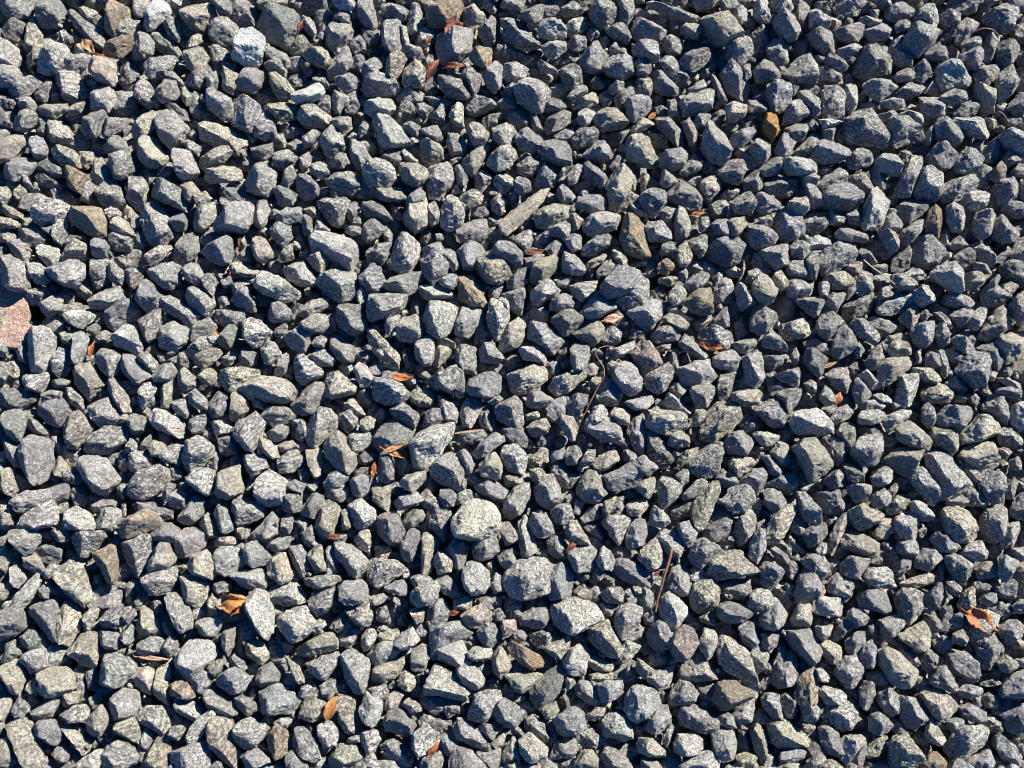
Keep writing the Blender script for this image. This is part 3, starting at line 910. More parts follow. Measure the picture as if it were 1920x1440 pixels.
n- 680 52 698 58 710 58 710 82 692 88 680 73
d- 540 111 570 105 573 122 564 140 543 134
d/ 564 401 584 410 587 442 570 439
l+ 590 428 596 410 610 422 622 436 599 442 587 439
y/ 570 392 587 387 599 398 596 410 578 404
d- 558 433 570 430 573 451 564 474 555 462
g/ 593 381 608 372 628 375 646 369 654 381 651 398 637 428 622 422 605 398
d+ 651 378 663 372 675 392 672 407 660 419 651 404
n/ 678 395 686 378 704 378 718 384 727 398 736 413 721 416 704 404 686 407
v+ 683 419 695 410 721 416 724 428 704 451 692 460 680 442
g+ 718 436 727 425 739 442 733 457 721 451
y+ 646 433 654 425 675 425 675 439 657 442
y+ 756 407 771 381 783 372 797 372 803 387 794 410 800 430 788 439 768 430 756 422
g+ 803 387 815 378 826 398 823 419 809 428 803 413
l+ 829 387 841 369 856 366 870 390 873 410 861 425 841 433 826 422
g/ 853 442 861 425 882 416 911 413 914 428 905 451 879 457 856 451
g+ 815 439 826 436 832 448 820 457
l+ 727 495 742 454 756 439 768 436 786 457 786 486 768 515 753 512 733 503
l+ 578 468 581 445 610 442 628 436 648 445 666 448 666 460 680 471 672 503 651 509 640 492 616 483 593 474
y+ 576 486 593 477 613 480 616 492 605 515 590 506
d- 610 503 622 486 646 471 657 500 646 509 622 515
g/ 698 477 710 457 733 457 727 483 716 498 701 486
d- 686 474 698 462 704 492 692 503
l+ 532 506 546 492 570 489 581 506 596 524 587 538 564 538 540 524
y+ 570 541 587 535 581 550 573 553
g/ 596 530 622 509 643 503 663 515 666 550 643 570 622 556 602 544
d/ 672 521 692 500 710 495 721 530 716 550 695 550 678 535
g+ 721 538 733 521 765 518 786 509 800 524 786 538 768 553 730 544
d/ 788 489 797 474 809 468 826 483 844 495 835 512 812 532 794 515
g/ 791 468 809 457 826 454 835 474 826 483 806 474
g+ 832 462 844 457 856 480 861 500 850 509 835 486
d/ 856 471 873 457 896 457 908 471 896 492 890 512 870 506 858 489
y+ 893 492 905 474 926 471 943 483 960 503 958 518 937 535 914 530 899 515
d+ 926 468 943 451 966 460 981 480 978 503 955 486 931 486
g+ 960 448 984 430 998 433 998 457 984 474 972 462
d/ 949 535 966 506 987 506 990 530 972 544 955 544
g- 940 553 960 544 984 544 987 565 978 591 955 585
g+ 934 562 955 556 955 591 943 591
l/ 780 547 797 535 826 532 856 556 832 559 791 562
d+ 823 527 838 518 861 515 861 532 850 544 832 538
t/ 858 532 864 518 879 518 899 538 914 568 908 576 879 573 861 559
g+ 686 562 698 553 733 550 765 553 765 573 750 582 727 594 698 602 686 591
l+ 669 550 683 535 695 547 683 562 680 579 669 562
d/ 631 597 637 573 657 573 678 576 680 597 689 614 675 626 657 626 640 614
d- 616 591 628 582 637 597 634 617 622 623
l/ 573 570 593 562 619 562 616 576 599 585 570 597 558 591
g+ 561 611 587 591 610 591 619 605 610 617 593 629 570 620
l+ 532 626 552 614 576 614 587 626 581 649 570 667 546 652 538 640
g+ 587 638 605 626 613 638 605 652 587 649
g/ 613 655 622 632 634 629 651 640 669 658 666 678 646 678 628 672
y/ 686 626 701 617 716 635 736 652 753 672 753 690 739 693 721 684 701 661 686 643
d- 692 611 710 602 721 614 716 626 698 620
g+ 721 605 733 591 750 588 750 597 739 617 733 632 724 623
y+ 742 623 753 597 774 588 791 600 791 620 788 635 768 640 748 635
l+ 794 597 806 570 823 565 844 570 856 579 850 608 838 629 820 632 800 620
g/ 856 602 867 576 890 576 911 585 902 608 879 635 856 626
l+ 911 597 920 559 928 562 943 570 955 579 952 608 937 632 931 638 923 623
y+ 937 643 949 608 972 597 984 608 984 632 972 649 949 658 937 655
d- 753 661 768 649 777 678 777 693 762 693
g+ 777 658 786 635 806 629 818 640 815 661 809 684 797 687 780 672
y+ 818 635 835 632 856 646 850 655 832 649 820 646
y/ 812 684 820 649 838 649 847 661 832 678 820 690
g+ 850 670 861 649 876 643 893 649 893 684 885 705 867 702 856 684
g/ 896 661 902 646 923 646 931 670 946 675 937 681 914 675 902 678
g+ 552 678 555 667 570 667 584 681 605 696 608 708 599 713 590 713 570 725 555 710
g/ 576 672 593 655 616 658 628 675 622 687 599 687
l+ 663 702 672 678 686 687 701 708 692 725 675 725
y+ 610 722 619 702 634 696 648 708 672 728 669 737 646 742 622 748 610 737
y- 608 702 622 690 634 696 616 710
g+ 783 702 794 696 809 702 803 710 788 708
g/ 800 716 829 708 850 693 861 684 870 696 870 742 861 745 838 731 815 728
d/ 873 731 882 710 908 699 934 702 937 725 934 742 914 748 885 742
d- 756 716 774 708 791 716 786 725 768 731
d- 540 579 558 568 570 573 552 602
g/ 546 759 570 735 587 715 608 721 613 735 599 756 587 773 564 776 549 770
y+ 646 756 663 747 675 762 683 776 675 782 657 770 643 765
y- 608 762 622 759 634 762 622 770
g+ 584 779 602 768 619 770 634 785 631 802 610 820 593 838 576 835 576 814
g/ 637 776 648 768 663 770 672 785 669 802 654 814 640 802 634 791
y+ 675 788 692 779 704 788 701 802 686 811 675 802
y+ 608 838 622 817 634 808 651 823 666 849 669 867 654 887 631 875 610 855
l+ 654 820 666 811 686 808 695 814 695 826 680 843 666 849 657 835
d/ 672 855 686 846 701 852 701 864 683 872 672 870
y+ 573 843 593 838 602 843 605 861 599 878 599 899 587 893 578 872
d/ 610 902 622 884 634 878 646 887 654 899 643 908 616 919 599 916
d- 663 884 680 875 695 878 692 890 675 896 663 893
v+ 657 899 675 890 698 893 704 905 692 922 675 934 663 928
g/ 608 922 622 910 646 910 651 919 651 931 640 942 622 934 610 931
n/ 698 814 716 800 739 785 756 788 774 805 771 820 759 838 733 843 710 843 701 829
l= 768 832 780 820 800 814 809 800 826 794 847 794 853 805 844 826 832 843 815 867 797 875 780 872 771 855
d/ 707 884 710 855 727 849 736 855 739 872 739 899 727 905 710 902
d- 745 867 762 861 774 872 762 890 750 890
d+ 730 768 745 759 759 750 768 759 783 776 786 791 780 805 762 791 739 782
d/ 794 788 803 765 826 768 832 791 815 802 794 805
y/ 765 744 777 732 797 730 815 735 820 747 809 762 786 765 771 756
l+ 820 744 832 741 850 756 861 776 858 794 844 794 829 785 826 762
l+ 861 773 873 747 888 744 902 750 905 768 890 779 882 802 867 800
g/ 896 779 914 756 923 753 926 773 928 802 920 808 902 800
g+ 928 765 943 756 969 744 978 756 981 797 966 805 949 797 931 785
d- 937 802 960 794 978 802 996 826 984 838 960 832 943 820
d/ 844 832 850 820 879 811 908 805 914 817 902 829 879 832 856 832
g/ 885 849 905 826 926 811 940 817 940 832 926 843 908 855 890 861
d/ 858 849 873 843 882 855 890 872 885 890 873 890 867 872
y+ 899 872 914 855 926 849 937 858 940 878 937 899 926 899 914 890 902 893
l+ 934 849 943 838 966 832 984 849 990 867 990 884 981 890 960 884 943 870
d+ 809 872 823 852 838 846 856 855 870 872 870 896 882 919 867 922 844 913 820 902 809 890
y+ 748 899 762 893 786 890 797 884 800 893 786 913 774 925 756 910 745 905
y+ 698 919 710 908 730 908 733 925 730 948 727 957 716 951 701 937
v+ 736 937 756 928 780 922 794 937 780 948 750 957 739 951
g/ 791 925 800 916 809 925 820 940 826 945 809 957 791 954
d+ 820 913 844 919 856 931 850 948 838 960 826 942
d+ 858 925 879 919 890 931 890 942 867 942 856 948
d/ 890 913 902 902 920 896 949 919 943 942 920 931 899 925
y+ 943 890 978 893 981 902 966 913 949 910
g+ 946 937 960 919 978 910 998 905 1001 913 990 937 978 960 969 978 955 978 943 966
y= 850 966 867 948 890 937 914 940 928 951 934 966 937 986 931 998 914 1010 879 1010 856 1007 850 989
g+ 885 1030 890 1015 914 1010 931 1004 940 1024 937 1033 920 1045 896 1053
g+ 832 1033 850 1015 867 1012 879 1027 873 1048 864 1071 856 1071 844 1048
d/ 800 966 815 948 829 942 838 954 835 983 838 1007 832 1018 823 1007 809 992 800 978
y+ 756 978 768 957 786 951 797 966 791 978 774 992 759 992
g+ 707 972 721 963 742 960 756 972 753 983 759 998 750 1018 727 1024 710 1007
l+ 654 948 669 937 686 937 704 954 707 969 686 986 669 992 657 972
y+ 640 948 651 945 654 966 657 989 640 992
g/ 564 960 576 937 590 922 605 925 608 942 599 960 590 972 570 966
y+ 584 1001 593 966 605 945 622 934 634 940 637 966 628 989 622 1010 599 1018 587 1012
g- 564 1001 587 983 593 1018 587 1027 570 1021
l/ 552 978 564 969 576 978 573 998 561 989
y/ 663 1012 680 992 692 995 698 1015 692 1036 675 1030
g+ 622 1010 640 998 654 1001 646 1015 628 1021
y- 701 1024 733 1024 733 1036 721 1053 704 1045
v+ 753 1018 762 1001 774 992 786 1001 788 1015 780 1033 768 1059 756 1053 753 1036
y+ 791 1007 800 1001 815 1010 823 1015 820 1036 809 1071 800 1080 791 1071 794 1048
d/ 540 1030 552 1018 564 1018 570 1033 581 1053 587 1071 576 1085 564 1082 552 1059
y/ 576 1042 593 1021 602 1024 610 1048 610 1068 593 1074 584 1059
d/ 610 1030 622 1018 631 1042 634 1071 619 1077
l+ 628 1021 646 1018 669 1030 692 1053 686 1062 669 1082 654 1077 634 1048
d- 675 1065 692 1053 686 1082 672 1085
y/ 820 1036 835 1036 850 1056 844 1071 820 1077 815 1053
g/ 931 1048 943 1030 960 1030 966 1053 955 1068 940 1065
y+ 937 983 949 975 966 995 972 1012 960 1024 943 1018 937 1001
d- 704 779 721 762 733 779 716 802
d- 826 966 844 954 850 972 838 983
l+ 503 1113 511 1099 529 1093 555 1093 567 1108 573 1122 564 1137 540 1137 514 1131
l+ 520 1160 540 1145 564 1137 581 1148 590 1166 578 1189 564 1201 549 1210 538 1195 526 1178
l+ 590 1163 605 1160 610 1172 599 1186 584 1189 581 1180
n+ 564 1096 576 1084 610 1078 643 1081 634 1096 599 1102 576 1108
g/ 581 1119 599 1102 628 1099 631 1125 616 1145 593 1157 576 1137
g/ 634 1102 651 1084 666 1084 692 1096 692 1119 680 1134 657 1134 637 1122
y/ 646 1142 663 1131 680 1131 692 1116 698 1154 692 1172 675 1175 657 1160
g+ 686 1072 698 1049 721 1049 742 1052 759 1067 748 1078 730 1090 710 1102 692 1090
v+ 716 1105 739 1090 756 1087 765 1102 762 1113 750 1119 733 1113
l+ 771 1119 780 1102 797 1093 815 1090 823 1102 820 1119 803 1137 786 1137 774 1131
g/ 815 1084 832 1072 850 1090 867 1108 873 1119 850 1122 832 1113 820 1099
l+ 867 1067 882 1055 902 1058 917 1075 917 1096 908 1113 890 1116 873 1102 867 1084
g+ 692 1119 716 1113 727 1119 716 1131 698 1137
g+ 704 1154 710 1140 727 1137 730 1157 721 1166 707 1166
y/ 765 1145 786 1140 797 1145 791 1166 780 1172
v/ 800 1166 803 1142 820 1125 832 1125 844 1148 838 1163 820 1172 806 1180
y/ 850 1125 873 1116 885 1122 882 1137 867 1145 850 1142
y+ 864 1154 885 1137 902 1134 920 1148 920 1163 896 1178 879 1180 867 1166
d/ 800 1195 815 1175 838 1160 861 1160 879 1178 882 1189 867 1198 844 1201 826 1212 815 1236 803 1218
l+ 812 1212 826 1201 856 1198 867 1204 864 1224 882 1242 867 1253 844 1248 826 1239 815 1227
g/ 856 1256 879 1242 896 1256 914 1282 902 1294 885 1291 867 1277
g+ 896 1186 908 1166 926 1172 937 1189 931 1204 920 1215 902 1204
l+ 876 1224 890 1212 914 1212 928 1218 914 1236 890 1239 879 1233
y/ 923 1236 937 1210 949 1227 958 1248 949 1265 937 1274 926 1262
p+ 940 1166 949 1163 966 1163 969 1180 955 1192 943 1198
d- 955 1183 978 1180 990 1195 978 1204 960 1201
d- 923 1148 937 1140 949 1154 937 1166 926 1163
y/ 619 1178 640 1145 654 1163 666 1175 651 1183 631 1189
g+ 634 1195 651 1183 669 1178 672 1189 657 1215 637 1212
l+ 678 1195 686 1183 698 1180 707 1192 701 1207 686 1224 675 1215
y+ 543 1221 558 1212 581 1201 605 1189 622 1186 631 1204 631 1218 605 1224 581 1230 555 1233
g/ 689 1230 704 1212 724 1198 739 1207 750 1221 739 1233 718 1245 701 1245
l+ 739 1207 756 1186 774 1175 783 1192 788 1201 774 1212 756 1218
l/ 768 1242 774 1218 791 1207 803 1210 806 1230 797 1253 780 1259 768 1253
g+ 640 1242 646 1218 666 1212 680 1224 692 1242 692 1259 686 1282 678 1300 663 1297 651 1277 643 1253
g+ 573 1245 599 1233 637 1221 637 1236 622 1259 610 1274 587 1265 576 1253
y+ 692 1271 704 1250 727 1245 756 1227 756 1250 739 1271 721 1282 692 1280
y/ 745 1277 756 1253 771 1262 780 1277 774 1291 762 1297 748 1285
l+ 791 1288 803 1259 812 1242 826 1248 844 1259 867 1274 882 1294 873 1312 856 1303 832 1300 809 1303 791 1303
y+ 532 1227 546 1242 564 1253 573 1282 558 1280 546 1259
d+ 485 1300 503 1285 523 1282 540 1291 561 1309 555 1326 535 1341 506 1341 488 1329
g/ 558 1294 581 1280 596 1282 587 1300 570 1312 561 1306
y/ 558 1335 576 1312 599 1294 613 1320 599 1347 587 1358 564 1352
g/ 599 1285 616 1274 634 1268 631 1294 619 1315 605 1306
y+ 631 1323 637 1306 663 1306 666 1329 669 1352 675 1364 666 1376 651 1373 634 1347
l+ 675 1329 686 1300 698 1306 716 1318 713 1347 704 1358 689 1364 680 1352
y+ 716 1329 721 1309 745 1294 756 1303 745 1323 727 1338
g/ 721 1352 733 1329 745 1323 762 1338 777 1358 771 1382 750 1376 727 1370
y+ 750 1323 768 1306 786 1320 791 1332 768 1338
g/ 651 1306 698 1294 721 1282 739 1300 727 1309 704 1309
d- 786 1300 815 1306 838 1309 832 1329 815 1341 791 1323
g- 780 1352 797 1335 815 1347 809 1367 788 1367
l+ 774 1379 783 1358 800 1358 823 1376 820 1393 803 1408 783 1414 774 1399
g/ 876 1347 885 1320 896 1300 920 1294 937 1297 940 1318 931 1338 908 1352 885 1350
d/ 926 1335 943 1300 960 1312 972 1326 978 1341 966 1364 949 1364 931 1352
g- 914 1277 931 1271 943 1288 937 1300 920 1294
d/ 850 1364 856 1347 867 1347 890 1367 914 1382 920 1393 902 1402 879 1396 856 1382
g/ 890 1364 908 1355 931 1358 934 1370 923 1388 908 1370
g+ 955 1364 972 1361 984 1376 981 1388 966 1376
y+ 920 1393 937 1382 949 1370 946 1393 931 1405
y+ 940 1422 949 1399 960 1382 969 1390 966 1405 978 1422 966 1428 949 1434
g/ 890 1411 914 1399 937 1405 940 1428 931 1452 914 1434
g+ 844 1428 856 1399 873 1399 890 1414 908 1434 914 1452 879 1458 850 1452
l/ 593 1364 605 1352 622 1352 637 1370 631 1388 619 1405 610 1411 602 1388
d/ 549 1399 552 1370 567 1361 584 1376 596 1399 599 1422 587 1428 570 1422
y/ 619 1417 634 1396 651 1390 669 1399 683 1417 669 1434 646 1446 622 1437
g+ 646 1388 669 1376 680 1382 675 1393 657 1393
l+ 675 1376 692 1367 707 1370 713 1390 704 1405 692 1414 680 1399
g/ 716 1399 727 1388 745 1385 762 1402 774 1422 768 1434 750 1437 733 1428 716 1417
g+ 780 1428 803 1420 832 1405 835 1434 815 1449 791 1440
l+ 663 1446 680 1422 698 1411 710 1428 710 1449
g+ 538 1417 549 1408 564 1417 576 1434 581 1452 540 1452
y+ 710 1189 727 1183 750 1178 753 1189 733 1204 716 1207
d- 745 1154 762 1148 765 1172 745 1175
g- 698 1172 721 1172 739 1183 721 1189
y+ 952 1434 972 1428 984 1446 955 1452
g/ 920 1096 931 1072 943 1084 943 1108 926 1113
d- 826 1306 856 1309 861 1335 838 1347
d- 1012 18 1027 6 1050 20 1059 35 1053 41 1035 35 1015 35
l+ 1009 52 1021 38 1050 38 1062 55 1059 73 1030 73 1012 67
g+ 1047 18 1070 3 1094 23 1082 29 1059 32
l+ 1064 47 1082 29 1102 32 1100 50 1082 67 1062 73
g+ 1105 23 1117 3 1134 0 1158 15 1158 35 1140 50 1123 55 1108 38
g+ 1161 0 1184 -6 1190 29 1175 47 1161 44
g- 1190 18 1202 18 1216 29 1193 32
d/ 1204 6 1222 3 1254 12 1286 23 1310 32 1301 44 1274 38 1240 26
d- 1254 23 1269 15 1289 32 1286 52 1274 61 1257 58
d- 1289 9 1307 -3 1327 6 1336 18 1315 23
y+ 1286 44 1307 47 1315 58 1307 73 1286 67 1274 61
y+ 1315 38 1342 26 1359 32 1382 55 1394 70 1374 79 1359 85 1336 79 1318 61
g+ 1347 0 1368 -6 1388 12 1374 29 1356 26
g+ 1374 26 1382 15 1400 18 1400 38 1388 47 1374 38
l+ 1414 12 1420 -3 1441 6 1450 38 1432 44 1414 32
d- 1330 18 1342 12 1347 23 1336 29
g/ 1187 47 1196 32 1222 41 1248 58 1242 73 1222 79 1193 76 1184 64
g+ 1137 58 1146 50 1172 47 1184 70 1175 82 1152 73
g- 1100 64 1114 52 1123 67 1105 79
d+ 1064 82 1082 70 1100 73 1097 90 1076 99
g+ 1015 88 1030 76 1059 79 1062 93 1041 111 1024 105
d- 1041 111 1064 93 1085 105 1088 122 1073 125 1053 122
g/ 1088 111 1102 93 1120 79 1140 105 1126 111 1132 131 1126 143 1102 134 1088 125
g- 1120 76 1140 70 1152 88 1134 99
d+ 1143 88 1161 85 1184 96 1184 105 1158 108 1143 102
g+ 1184 88 1202 82 1231 85 1234 114 1219 120 1204 108 1190 105
g/ 1132 122 1143 108 1172 108 1190 111 1190 137 1170 149 1149 146 1132 137
g+ 1190 117 1207 111 1222 128 1213 143 1193 140
g+ 1242 76 1257 70 1280 82 1274 102 1254 102
d/ 1237 117 1248 102 1266 108 1280 134 1295 152 1286 160 1263 155 1245 140
d+ 1222 140 1240 134 1257 149 1272 166 1269 178 1245 178 1225 166
g+ 1277 111 1301 93 1315 88 1333 105 1318 125 1298 137 1280 128
g/ 1356 90 1380 79 1403 73 1412 99 1391 122 1374 122 1362 111
n- 1327 114 1336 108 1342 117 1339 134 1327 131
d+ 1330 137 1342 140 1353 166 1365 192 1356 198 1342 172
g+ 1350 143 1368 122 1385 134 1409 166 1409 187 1385 187 1359 169
g+ 1388 125 1406 122 1409 143 1397 152
g- 1409 64 1426 50 1441 58 1441 82 1420 85 1409 79
g- 1409 88 1429 88 1438 102 1417 111
l+ 1006 117 1018 114 1050 134 1044 140 1015 134
g+ 1047 134 1067 122 1085 125 1091 155 1076 169 1059 158
g+ 1064 181 1082 160 1097 155 1102 172 1076 190
y+ 1073 192 1100 178 1120 169 1123 192 1100 204 1082 204
g- 1102 155 1120 143 1134 160 1129 169 1111 166
g+ 1140 166 1152 152 1170 149 1172 166 1161 175 1146 175
y+ 1193 152 1204 143 1219 143 1225 166 1216 184 1196 184
d/ 1152 184 1170 169 1190 166 1193 184 1170 204 1155 204
g+ 1172 192 1193 184 1219 187 1225 198 1213 216 1190 230 1178 222
g+ 965 163 983 149 1003 152 1032 172 1030 190 1015 210 994 207 971 190
n+ 1018 198 1032 187 1050 190 1064 201 1044 210 1018 210
l+ 1082 225 1085 207 1100 201 1114 216 1105 233 1091 239
g/ 1018 239 1030 219 1053 207 1073 213 1070 228 1047 248 1027 251
d+ 994 216 1003 213 1012 230 1018 245 1000 245
d- 1035 257 1053 245 1070 239 1076 254 1064 265 1041 265
g+ 1073 262 1085 242 1114 239 1126 254 1111 274 1091 283 1076 277
y+ 1114 222 1126 210 1152 201 1164 219 1175 233 1164 242 1140 242 1129 248 1117 233
d- 1140 254 1158 242 1181 236 1178 262 1164 274 1143 274
y+ 1187 245 1202 222 1225 222 1228 233 1210 242 1190 251
g- 1225 201 1240 195 1251 207 1251 222 1234 222
g+ 1251 190 1266 187 1274 216 1260 225 1251 216
d- 1222 184 1237 178 1248 192 1234 198
g+ 1231 225 1245 219 1263 230 1277 248 1289 262 1292 280 1280 283 1263 268 1245 251 1234 239
g- 1213 251 1231 242 1248 257 1257 277 1240 280 1225 268
y+ 1280 233 1292 225 1307 254 1304 274 1292 271
y+ 1175 271 1184 254 1202 251 1216 268 1237 298 1216 295 1199 303 1175 298
d+ 1193 309 1210 298 1228 292 1237 303 1228 315 1204 315
g+ 1237 300 1248 283 1277 277 1289 289 1280 312 1257 321 1242 315
l+ 1274 181 1292 166 1318 146 1324 163 1307 172 1280 178
g+ 1274 187 1292 175 1330 166 1339 169 1333 204 1304 216 1280 219 1274 204
d+ 1301 225 1315 213 1333 216 1324 239 1307 245
l/ 1318 257 1330 228 1347 239 1368 268 1374 289 1353 309 1330 300 1318 280
y+ 1359 204 1374 190 1391 195 1400 213 1382 228 1365 228
g/ 1397 190 1414 190 1441 204 1435 216 1409 213 1397 201
g- 1385 228 1409 216 1432 222 1426 233 1403 242 1382 239
d+ 1368 268 1374 251 1417 239 1420 251 1394 274 1377 277
l+ 1403 274 1420 257 1444 271 1444 289 1429 306 1412 292
g/ 1380 289 1388 277 1409 289 1432 306 1423 321 1397 312
d- 1409 184 1432 166 1450 181 1426 198
d/ 1003 280 1027 265 1062 265 1073 289 1070 309 1047 309 1024 300
g/ 1094 292 1111 271 1126 260 1132 277 1149 289 1140 303 1111 303
g+ 1143 312 1158 289 1167 286 1167 306 1152 321
g+ 1062 330 1079 306 1091 298 1094 306 1082 341 1067 347
d+ 1091 315 1102 300 1120 315 1137 335 1129 356 1111 341 1094 332
y/ 1134 353 1152 321 1172 309 1187 330 1181 353 1164 353 1152 368
d/ 1003 347 1012 318 1024 300 1041 318 1050 335 1035 350 1012 353
g+ 1047 327 1059 312 1062 321 1053 332
d+ 1041 356 1059 347 1079 370 1070 385 1053 385
d- 1076 344 1100 330 1114 353 1088 365 1076 356
d+ 1076 373 1088 365 1123 365 1137 376 1129 394 1111 400 1079 388
y+ 1140 365 1155 350 1178 353 1199 373 1181 388 1158 400 1143 391
g/ 1181 335 1190 330 1196 344 1190 359 1181 353
y/ 1202 327 1213 321 1219 330 1210 353 1199 365
g+ 1237 344 1242 318 1257 321 1272 341 1251 356
g/ 1251 362 1269 335 1289 344 1318 373 1321 394 1307 400 1274 385 1254 376
d/ 1199 373 1219 356 1248 362 1248 379 1228 405 1213 402 1202 388
g/ 1274 312 1286 300 1301 286 1318 312 1310 321 1286 330 1274 327
g/ 1344 321 1362 306 1388 298 1400 318 1388 344 1368 344 1350 332
d/ 1394 338 1409 318 1432 332 1429 353 1409 362 1394 356
y+ 1312 341 1330 332 1350 335 1353 353 1330 379 1318 376
g- 1347 368 1368 353 1388 353 1382 368 1359 376
g/ 1368 379 1382 368 1409 362 1420 385 1409 402 1380 400
g- 1327 388 1344 379 1368 376 1362 402 1339 411
y+ 1000 413 1012 392 1041 384 1064 387 1064 410 1041 422 1024 428 1006 425
l+ 1027 428 1053 416 1073 422 1067 442 1056 451 1038 442
y+ 1067 401 1079 398 1094 413 1082 433 1070 433
g+ 1021 468 1032 454 1050 451 1059 462 1047 480 1030 480
d+ 1059 451 1070 439 1091 445 1088 468 1070 474 1062 462
d- 997 445 1018 428 1047 445 1030 457 1006 468
l/ 1094 422 1111 401 1146 395 1161 407 1152 430 1123 436 1102 445 1091 433
v/ 1085 480 1102 454 1120 439 1146 439 1140 465 1111 477
t/ 1161 445 1170 404 1187 401 1202 410 1207 445 1219 477 1199 483 1175 474
g+ 1181 387 1193 381 1207 398 1216 410 1193 404
g/ 1204 430 1216 419 1237 416 1251 433 1263 445 1245 454 1219 451
d/ 1228 401 1251 387 1269 390 1260 416 1240 413
l+ 1263 416 1272 387 1286 395 1295 419 1292 439 1277 454 1266 448
g+ 1310 410 1327 407 1330 425 1318 436 1310 430
d/ 1333 422 1344 413 1362 410 1374 428 1362 445 1339 442
y/ 1344 433 1368 413 1397 407 1403 416 1385 442 1374 448 1362 439
y+ 1423 410 1441 404 1450 416 1444 425 1426 419
g+ 1397 428 1409 413 1432 422 1455 445 1450 457 1417 468 1400 451
d/ 1324 471 1336 454 1362 445 1388 451 1400 468 1388 489 1368 500 1344 486 1327 483
g/ 1289 451 1315 439 1330 442 1327 465 1310 483 1292 474
y+ 1269 468 1286 451 1292 477 1298 486 1286 498 1274 498 1269 480
n/ 1237 462 1254 454 1269 457 1263 474 1245 480 1237 474
t+ 1234 506 1240 489 1251 483 1263 492 1266 500 1251 515 1240 512
y+ 1146 468 1164 462 1175 480 1175 498 1164 503 1152 492
d/ 1053 509 1056 480 1067 471 1088 489 1102 506 1100 515 1076 509 1064 515
y/ 1100 495 1114 483 1129 477 1140 480 1129 495 1114 503 1102 503
g+ 1117 509 1134 492 1146 483 1155 503 1140 518 1123 521
d- 1178 498 1199 486 1219 489 1210 498 1187 503
y/ 994 521 1000 498 1024 486 1041 477 1047 492 1041 509 1018 530 1003 532
d+ 1129 530 1140 515 1158 500 1181 503 1210 515 1225 530 1216 532 1193 527 1175 532 1161 535 1140 562 1129 550
g/ 1155 556 1170 535 1193 527 1210 521 1216 544 1213 568 1190 579 1170 579 1152 568
d- 1216 544 1228 547 1240 562 1234 568 1213 562
l+ 1175 585 1199 573 1219 562 1242 570 1240 591 1222 617 1213 620 1204 608 1187 597
y+ 1234 521 1251 518 1269 518 1274 524 1257 538 1237 532
g+ 1280 503 1292 509 1286 530 1274 527 1272 515
d/ 1283 535 1295 521 1315 509 1330 518 1327 532 1310 544 1292 547
g/ 1248 556 1260 541 1274 532 1289 550 1280 568 1263 573
t/ 1280 565 1298 556 1312 541 1330 541 1333 573 1336 585 1321 591 1301 585 1283 573
g- 1333 515 1344 521 1359 509 1350 527 1342 532
l+ 1339 550 1344 532 1362 518 1374 521 1374 544 1356 562 1344 565
l+ 1382 532 1394 489 1397 500 1394 515
d- 1409 474 1426 486 1450 509 1426 515 1409 498
g/ 1397 527 1403 509 1417 503 1429 515 1420 527 1409 532
y+ 1414 556 1409 535 1426 515 1438 518 1455 550 1452 559 1438 573 1426 568
g/ 1377 544 1385 532 1397 532 1409 550 1417 568 1403 573 1391 582 1382 568
g/ 1406 602 1414 579 1432 576 1455 591 1455 602 1438 623 1420 629 1409 620
d/ 1336 602 1350 585 1362 573 1368 591 1368 614 1344 614
d- 1374 608 1397 585 1403 614 1409 632 1385 635
y+ 1242 597 1257 588 1269 591 1292 608 1286 617 1272 620 1251 611
g/ 1248 579 1263 573 1280 585 1298 597 1292 605 1274 594 1251 588
y/ 1301 602 1315 594 1333 591 1333 602 1315 611 1304 623
g/ 1307 632 1318 614 1344 614 1365 623 1374 638 1368 652 1350 658 1333 640 1318 640
n/ 1374 643 1391 638 1420 635 1420 649 1403 664 1380 661
l+ 1219 629 1234 614 1257 614 1274 626 1269 638 1245 640 1228 643
g+ 1181 632 1184 614 1196 614 1213 623 1202 638 1187 640
d- 1129 626 1140 608 1164 623 1164 643 1140 649 1126 643
y/ 1076 626 1100 605 1120 597 1134 608 1132 629 1117 649 1094 643
n/ 1032 602 1053 585 1073 582 1097 597 1082 614 1059 632 1038 617
g/ 1088 585 1111 562 1117 544 1137 565 1155 576 1140 585 1123 597 1102 597 1091 588
l+ 1067 538 1091 530 1117 524 1120 530 1111 553 1094 565 1082 568
g+ 1044 527 1067 515 1073 521 1064 538 1047 538
d/ 1030 579 1038 556 1064 553 1076 568 1073 579 1047 585
l+ 994 550 1012 538 1024 524 1041 530 1050 544 1041 556 1024 562 1012 573 1000 570
d/ 989 632 997 605 1024 611 1041 629 1056 638 1041 661 1035 667 1012 649
l+ 974 655 989 649 1009 652 1032 672 1035 681 1012 678 983 675
n- 1038 678 1062 635 1067 643 1064 667 1047 684
g+ 1070 649 1079 640 1105 652 1105 672 1094 696 1076 696 1070 675
l+ 1132 661 1158 652 1193 638 1199 643 1175 664 1146 678 1132 672
p/ 1181 661 1202 640 1216 638 1225 649 1234 667 1240 681 1216 696 1204 702 1193 684
g/ 1228 655 1242 643 1260 643 1254 655 1234 661
d/ 1254 667 1263 652 1272 655 1272 687 1260 693
g/ 1274 646 1286 626 1304 643 1321 661 1333 672 1321 675 1298 667 1280 655
l+ 1339 672 1353 661 1374 658 1391 675 1382 690 1365 696 1350 681 1339 687
g/ 1391 667 1409 661 1426 664 1426 684 1432 705 1420 725 1409 731 1397 708 1394 684
g/ 1272 690 1298 681 1327 675 1342 705 1327 719 1304 725 1280 719 1272 708
y+ 1137 684 1149 675 1158 678 1146 702 1137 696
g+ 1146 702 1158 684 1175 681 1193 690 1204 713 1202 728 1181 740 1164 731 1158 719
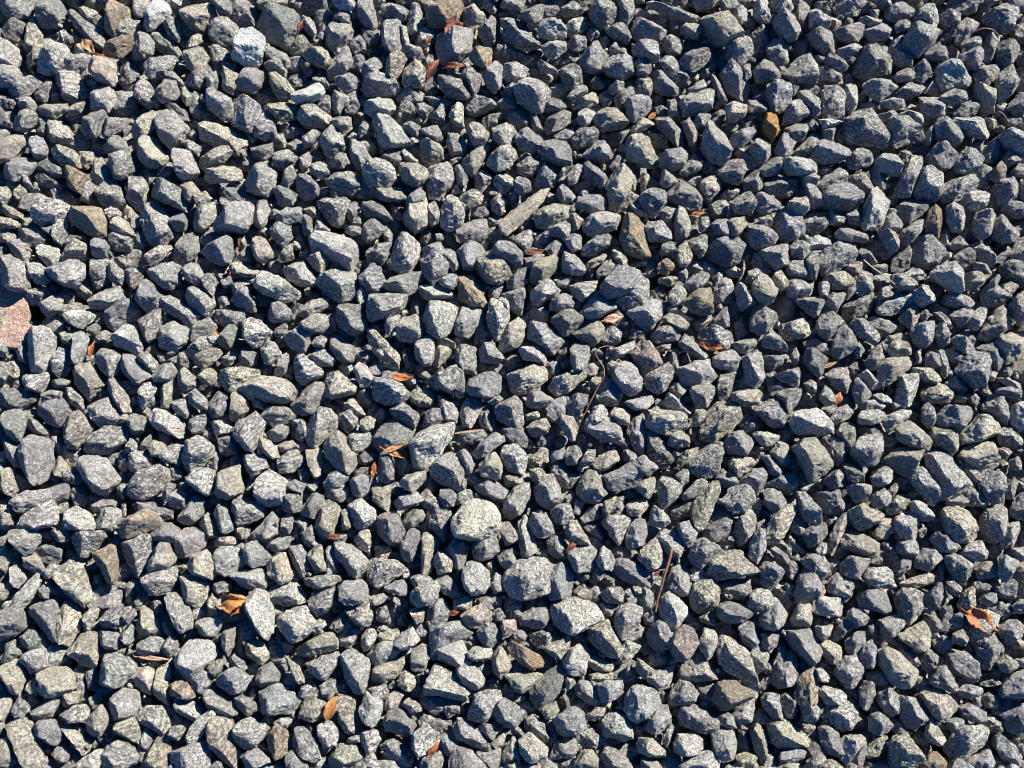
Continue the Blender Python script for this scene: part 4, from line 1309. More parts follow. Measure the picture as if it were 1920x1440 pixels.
g/ 1207 719 1210 702 1234 690 1251 681 1263 678 1263 708 1248 731 1234 737 1216 728
g/ 1251 731 1263 719 1286 716 1292 728 1274 748 1263 742
y/ 1024 731 1041 708 1064 699 1094 699 1100 708 1082 725 1064 740 1041 742
y/ 1100 719 1114 708 1126 708 1126 722 1111 734
g- 1094 696 1111 678 1123 690 1117 702 1100 708
d/ 1117 738 1129 718 1146 712 1164 721 1164 756 1146 762 1123 756
v/ 1062 762 1073 741 1094 735 1102 741 1100 762 1082 785 1067 782
l+ 1170 753 1187 750 1210 744 1228 741 1231 753 1210 768 1187 768
l+ 1245 750 1251 735 1269 744 1286 762 1298 779 1286 785 1263 768 1245 762
g+ 1292 727 1315 721 1339 721 1336 744 1327 762 1310 762 1298 750
y+ 1304 768 1318 762 1327 773 1310 797 1295 800 1298 782
y/ 1327 773 1344 756 1374 753 1394 762 1391 785 1368 808 1344 826 1327 838 1315 826 1318 802
y+ 1368 738 1397 750 1414 727 1432 738 1426 756 1403 762 1374 756
g+ 980 750 994 735 1012 735 1035 747 1030 759 1006 768 986 762
d- 1021 768 1035 750 1059 744 1064 768 1053 791 1030 791
l+ 1100 785 1111 762 1129 759 1140 776 1134 785 1111 802 1097 797
g/ 1100 802 1105 788 1129 779 1152 791 1164 805 1164 832 1140 826 1111 823 1100 814
y+ 1140 776 1152 765 1170 768 1187 779 1175 797 1158 794 1146 785
d/ 1175 811 1184 788 1202 776 1210 791 1213 820 1207 849 1196 855 1184 835
y/ 1213 791 1219 770 1245 770 1280 776 1295 788 1280 805 1257 814 1234 811 1216 802
n/ 1213 820 1219 805 1240 814 1251 838 1263 861 1260 875 1248 884 1228 872 1216 849
y/ 1251 820 1263 811 1280 805 1292 820 1295 835 1274 840 1254 835
y+ 1047 785 1056 779 1073 782 1082 802 1076 814 1079 826 1070 829 1059 814
y+ 986 779 1006 770 1012 779 1006 788 989 788
y/ 986 802 1006 788 1024 785 1035 797 1024 811 1000 820
d- 1000 826 1024 808 1044 797 1044 820 1030 840 1009 840
d+ 1032 855 1041 846 1059 840 1053 861 1035 867
l+ 1056 849 1067 838 1082 838 1094 846 1088 864 1079 875 1064 870
n+ 1091 861 1102 843 1117 843 1114 867 1100 875 1088 872
y+ 1114 872 1123 855 1152 843 1167 843 1164 861 1140 878 1120 884
v/ 1129 887 1164 875 1175 867 1196 872 1207 896 1202 908 1181 913 1158 922 1137 913
y/ 1190 916 1210 896 1231 896 1231 913 1216 937 1199 925
g+ 1231 908 1240 890 1257 896 1277 910 1277 922 1260 942 1242 954 1234 937
g+ 1181 878 1193 861 1210 855 1234 878 1228 887 1216 893 1199 884
y/ 1082 919 1094 893 1105 881 1123 884 1132 908 1140 928 1129 942 1105 945 1085 937
d- 1030 884 1041 872 1059 872 1070 893 1059 916 1047 908
d- 1062 890 1088 887 1094 899 1076 913 1064 919
g/ 1003 919 1018 893 1035 890 1050 919 1056 937 1041 951 1018 960 1006 942
g+ 1027 960 1047 948 1067 945 1076 972 1064 983 1041 983
d/ 994 983 1000 963 1024 963 1038 983 1038 1001 1018 1010 1000 1001
g/ 1146 942 1155 934 1170 931 1172 948 1164 966 1140 975 1134 963
l+ 1129 980 1140 969 1170 966 1181 972 1181 983 1164 1018 1161 1024 1143 1001
y/ 1172 945 1193 937 1210 937 1216 948 1199 969 1181 966
l+ 1216 966 1222 945 1234 954 1251 966 1257 983 1240 989 1216 983
y/ 1132 942 1137 942 1155 931 1140 972 1129 966
d- 1088 972 1105 951 1129 945 1134 963 1111 978 1094 980
d/ 1175 1001 1187 978 1204 966 1213 995 1207 1021 1187 1030 1175 1024
g+ 1228 1010 1245 992 1263 992 1272 1007 1283 1024 1274 1042 1263 1050 1245 1030 1237 1018
y+ 1193 1039 1216 1021 1228 1010 1237 1024 1242 1048 1240 1065 1222 1071 1204 1059
d/ 1269 983 1292 978 1307 995 1304 1018 1289 1024 1274 1007
d- 1257 954 1280 942 1301 942 1298 966 1274 975 1257 972
g/ 1266 893 1280 881 1295 881 1289 902 1280 913 1269 902
y/ 1269 864 1286 843 1304 838 1315 843 1298 861 1280 875 1272 875
g+ 1286 872 1310 846 1333 835 1353 838 1353 867 1344 890 1327 896 1304 893
g+ 1277 931 1304 902 1327 890 1339 896 1327 913 1304 931 1286 937
y+ 1298 948 1315 919 1339 902 1353 908 1344 937 1330 966 1318 992 1304 992 1295 978
g+ 1339 896 1356 881 1374 890 1385 910 1374 919 1356 913
g+ 1356 937 1374 913 1397 910 1414 925 1414 937 1397 960 1380 963 1365 954
d/ 1388 902 1409 881 1432 878 1438 902 1420 928 1403 913 1388 910
y+ 1365 872 1374 855 1403 855 1414 867 1409 878 1385 896 1374 890
d/ 1356 838 1368 814 1391 808 1412 826 1414 838 1403 852 1374 855 1359 849
g/ 1371 1012 1380 978 1403 957 1417 966 1414 995 1403 1018 1391 1027 1374 1024
d- 1315 989 1339 960 1362 954 1374 972 1368 1001 1344 1018 1321 1007
y- 1391 948 1414 931 1432 942 1420 972
g+ 1406 1018 1420 992 1435 995 1432 1030 1420 1056 1403 1042
g- 1417 983 1432 975 1438 989 1420 992
g/ 1292 1042 1304 1012 1321 1010 1344 1024 1356 1036 1339 1050 1315 1065 1298 1053
y/ 1321 1059 1339 1042 1368 1033 1397 1039 1414 1053 1420 1068 1409 1077 1374 1082 1339 1088 1321 1080
g/ 1024 1018 1035 1007 1053 1007 1064 1024 1064 1048 1047 1048 1030 1036
g+ 1064 1042 1073 1024 1100 1018 1123 1042 1123 1053 1108 1080 1088 1077 1073 1065
y/ 1059 989 1070 978 1082 978 1100 1007 1111 1024 1100 1021 1076 1018 1062 1001
d+ 1117 1053 1129 1024 1146 1036 1152 1053 1146 1071 1129 1071
g- 1094 989 1117 978 1126 989 1134 1012 1117 1007
d- 1073 960 1082 934 1100 942 1088 966
d/ 1024 1072 1035 1055 1053 1052 1067 1064 1073 1090 1070 1119 1053 1131 1038 1131 1030 1113
l+ 1035 1137 1041 1119 1064 1122 1076 1131 1100 1128 1114 1134 1123 1148 1129 1160 1105 1172 1076 1189 1059 1186 1041 1169
y/ 1076 1108 1094 1093 1105 1102 1111 1125 1094 1134 1079 1125
d- 1100 1096 1123 1102 1129 1119 1117 1131 1105 1125
g/ 1129 1113 1140 1102 1161 1102 1170 1113 1164 1131 1146 1131 1132 1125
g/ 1120 1131 1140 1128 1161 1131 1152 1151 1134 1160 1123 1148
l+ 1155 1154 1164 1137 1181 1131 1202 1140 1207 1148 1196 1175 1175 1195 1164 1198 1155 1178
y/ 1105 1178 1123 1169 1143 1163 1149 1183 1164 1201 1158 1230 1140 1230 1123 1215 1105 1201
g/ 1199 1108 1210 1099 1222 1108 1231 1125 1222 1142 1210 1145 1199 1128
g/ 1248 1090 1260 1067 1274 1061 1289 1072 1286 1090 1298 1108 1286 1125 1263 1113 1248 1105
d/ 1146 1067 1158 1049 1175 1049 1193 1058 1207 1072 1228 1075 1219 1096 1216 1102 1193 1102 1164 1090 1149 1078
l+ 1237 1137 1245 1116 1257 1110 1274 1125 1289 1140 1286 1154 1269 1175 1257 1178 1240 1154
y+ 1295 1119 1304 1096 1321 1087 1339 1087 1347 1102 1347 1125 1336 1142 1310 1148 1295 1137
d/ 1347 1096 1374 1090 1403 1084 1412 1090 1409 1113 1397 1125 1368 1122 1350 1110
g/ 1406 1113 1420 1105 1444 1108 1450 1125 1435 1145 1414 1148 1403 1137
n+ 1344 1137 1362 1128 1385 1134 1412 1148 1403 1160 1380 1172 1356 1166 1347 1154
d- 1412 1154 1432 1151 1438 1178 1426 1183 1412 1172
d+ 1385 1178 1403 1160 1414 1172 1423 1201 1409 1215 1391 1204
y+ 1312 1157 1330 1145 1342 1166 1339 1175 1315 1166
g+ 1213 1189 1222 1169 1237 1163 1251 1172 1263 1189 1254 1207 1251 1224 1234 1221 1219 1207
p+ 1257 1201 1269 1178 1289 1175 1307 1183 1312 1204 1304 1218 1286 1236 1269 1236 1260 1224
l+ 1312 1189 1321 1178 1339 1175 1347 1189 1344 1207 1333 1230 1327 1236 1312 1212
y+ 1347 1218 1353 1195 1374 1195 1391 1207 1403 1227 1406 1253 1420 1277 1423 1294 1406 1288 1385 1271 1365 1259 1350 1242
g/ 1403 1224 1420 1212 1438 1221 1441 1233 1420 1265 1409 1248
y/ 1274 1265 1280 1248 1298 1230 1315 1221 1327 1236 1344 1259 1344 1271 1321 1271 1298 1277 1280 1274
y+ 1018 1215 1041 1207 1070 1189 1067 1212 1053 1236 1035 1230
d- 992 1189 1012 1183 1041 1186 1053 1195 1035 1207 1012 1218 994 1207
l+ 1056 1245 1067 1218 1082 1210 1105 1210 1105 1233 1094 1265 1079 1271 1064 1256
y/ 1164 1218 1175 1201 1193 1207 1202 1212 1187 1230 1170 1242 1161 1230
y/ 1100 1233 1111 1230 1134 1242 1152 1242 1149 1259 1123 1259 1105 1248
y+ 1193 1259 1196 1233 1210 1245 1228 1259 1222 1271 1204 1271
g+ 1210 1271 1228 1253 1245 1248 1263 1250 1260 1271 1254 1288 1234 1300 1222 1288
y+ 1108 1265 1123 1259 1152 1259 1146 1274 1129 1280 1108 1277
d/ 1117 1282 1140 1277 1164 1277 1167 1288 1158 1306 1146 1318 1129 1318 1120 1300
g/ 1076 1288 1088 1277 1102 1277 1117 1288 1123 1312 1117 1323 1100 1318 1082 1303
n/ 989 1306 1000 1282 1024 1262 1047 1248 1059 1253 1059 1277 1047 1300 1035 1315 1012 1329 997 1318
y/ 945 1265 971 1262 1000 1262 1018 1265 994 1282 980 1300 960 1288
y+ 1059 1265 1076 1271 1079 1282 1064 1294 1059 1282
y+ 1009 1332 1030 1320 1047 1312 1053 1329 1035 1350 1018 1347
d/ 1041 1352 1059 1329 1076 1323 1094 1338 1097 1358 1091 1376 1070 1385 1047 1376
y+ 1100 1338 1117 1326 1134 1329 1132 1341 1117 1352 1100 1350
l/ 1120 1364 1134 1344 1146 1332 1170 1335 1184 1352 1187 1382 1170 1388 1140 1382 1126 1376
g+ 1175 1303 1187 1288 1210 1288 1228 1294 1240 1318 1234 1329 1210 1347 1193 1355 1181 1347 1172 1329
g/ 1213 1347 1234 1326 1251 1323 1260 1335 1254 1355 1234 1376 1216 1370
g/ 1245 1376 1260 1350 1263 1364 1257 1388 1251 1399 1242 1393
n/ 1254 1306 1269 1288 1274 1277 1292 1280 1307 1297 1310 1306 1295 1318 1280 1323 1257 1323
g+ 1274 1341 1286 1318 1310 1320 1333 1335 1350 1352 1344 1370 1318 1376 1295 1364 1277 1358
t/ 1333 1306 1342 1282 1362 1277 1380 1277 1403 1294 1397 1315 1374 1326 1350 1329
g/ 1374 1341 1391 1323 1414 1309 1414 1329 1409 1352 1385 1361 1374 1352
g+ 1347 1341 1362 1335 1380 1350 1382 1367 1362 1364 1347 1358
g/ 1330 1388 1339 1367 1362 1370 1380 1376 1380 1405 1374 1422 1362 1428 1344 1417 1333 1405
l+ 1263 1393 1274 1376 1298 1373 1318 1385 1318 1402 1304 1417 1280 1422 1266 1411
y/ 1193 1399 1199 1385 1219 1382 1231 1393 1248 1408 1245 1417 1222 1420 1199 1411
g/ 1035 1411 1041 1390 1064 1385 1076 1388 1082 1411 1070 1422 1047 1425 1032 1422
y+ 971 1393 989 1385 994 1373 1009 1388 1027 1402 1024 1417 1006 1428 989 1428 977 1417
g/ 980 1364 986 1347 1000 1341 1018 1355 1027 1382 1024 1393 1012 1376
y+ 1076 1428 1094 1408 1111 1405 1123 1422 1120 1440 1100 1449 1076 1446
g/ 1126 1417 1140 1402 1155 1405 1170 1422 1187 1434 1181 1452 1146 1452 1134 1440
l+ 1274 1434 1298 1420 1324 1408 1350 1411 1356 1422 1350 1449 1280 1452
y+ 1380 1420 1397 1411 1417 1417 1423 1440 1391 1449
y+ 1406 1370 1414 1358 1429 1355 1432 1373 1438 1393 1441 1411 1429 1428 1420 1417 1414 1399
d- 1385 1370 1400 1376 1409 1405 1397 1417 1382 1405
g- 1423 1282 1444 1259 1450 1277 1432 1294
g+ 1199 1428 1210 1420 1234 1428 1245 1446 1210 1449
g- 1164 1318 1175 1323 1170 1335 1152 1329
d- 1170 1195 1199 1172 1207 1178 1199 1201 1181 1207
l+ 1445 0 1465 -9 1482 3 1488 15 1471 26 1453 23
g/ 1450 35 1465 26 1488 29 1500 52 1497 73 1485 85 1465 70 1453 52
g+ 1494 12 1509 3 1518 15 1515 47 1503 79 1494 67 1500 41
l+ 1518 23 1535 18 1552 32 1552 52 1535 58 1518 52
g/ 1515 67 1529 55 1558 61 1567 82 1561 99 1544 102 1535 88 1518 79
g+ 1526 6 1547 3 1550 15 1532 15
d- 1567 0 1599 -12 1628 6 1628 20 1605 29 1576 32 1564 20
g+ 1628 0 1675 -6 1675 9 1646 9
g+ 1631 18 1649 20 1646 35 1634 35
d/ 1660 23 1672 12 1695 6 1719 23 1707 32 1681 38 1660 38
g+ 1608 38 1614 32 1634 35 1652 38 1649 47 1628 50
g+ 1561 58 1588 50 1617 50 1617 64 1608 79 1588 79 1567 73
g+ 1570 93 1585 93 1605 82 1617 76 1617 88 1605 99 1585 108 1573 105
d+ 1620 55 1640 47 1669 47 1675 58 1663 73 1640 76 1622 70
d- 1622 76 1643 79 1663 76 1643 90 1622 88
d+ 1678 50 1687 38 1704 41 1710 50 1692 58 1681 58
l+ 1725 18 1742 6 1754 18 1760 41 1748 58 1728 41 1716 35
g+ 1695 79 1707 52 1722 41 1742 52 1754 70 1739 90 1722 108 1707 99 1692 88
d/ 1762 29 1780 20 1803 29 1800 41 1777 52 1765 44
g+ 1792 52 1809 35 1835 26 1841 35 1827 58 1803 85 1792 79
g+ 1844 26 1868 15 1885 12 1905 26 1900 44 1885 67 1868 50 1847 41
g- 1768 6 1798 -6 1838 -6 1838 9 1827 23 1798 29 1774 20
g+ 1844 0 1873 -6 1879 3 1856 12
d- 1751 58 1768 55 1789 64 1786 79 1768 82 1754 70
g+ 1803 85 1815 73 1838 73 1838 85 1818 93
g/ 1841 93 1850 70 1862 58 1870 70 1868 93 1859 120 1844 114
n/ 1868 93 1879 76 1902 79 1914 99 1902 120 1885 125 1870 111
d/ 1798 105 1815 93 1841 99 1844 117 1835 134 1818 128 1798 117
d/ 1730 96 1748 85 1771 88 1777 114 1760 114 1733 111
g/ 1905 111 1914 99 1932 99 1932 128 1914 122
g- 1897 52 1926 50 1932 82 1914 82 1894 70
d- 1669 82 1687 64 1695 76 1692 96 1675 105 1663 96
y/ 1669 93 1687 105 1710 111 1707 125 1692 128 1672 117
g/ 1599 120 1608 99 1631 96 1649 111 1672 122 1666 137 1640 146 1617 152 1599 140
d+ 1547 117 1555 102 1576 108 1590 122 1582 134 1561 131
g- 1529 128 1547 122 1564 131 1582 143 1576 152 1552 152 1535 146
g+ 1474 137 1488 117 1506 105 1523 99 1529 128 1529 155 1500 155 1474 146
d+ 1520 105 1541 105 1547 117 1529 120
g/ 1681 137 1698 128 1713 140 1710 152 1690 155 1675 146
l+ 1620 158 1640 149 1666 152 1684 158 1681 172 1663 181 1646 190 1625 175
l/ 1757 128 1768 117 1792 117 1812 134 1824 155 1815 163 1792 169 1768 166 1757 149
g+ 1824 137 1844 125 1868 122 1870 143 1850 160 1832 160
g/ 1865 146 1876 128 1897 120 1905 140 1911 155 1897 181 1882 195 1868 178
y/ 1824 175 1827 155 1853 166 1865 175 1862 210 1847 213 1832 198
d/ 1681 175 1695 160 1722 158 1733 166 1716 184 1690 187
g/ 1719 192 1725 184 1762 181 1777 204 1771 219 1745 225 1728 213
d+ 1765 178 1786 166 1812 175 1812 187 1786 198 1768 192
d- 1789 204 1809 192 1827 198 1830 219 1809 225 1786 222
d+ 1652 192 1672 184 1692 187 1716 192 1704 204 1669 207
l+ 1585 163 1596 158 1608 166 1605 207 1593 213 1585 198
g/ 1541 175 1552 160 1576 166 1585 192 1582 219 1561 222 1541 216
d/ 1436 175 1448 158 1471 158 1485 178 1482 198 1459 210 1445 204
g+ 1494 175 1512 169 1535 192 1535 216 1523 222 1515 204 1500 192
g/ 1471 204 1488 192 1506 187 1518 198 1515 216 1488 230 1465 233
d- 1506 160 1529 163 1538 175 1535 184 1518 178
g- 1477 155 1488 155 1500 169 1488 181
d- 1611 198 1634 190 1652 204 1634 219 1611 210
g+ 1646 216 1669 210 1687 222 1672 236 1655 230
d- 1564 257 1582 233 1599 233
g/ 1582 225 1599 213 1628 213 1643 225 1660 251 1666 268 1655 277 1628 271 1593 268 1585 251
g+ 1687 216 1704 207 1728 216 1730 236 1716 239 1695 228
g/ 1658 242 1672 228 1698 225 1722 245 1730 262 1704 271 1675 277 1663 262
g+ 1733 251 1745 239 1751 254 1745 274 1733 268
l+ 1780 230 1798 222 1827 222 1856 230 1859 257 1838 260 1809 251 1786 242
y+ 1844 222 1865 225 1873 233 1862 242 1850 233
n/ 1751 239 1762 225 1780 233 1803 251 1803 268 1789 280 1765 271 1754 257
d/ 1739 295 1757 274 1774 268 1792 286 1789 309 1768 321 1745 312
d/ 1789 300 1803 283 1827 283 1841 298 1832 318 1809 327 1792 321
g- 1815 274 1832 260 1844 265 1838 289 1821 283
d/ 1844 286 1856 262 1873 265 1876 292 1862 306 1847 303
g/ 1868 257 1891 239 1914 245 1932 257 1926 289 1897 289 1876 274
d- 1873 222 1914 216 1932 228 1926 251 1891 239
d- 1888 204 1908 175 1932 175 1932 222 1902 216
g+ 1876 292 1897 286 1914 298 1908 309 1888 315 1876 306
t+ 1856 327 1873 303 1888 309 1885 327 1870 341 1859 335
g/ 1894 324 1908 309 1926 312 1926 332 1902 332
d+ 1859 350 1873 335 1897 324 1908 344 1905 368 1885 388 1865 379
d- 1824 327 1838 309 1862 321 1856 338 1838 350 1821 344
g/ 1762 362 1780 341 1803 332 1827 332 1835 353 1818 362 1803 373 1792 382 1771 379
l/ 1800 379 1809 365 1832 359 1853 368 1847 385 1827 397 1803 397
g+ 1713 338 1730 318 1745 315 1762 327 1765 368 1751 376 1722 373 1710 356
g/ 1678 356 1692 338 1713 315 1710 292 1725 283 1730 295 1725 321 1713 335 1707 365 1687 368
g+ 1687 286 1698 280 1710 292 1698 300
g/ 1640 306 1655 289 1675 292 1690 312 1684 330 1663 327 1646 321
g/ 1628 315 1640 312 1669 347 1655 356 1637 344
g+ 1588 303 1599 286 1617 280 1637 295 1634 309 1617 315 1593 318
g/ 1585 335 1605 324 1622 324 1637 353 1628 368 1605 362 1590 350
d/ 1520 298 1541 262 1570 268 1590 292 1582 303 1552 306 1529 306
g+ 1541 239 1567 239 1561 265 1544 257
w+ 1535 225 1552 222 1579 228 1564 236 1547 242
d+ 1506 233 1520 219 1535 233 1529 245 1512 245
g/ 1482 292 1500 274 1523 251 1541 245 1541 262 1529 286 1512 292 1488 295
g+ 1471 239 1494 230 1512 242 1506 262 1488 268 1477 257
g/ 1453 283 1465 254 1488 254 1491 268 1477 295 1456 298
l+ 1465 300 1485 295 1512 303 1529 312 1529 324 1506 330 1477 327
g+ 1424 318 1448 298 1465 295 1468 315 1459 327 1436 330
g/ 1433 344 1453 332 1488 335 1500 344 1488 362 1468 370 1439 362
g+ 1497 330 1518 321 1535 338 1529 350 1506 350
g+ 1529 347 1552 327 1573 315 1588 332 1579 344 1552 350 1535 356
d+ 1532 315 1552 309 1561 321 1541 330
d/ 1538 373 1547 356 1570 344 1593 344 1611 368 1608 388 1588 397 1558 397 1541 388
g+ 1509 350 1523 347 1550 382 1550 391 1520 391 1515 370
d- 1873 391 1902 379 1926 385 1932 408 1902 408
d- 1698 140 1722 117 1739 122 1745 140 1728 158 1710 152
g/ 1506 410 1529 398 1550 401 1552 428 1529 439 1506 445
y+ 1471 384 1494 372 1512 369 1515 392 1506 404 1488 404
d/ 1453 410 1465 390 1482 392 1500 413 1509 433 1494 445 1477 454 1459 445
g+ 1550 398 1561 390 1582 404 1588 416 1570 425 1552 419
d/ 1585 398 1605 390 1614 398 1611 425 1593 419
l+ 1614 419 1622 387 1634 358 1646 355 1658 363 1666 378 1663 398 1652 422 1634 430 1620 428
g+ 1652 428 1666 395 1681 407 1692 422 1681 436 1658 436
d/ 1675 387 1692 375 1728 375 1745 381 1728 404 1704 419 1687 404
t+ 1733 419 1745 390 1754 387 1765 398 1765 422 1760 448 1742 442 1730 430
g+ 1774 390 1789 381 1803 387 1809 419 1803 436 1786 436 1777 416
l+ 1827 410 1832 395 1850 392 1865 404 1862 422 1856 439 1838 448 1827 433
g/ 1859 433 1868 410 1879 404 1897 422 1914 442 1902 454 1879 454 1862 448
g+ 1687 436 1716 416 1730 413 1730 428 1716 448 1701 462 1687 451
d- 1675 480 1687 462 1701 457 1707 486 1701 506 1678 515 1669 500
g- 1710 477 1716 445 1733 442 1745 457 1765 474 1774 486 1765 498 1739 506 1713 498
d- 1646 457 1652 483 1660 486 1669 480 1675 468 1658 445 1634 439 1628 451 1634 462
p+ 1643 433 1663 433 1684 448 1681 468 1669 477 1663 462
g+ 1561 442 1576 428 1599 430 1622 439 1622 454 1599 451 1570 451
w+ 1512 451 1535 442 1552 448 1561 460 1547 465 1523 468 1509 460
g+ 1538 486 1547 468 1564 457 1582 448 1599 445 1605 486 1588 498 1564 506 1547 518 1538 503
g+ 1605 462 1622 460 1634 477 1646 492 1637 498 1617 483
g+ 1482 462 1494 451 1512 460 1520 471 1506 486 1488 480
g+ 1512 486 1523 471 1535 474 1535 506 1529 524 1515 521 1512 503
d/ 1471 503 1482 489 1500 486 1509 498 1515 515 1509 527 1491 521 1477 521
g+ 1762 439 1774 430 1780 442 1777 460 1765 460
g/ 1780 457 1798 439 1809 451 1812 462 1798 468 1783 468
g/ 1815 462 1832 454 1850 457 1865 480 1859 500 1838 489 1821 474
d- 1783 480 1798 465 1815 468 1824 486 1821 503 1806 509 1789 498
d- 1862 486 1885 462 1902 454 1897 474 1879 492 1868 492
g/ 1891 480 1908 451 1926 445 1932 486 1914 492
n/ 1873 503 1891 489 1914 492 1932 503 1932 532 1911 538 1888 527
d+ 1824 492 1838 492 1859 509 1853 521 1832 515
y/ 1806 524 1812 512 1838 512 1856 518 1841 532 1821 544 1809 544
l+ 1742 515 1762 500 1792 492 1803 506 1806 538 1800 550 1786 547 1762 532
l/ 1695 515 1710 503 1728 506 1736 518 1722 527 1701 524
g+ 1672 518 1690 515 1698 527 1713 532 1710 544 1687 547 1672 535
g+ 1634 498 1660 495 1663 509 1646 515
y+ 1582 503 1593 492 1611 486 1622 492 1625 503 1611 515 1593 515
l+ 1605 550 1611 515 1625 503 1634 509 1637 532 1634 544 1617 553
y/ 1538 527 1555 512 1582 509 1599 524 1588 544 1570 550 1558 538 1547 527
g/ 1582 559 1593 532 1605 527 1605 550 1588 562
g+ 1535 532 1550 527 1558 532 1552 556 1538 562
l+ 1471 538 1482 524 1500 521 1518 541 1515 556 1494 562 1477 556
y+ 1448 521 1459 503 1477 532 1465 550 1456 532
g+ 1512 532 1526 527 1523 550 1518 553
g/ 1488 562 1512 559 1535 559 1544 565 1532 597 1518 591 1500 573
g+ 1544 573 1558 547 1582 550 1582 562 1564 591 1552 585
n/ 1576 579 1593 565 1617 553 1637 547 1640 565 1628 585 1605 597 1590 605 1582 597
l+ 1640 579 1649 562 1675 550 1698 544 1719 562 1722 573 1704 573 1687 585 1669 591 1652 588
y+ 1649 544 1660 538 1672 550 1663 562 1646 562
g/ 1684 597 1698 579 1716 573 1725 591 1716 608 1707 617 1695 608
l+ 1710 550 1733 530 1751 550 1754 562 1730 576 1722 573
d+ 1762 556 1786 553 1815 553 1824 568 1815 579 1798 573 1768 573
g+ 1783 591 1803 576 1821 579 1824 594 1803 614 1789 602
g/ 1838 550 1850 532 1865 547 1888 559 1882 573 1856 576 1841 568
y+ 1870 538 1891 532 1905 541 1897 556 1888 562 1868 550
v+ 1856 530 1870 515 1876 521 1868 544 1862 538
g+ 1891 573 1902 550 1926 547 1932 591 1914 602 1897 597
l+ 1812 605 1827 582 1838 573 1850 582 1844 602 1830 623 1815 614
y/ 1832 638 1850 602 1868 579 1885 576 1894 597 1894 614 1879 626 1856 632 1838 643
g+ 1751 588 1762 585 1780 602 1786 617 1774 614 1760 600
d/ 1722 591 1733 579 1748 591 1739 602 1728 602
y+ 1692 626 1681 626 1663 632 1658 643 1675 646 1687 640
d/ 1704 629 1722 608 1751 605 1751 626 1745 640 1730 652 1710 643
g/ 1754 632 1760 608 1768 605 1780 626 1774 649 1762 652
d- 1622 605 1637 594 1663 597 1681 605 1675 620 1655 632 1637 620
g+ 1590 611 1605 600 1622 602 1646 626 1652 640 1643 649 1625 638 1605 629
y/ 1663 658 1669 643 1687 638 1707 649 1707 664 1687 667 1672 670
g+ 1526 608 1541 591 1555 582 1570 597 1582 608 1570 623 1552 638 1535 626
g+ 1558 667 1567 626 1576 608 1590 614 1599 632 1605 655 1593 661 1576 670
y/ 1459 626 1471 608 1500 600 1515 611 1518 626 1506 635 1482 638 1465 635
d- 1506 643 1535 635 1552 649 1558 667 1541 655 1518 661
d- 1588 690 1605 678 1622 690 1620 708 1605 713
g+ 1602 655 1611 638 1620 658 1611 675 1602 664
g+ 1622 678 1640 652 1655 643 1660 661 1652 678 1637 696 1625 687
y+ 1646 696 1658 675 1681 667 1710 670 1713 681 1701 693 1681 708 1663 725 1649 713
g/ 1730 670 1742 661 1762 670 1765 684 1754 693 1733 684
d/ 1757 655 1771 655 1780 684 1774 710 1765 708 1762 684
g+ 1716 661 1725 655 1728 678 1719 681
g/ 1783 638 1798 629 1815 640 1827 655 1815 664 1795 655
g- 1774 655 1786 655 1806 670 1798 684 1780 675
d+ 1789 696 1803 675 1827 661 1847 661 1859 681 1856 696 1847 719 1830 731 1809 710
d/ 1803 626 1815 620 1827 638 1830 649 1818 646
y+ 1862 655 1873 632 1897 626 1920 649 1908 672 1885 681
d/ 1827 652 1856 643 1879 649 1879 684 1870 696 1856 672 1838 661
d+ 1774 719 1786 702 1803 713 1818 731 1800 737 1780 731
y+ 1850 708 1859 696 1868 702 1862 716 1850 713
g+ 1870 710 1891 708 1917 722 1914 734 1891 725
y/ 1698 693 1722 690 1751 690 1765 708 1760 722 1733 713 1716 708
g+ 1547 702 1564 693 1588 690 1588 708 1596 716 1588 737 1570 731 1558 719
l+ 1611 705 1628 693 1646 713 1652 725 1634 731 1620 716
n/ 1506 684 1512 655 1523 652 1550 672 1547 690 1535 710 1520 696
l+ 1453 702 1477 696 1497 690 1500 708 1494 731 1477 722 1459 710
l+ 1506 719 1518 710 1529 719 1529 734 1518 737
g+ 1482 667 1494 652 1500 661 1494 684 1485 684
d/ 1433 667 1453 667 1471 667 1465 684 1448 696 1433 684
g+ 1427 643 1442 620 1453 626 1471 649 1480 655 1477 661 1453 655 1436 652
g+ 1456 741 1471 730 1500 732 1503 744 1488 765 1480 776 1468 762
d/ 1412 773 1430 756 1453 747 1471 762 1480 782 1471 800 1442 800 1424 791
l+ 1482 791 1494 773 1518 768 1535 768 1547 779 1561 797 1558 808 1535 817 1512 817 1488 808
g+ 1558 785 1570 765 1588 759 1605 770 1593 782 1579 794 1564 800
g/ 1605 756 1622 753 1646 750 1658 762 1655 768 1628 770 1611 765
g/ 1602 779 1614 770 1646 768 1660 779 1652 791 1631 797 1611 794
l+ 1652 797 1663 779 1687 770 1710 768 1704 782 1681 797 1666 811
y/ 1681 805 1690 797 1707 791 1722 800 1739 820 1748 832 1739 843 1722 843 1698 832 1684 823
g/ 1728 768 1739 753 1754 770 1754 791 1742 802 1730 791
d/ 1757 782 1774 762 1798 756 1821 762 1815 785 1800 808 1789 802 1762 800
y/ 1745 820 1751 805 1774 800 1792 800 1798 826 1795 843 1783 855 1768 843
y/ 1800 814 1818 797 1835 779 1862 782 1876 791 1873 811 1850 823 1827 829 1806 832
g/ 1838 765 1856 744 1870 735 1882 747 1885 768 1894 785 1888 797 1862 776
l+ 1897 773 1902 759 1917 753 1932 756 1932 797 1914 808 1897 797
g+ 1870 811 1885 802 1905 808 1917 826 1908 840 1885 838 1873 826
y+ 1798 858 1806 843 1827 835 1850 835 1862 829 1868 846 1879 861 1862 878 1838 884 1821 872
p+ 1868 843 1885 838 1897 849 1885 861
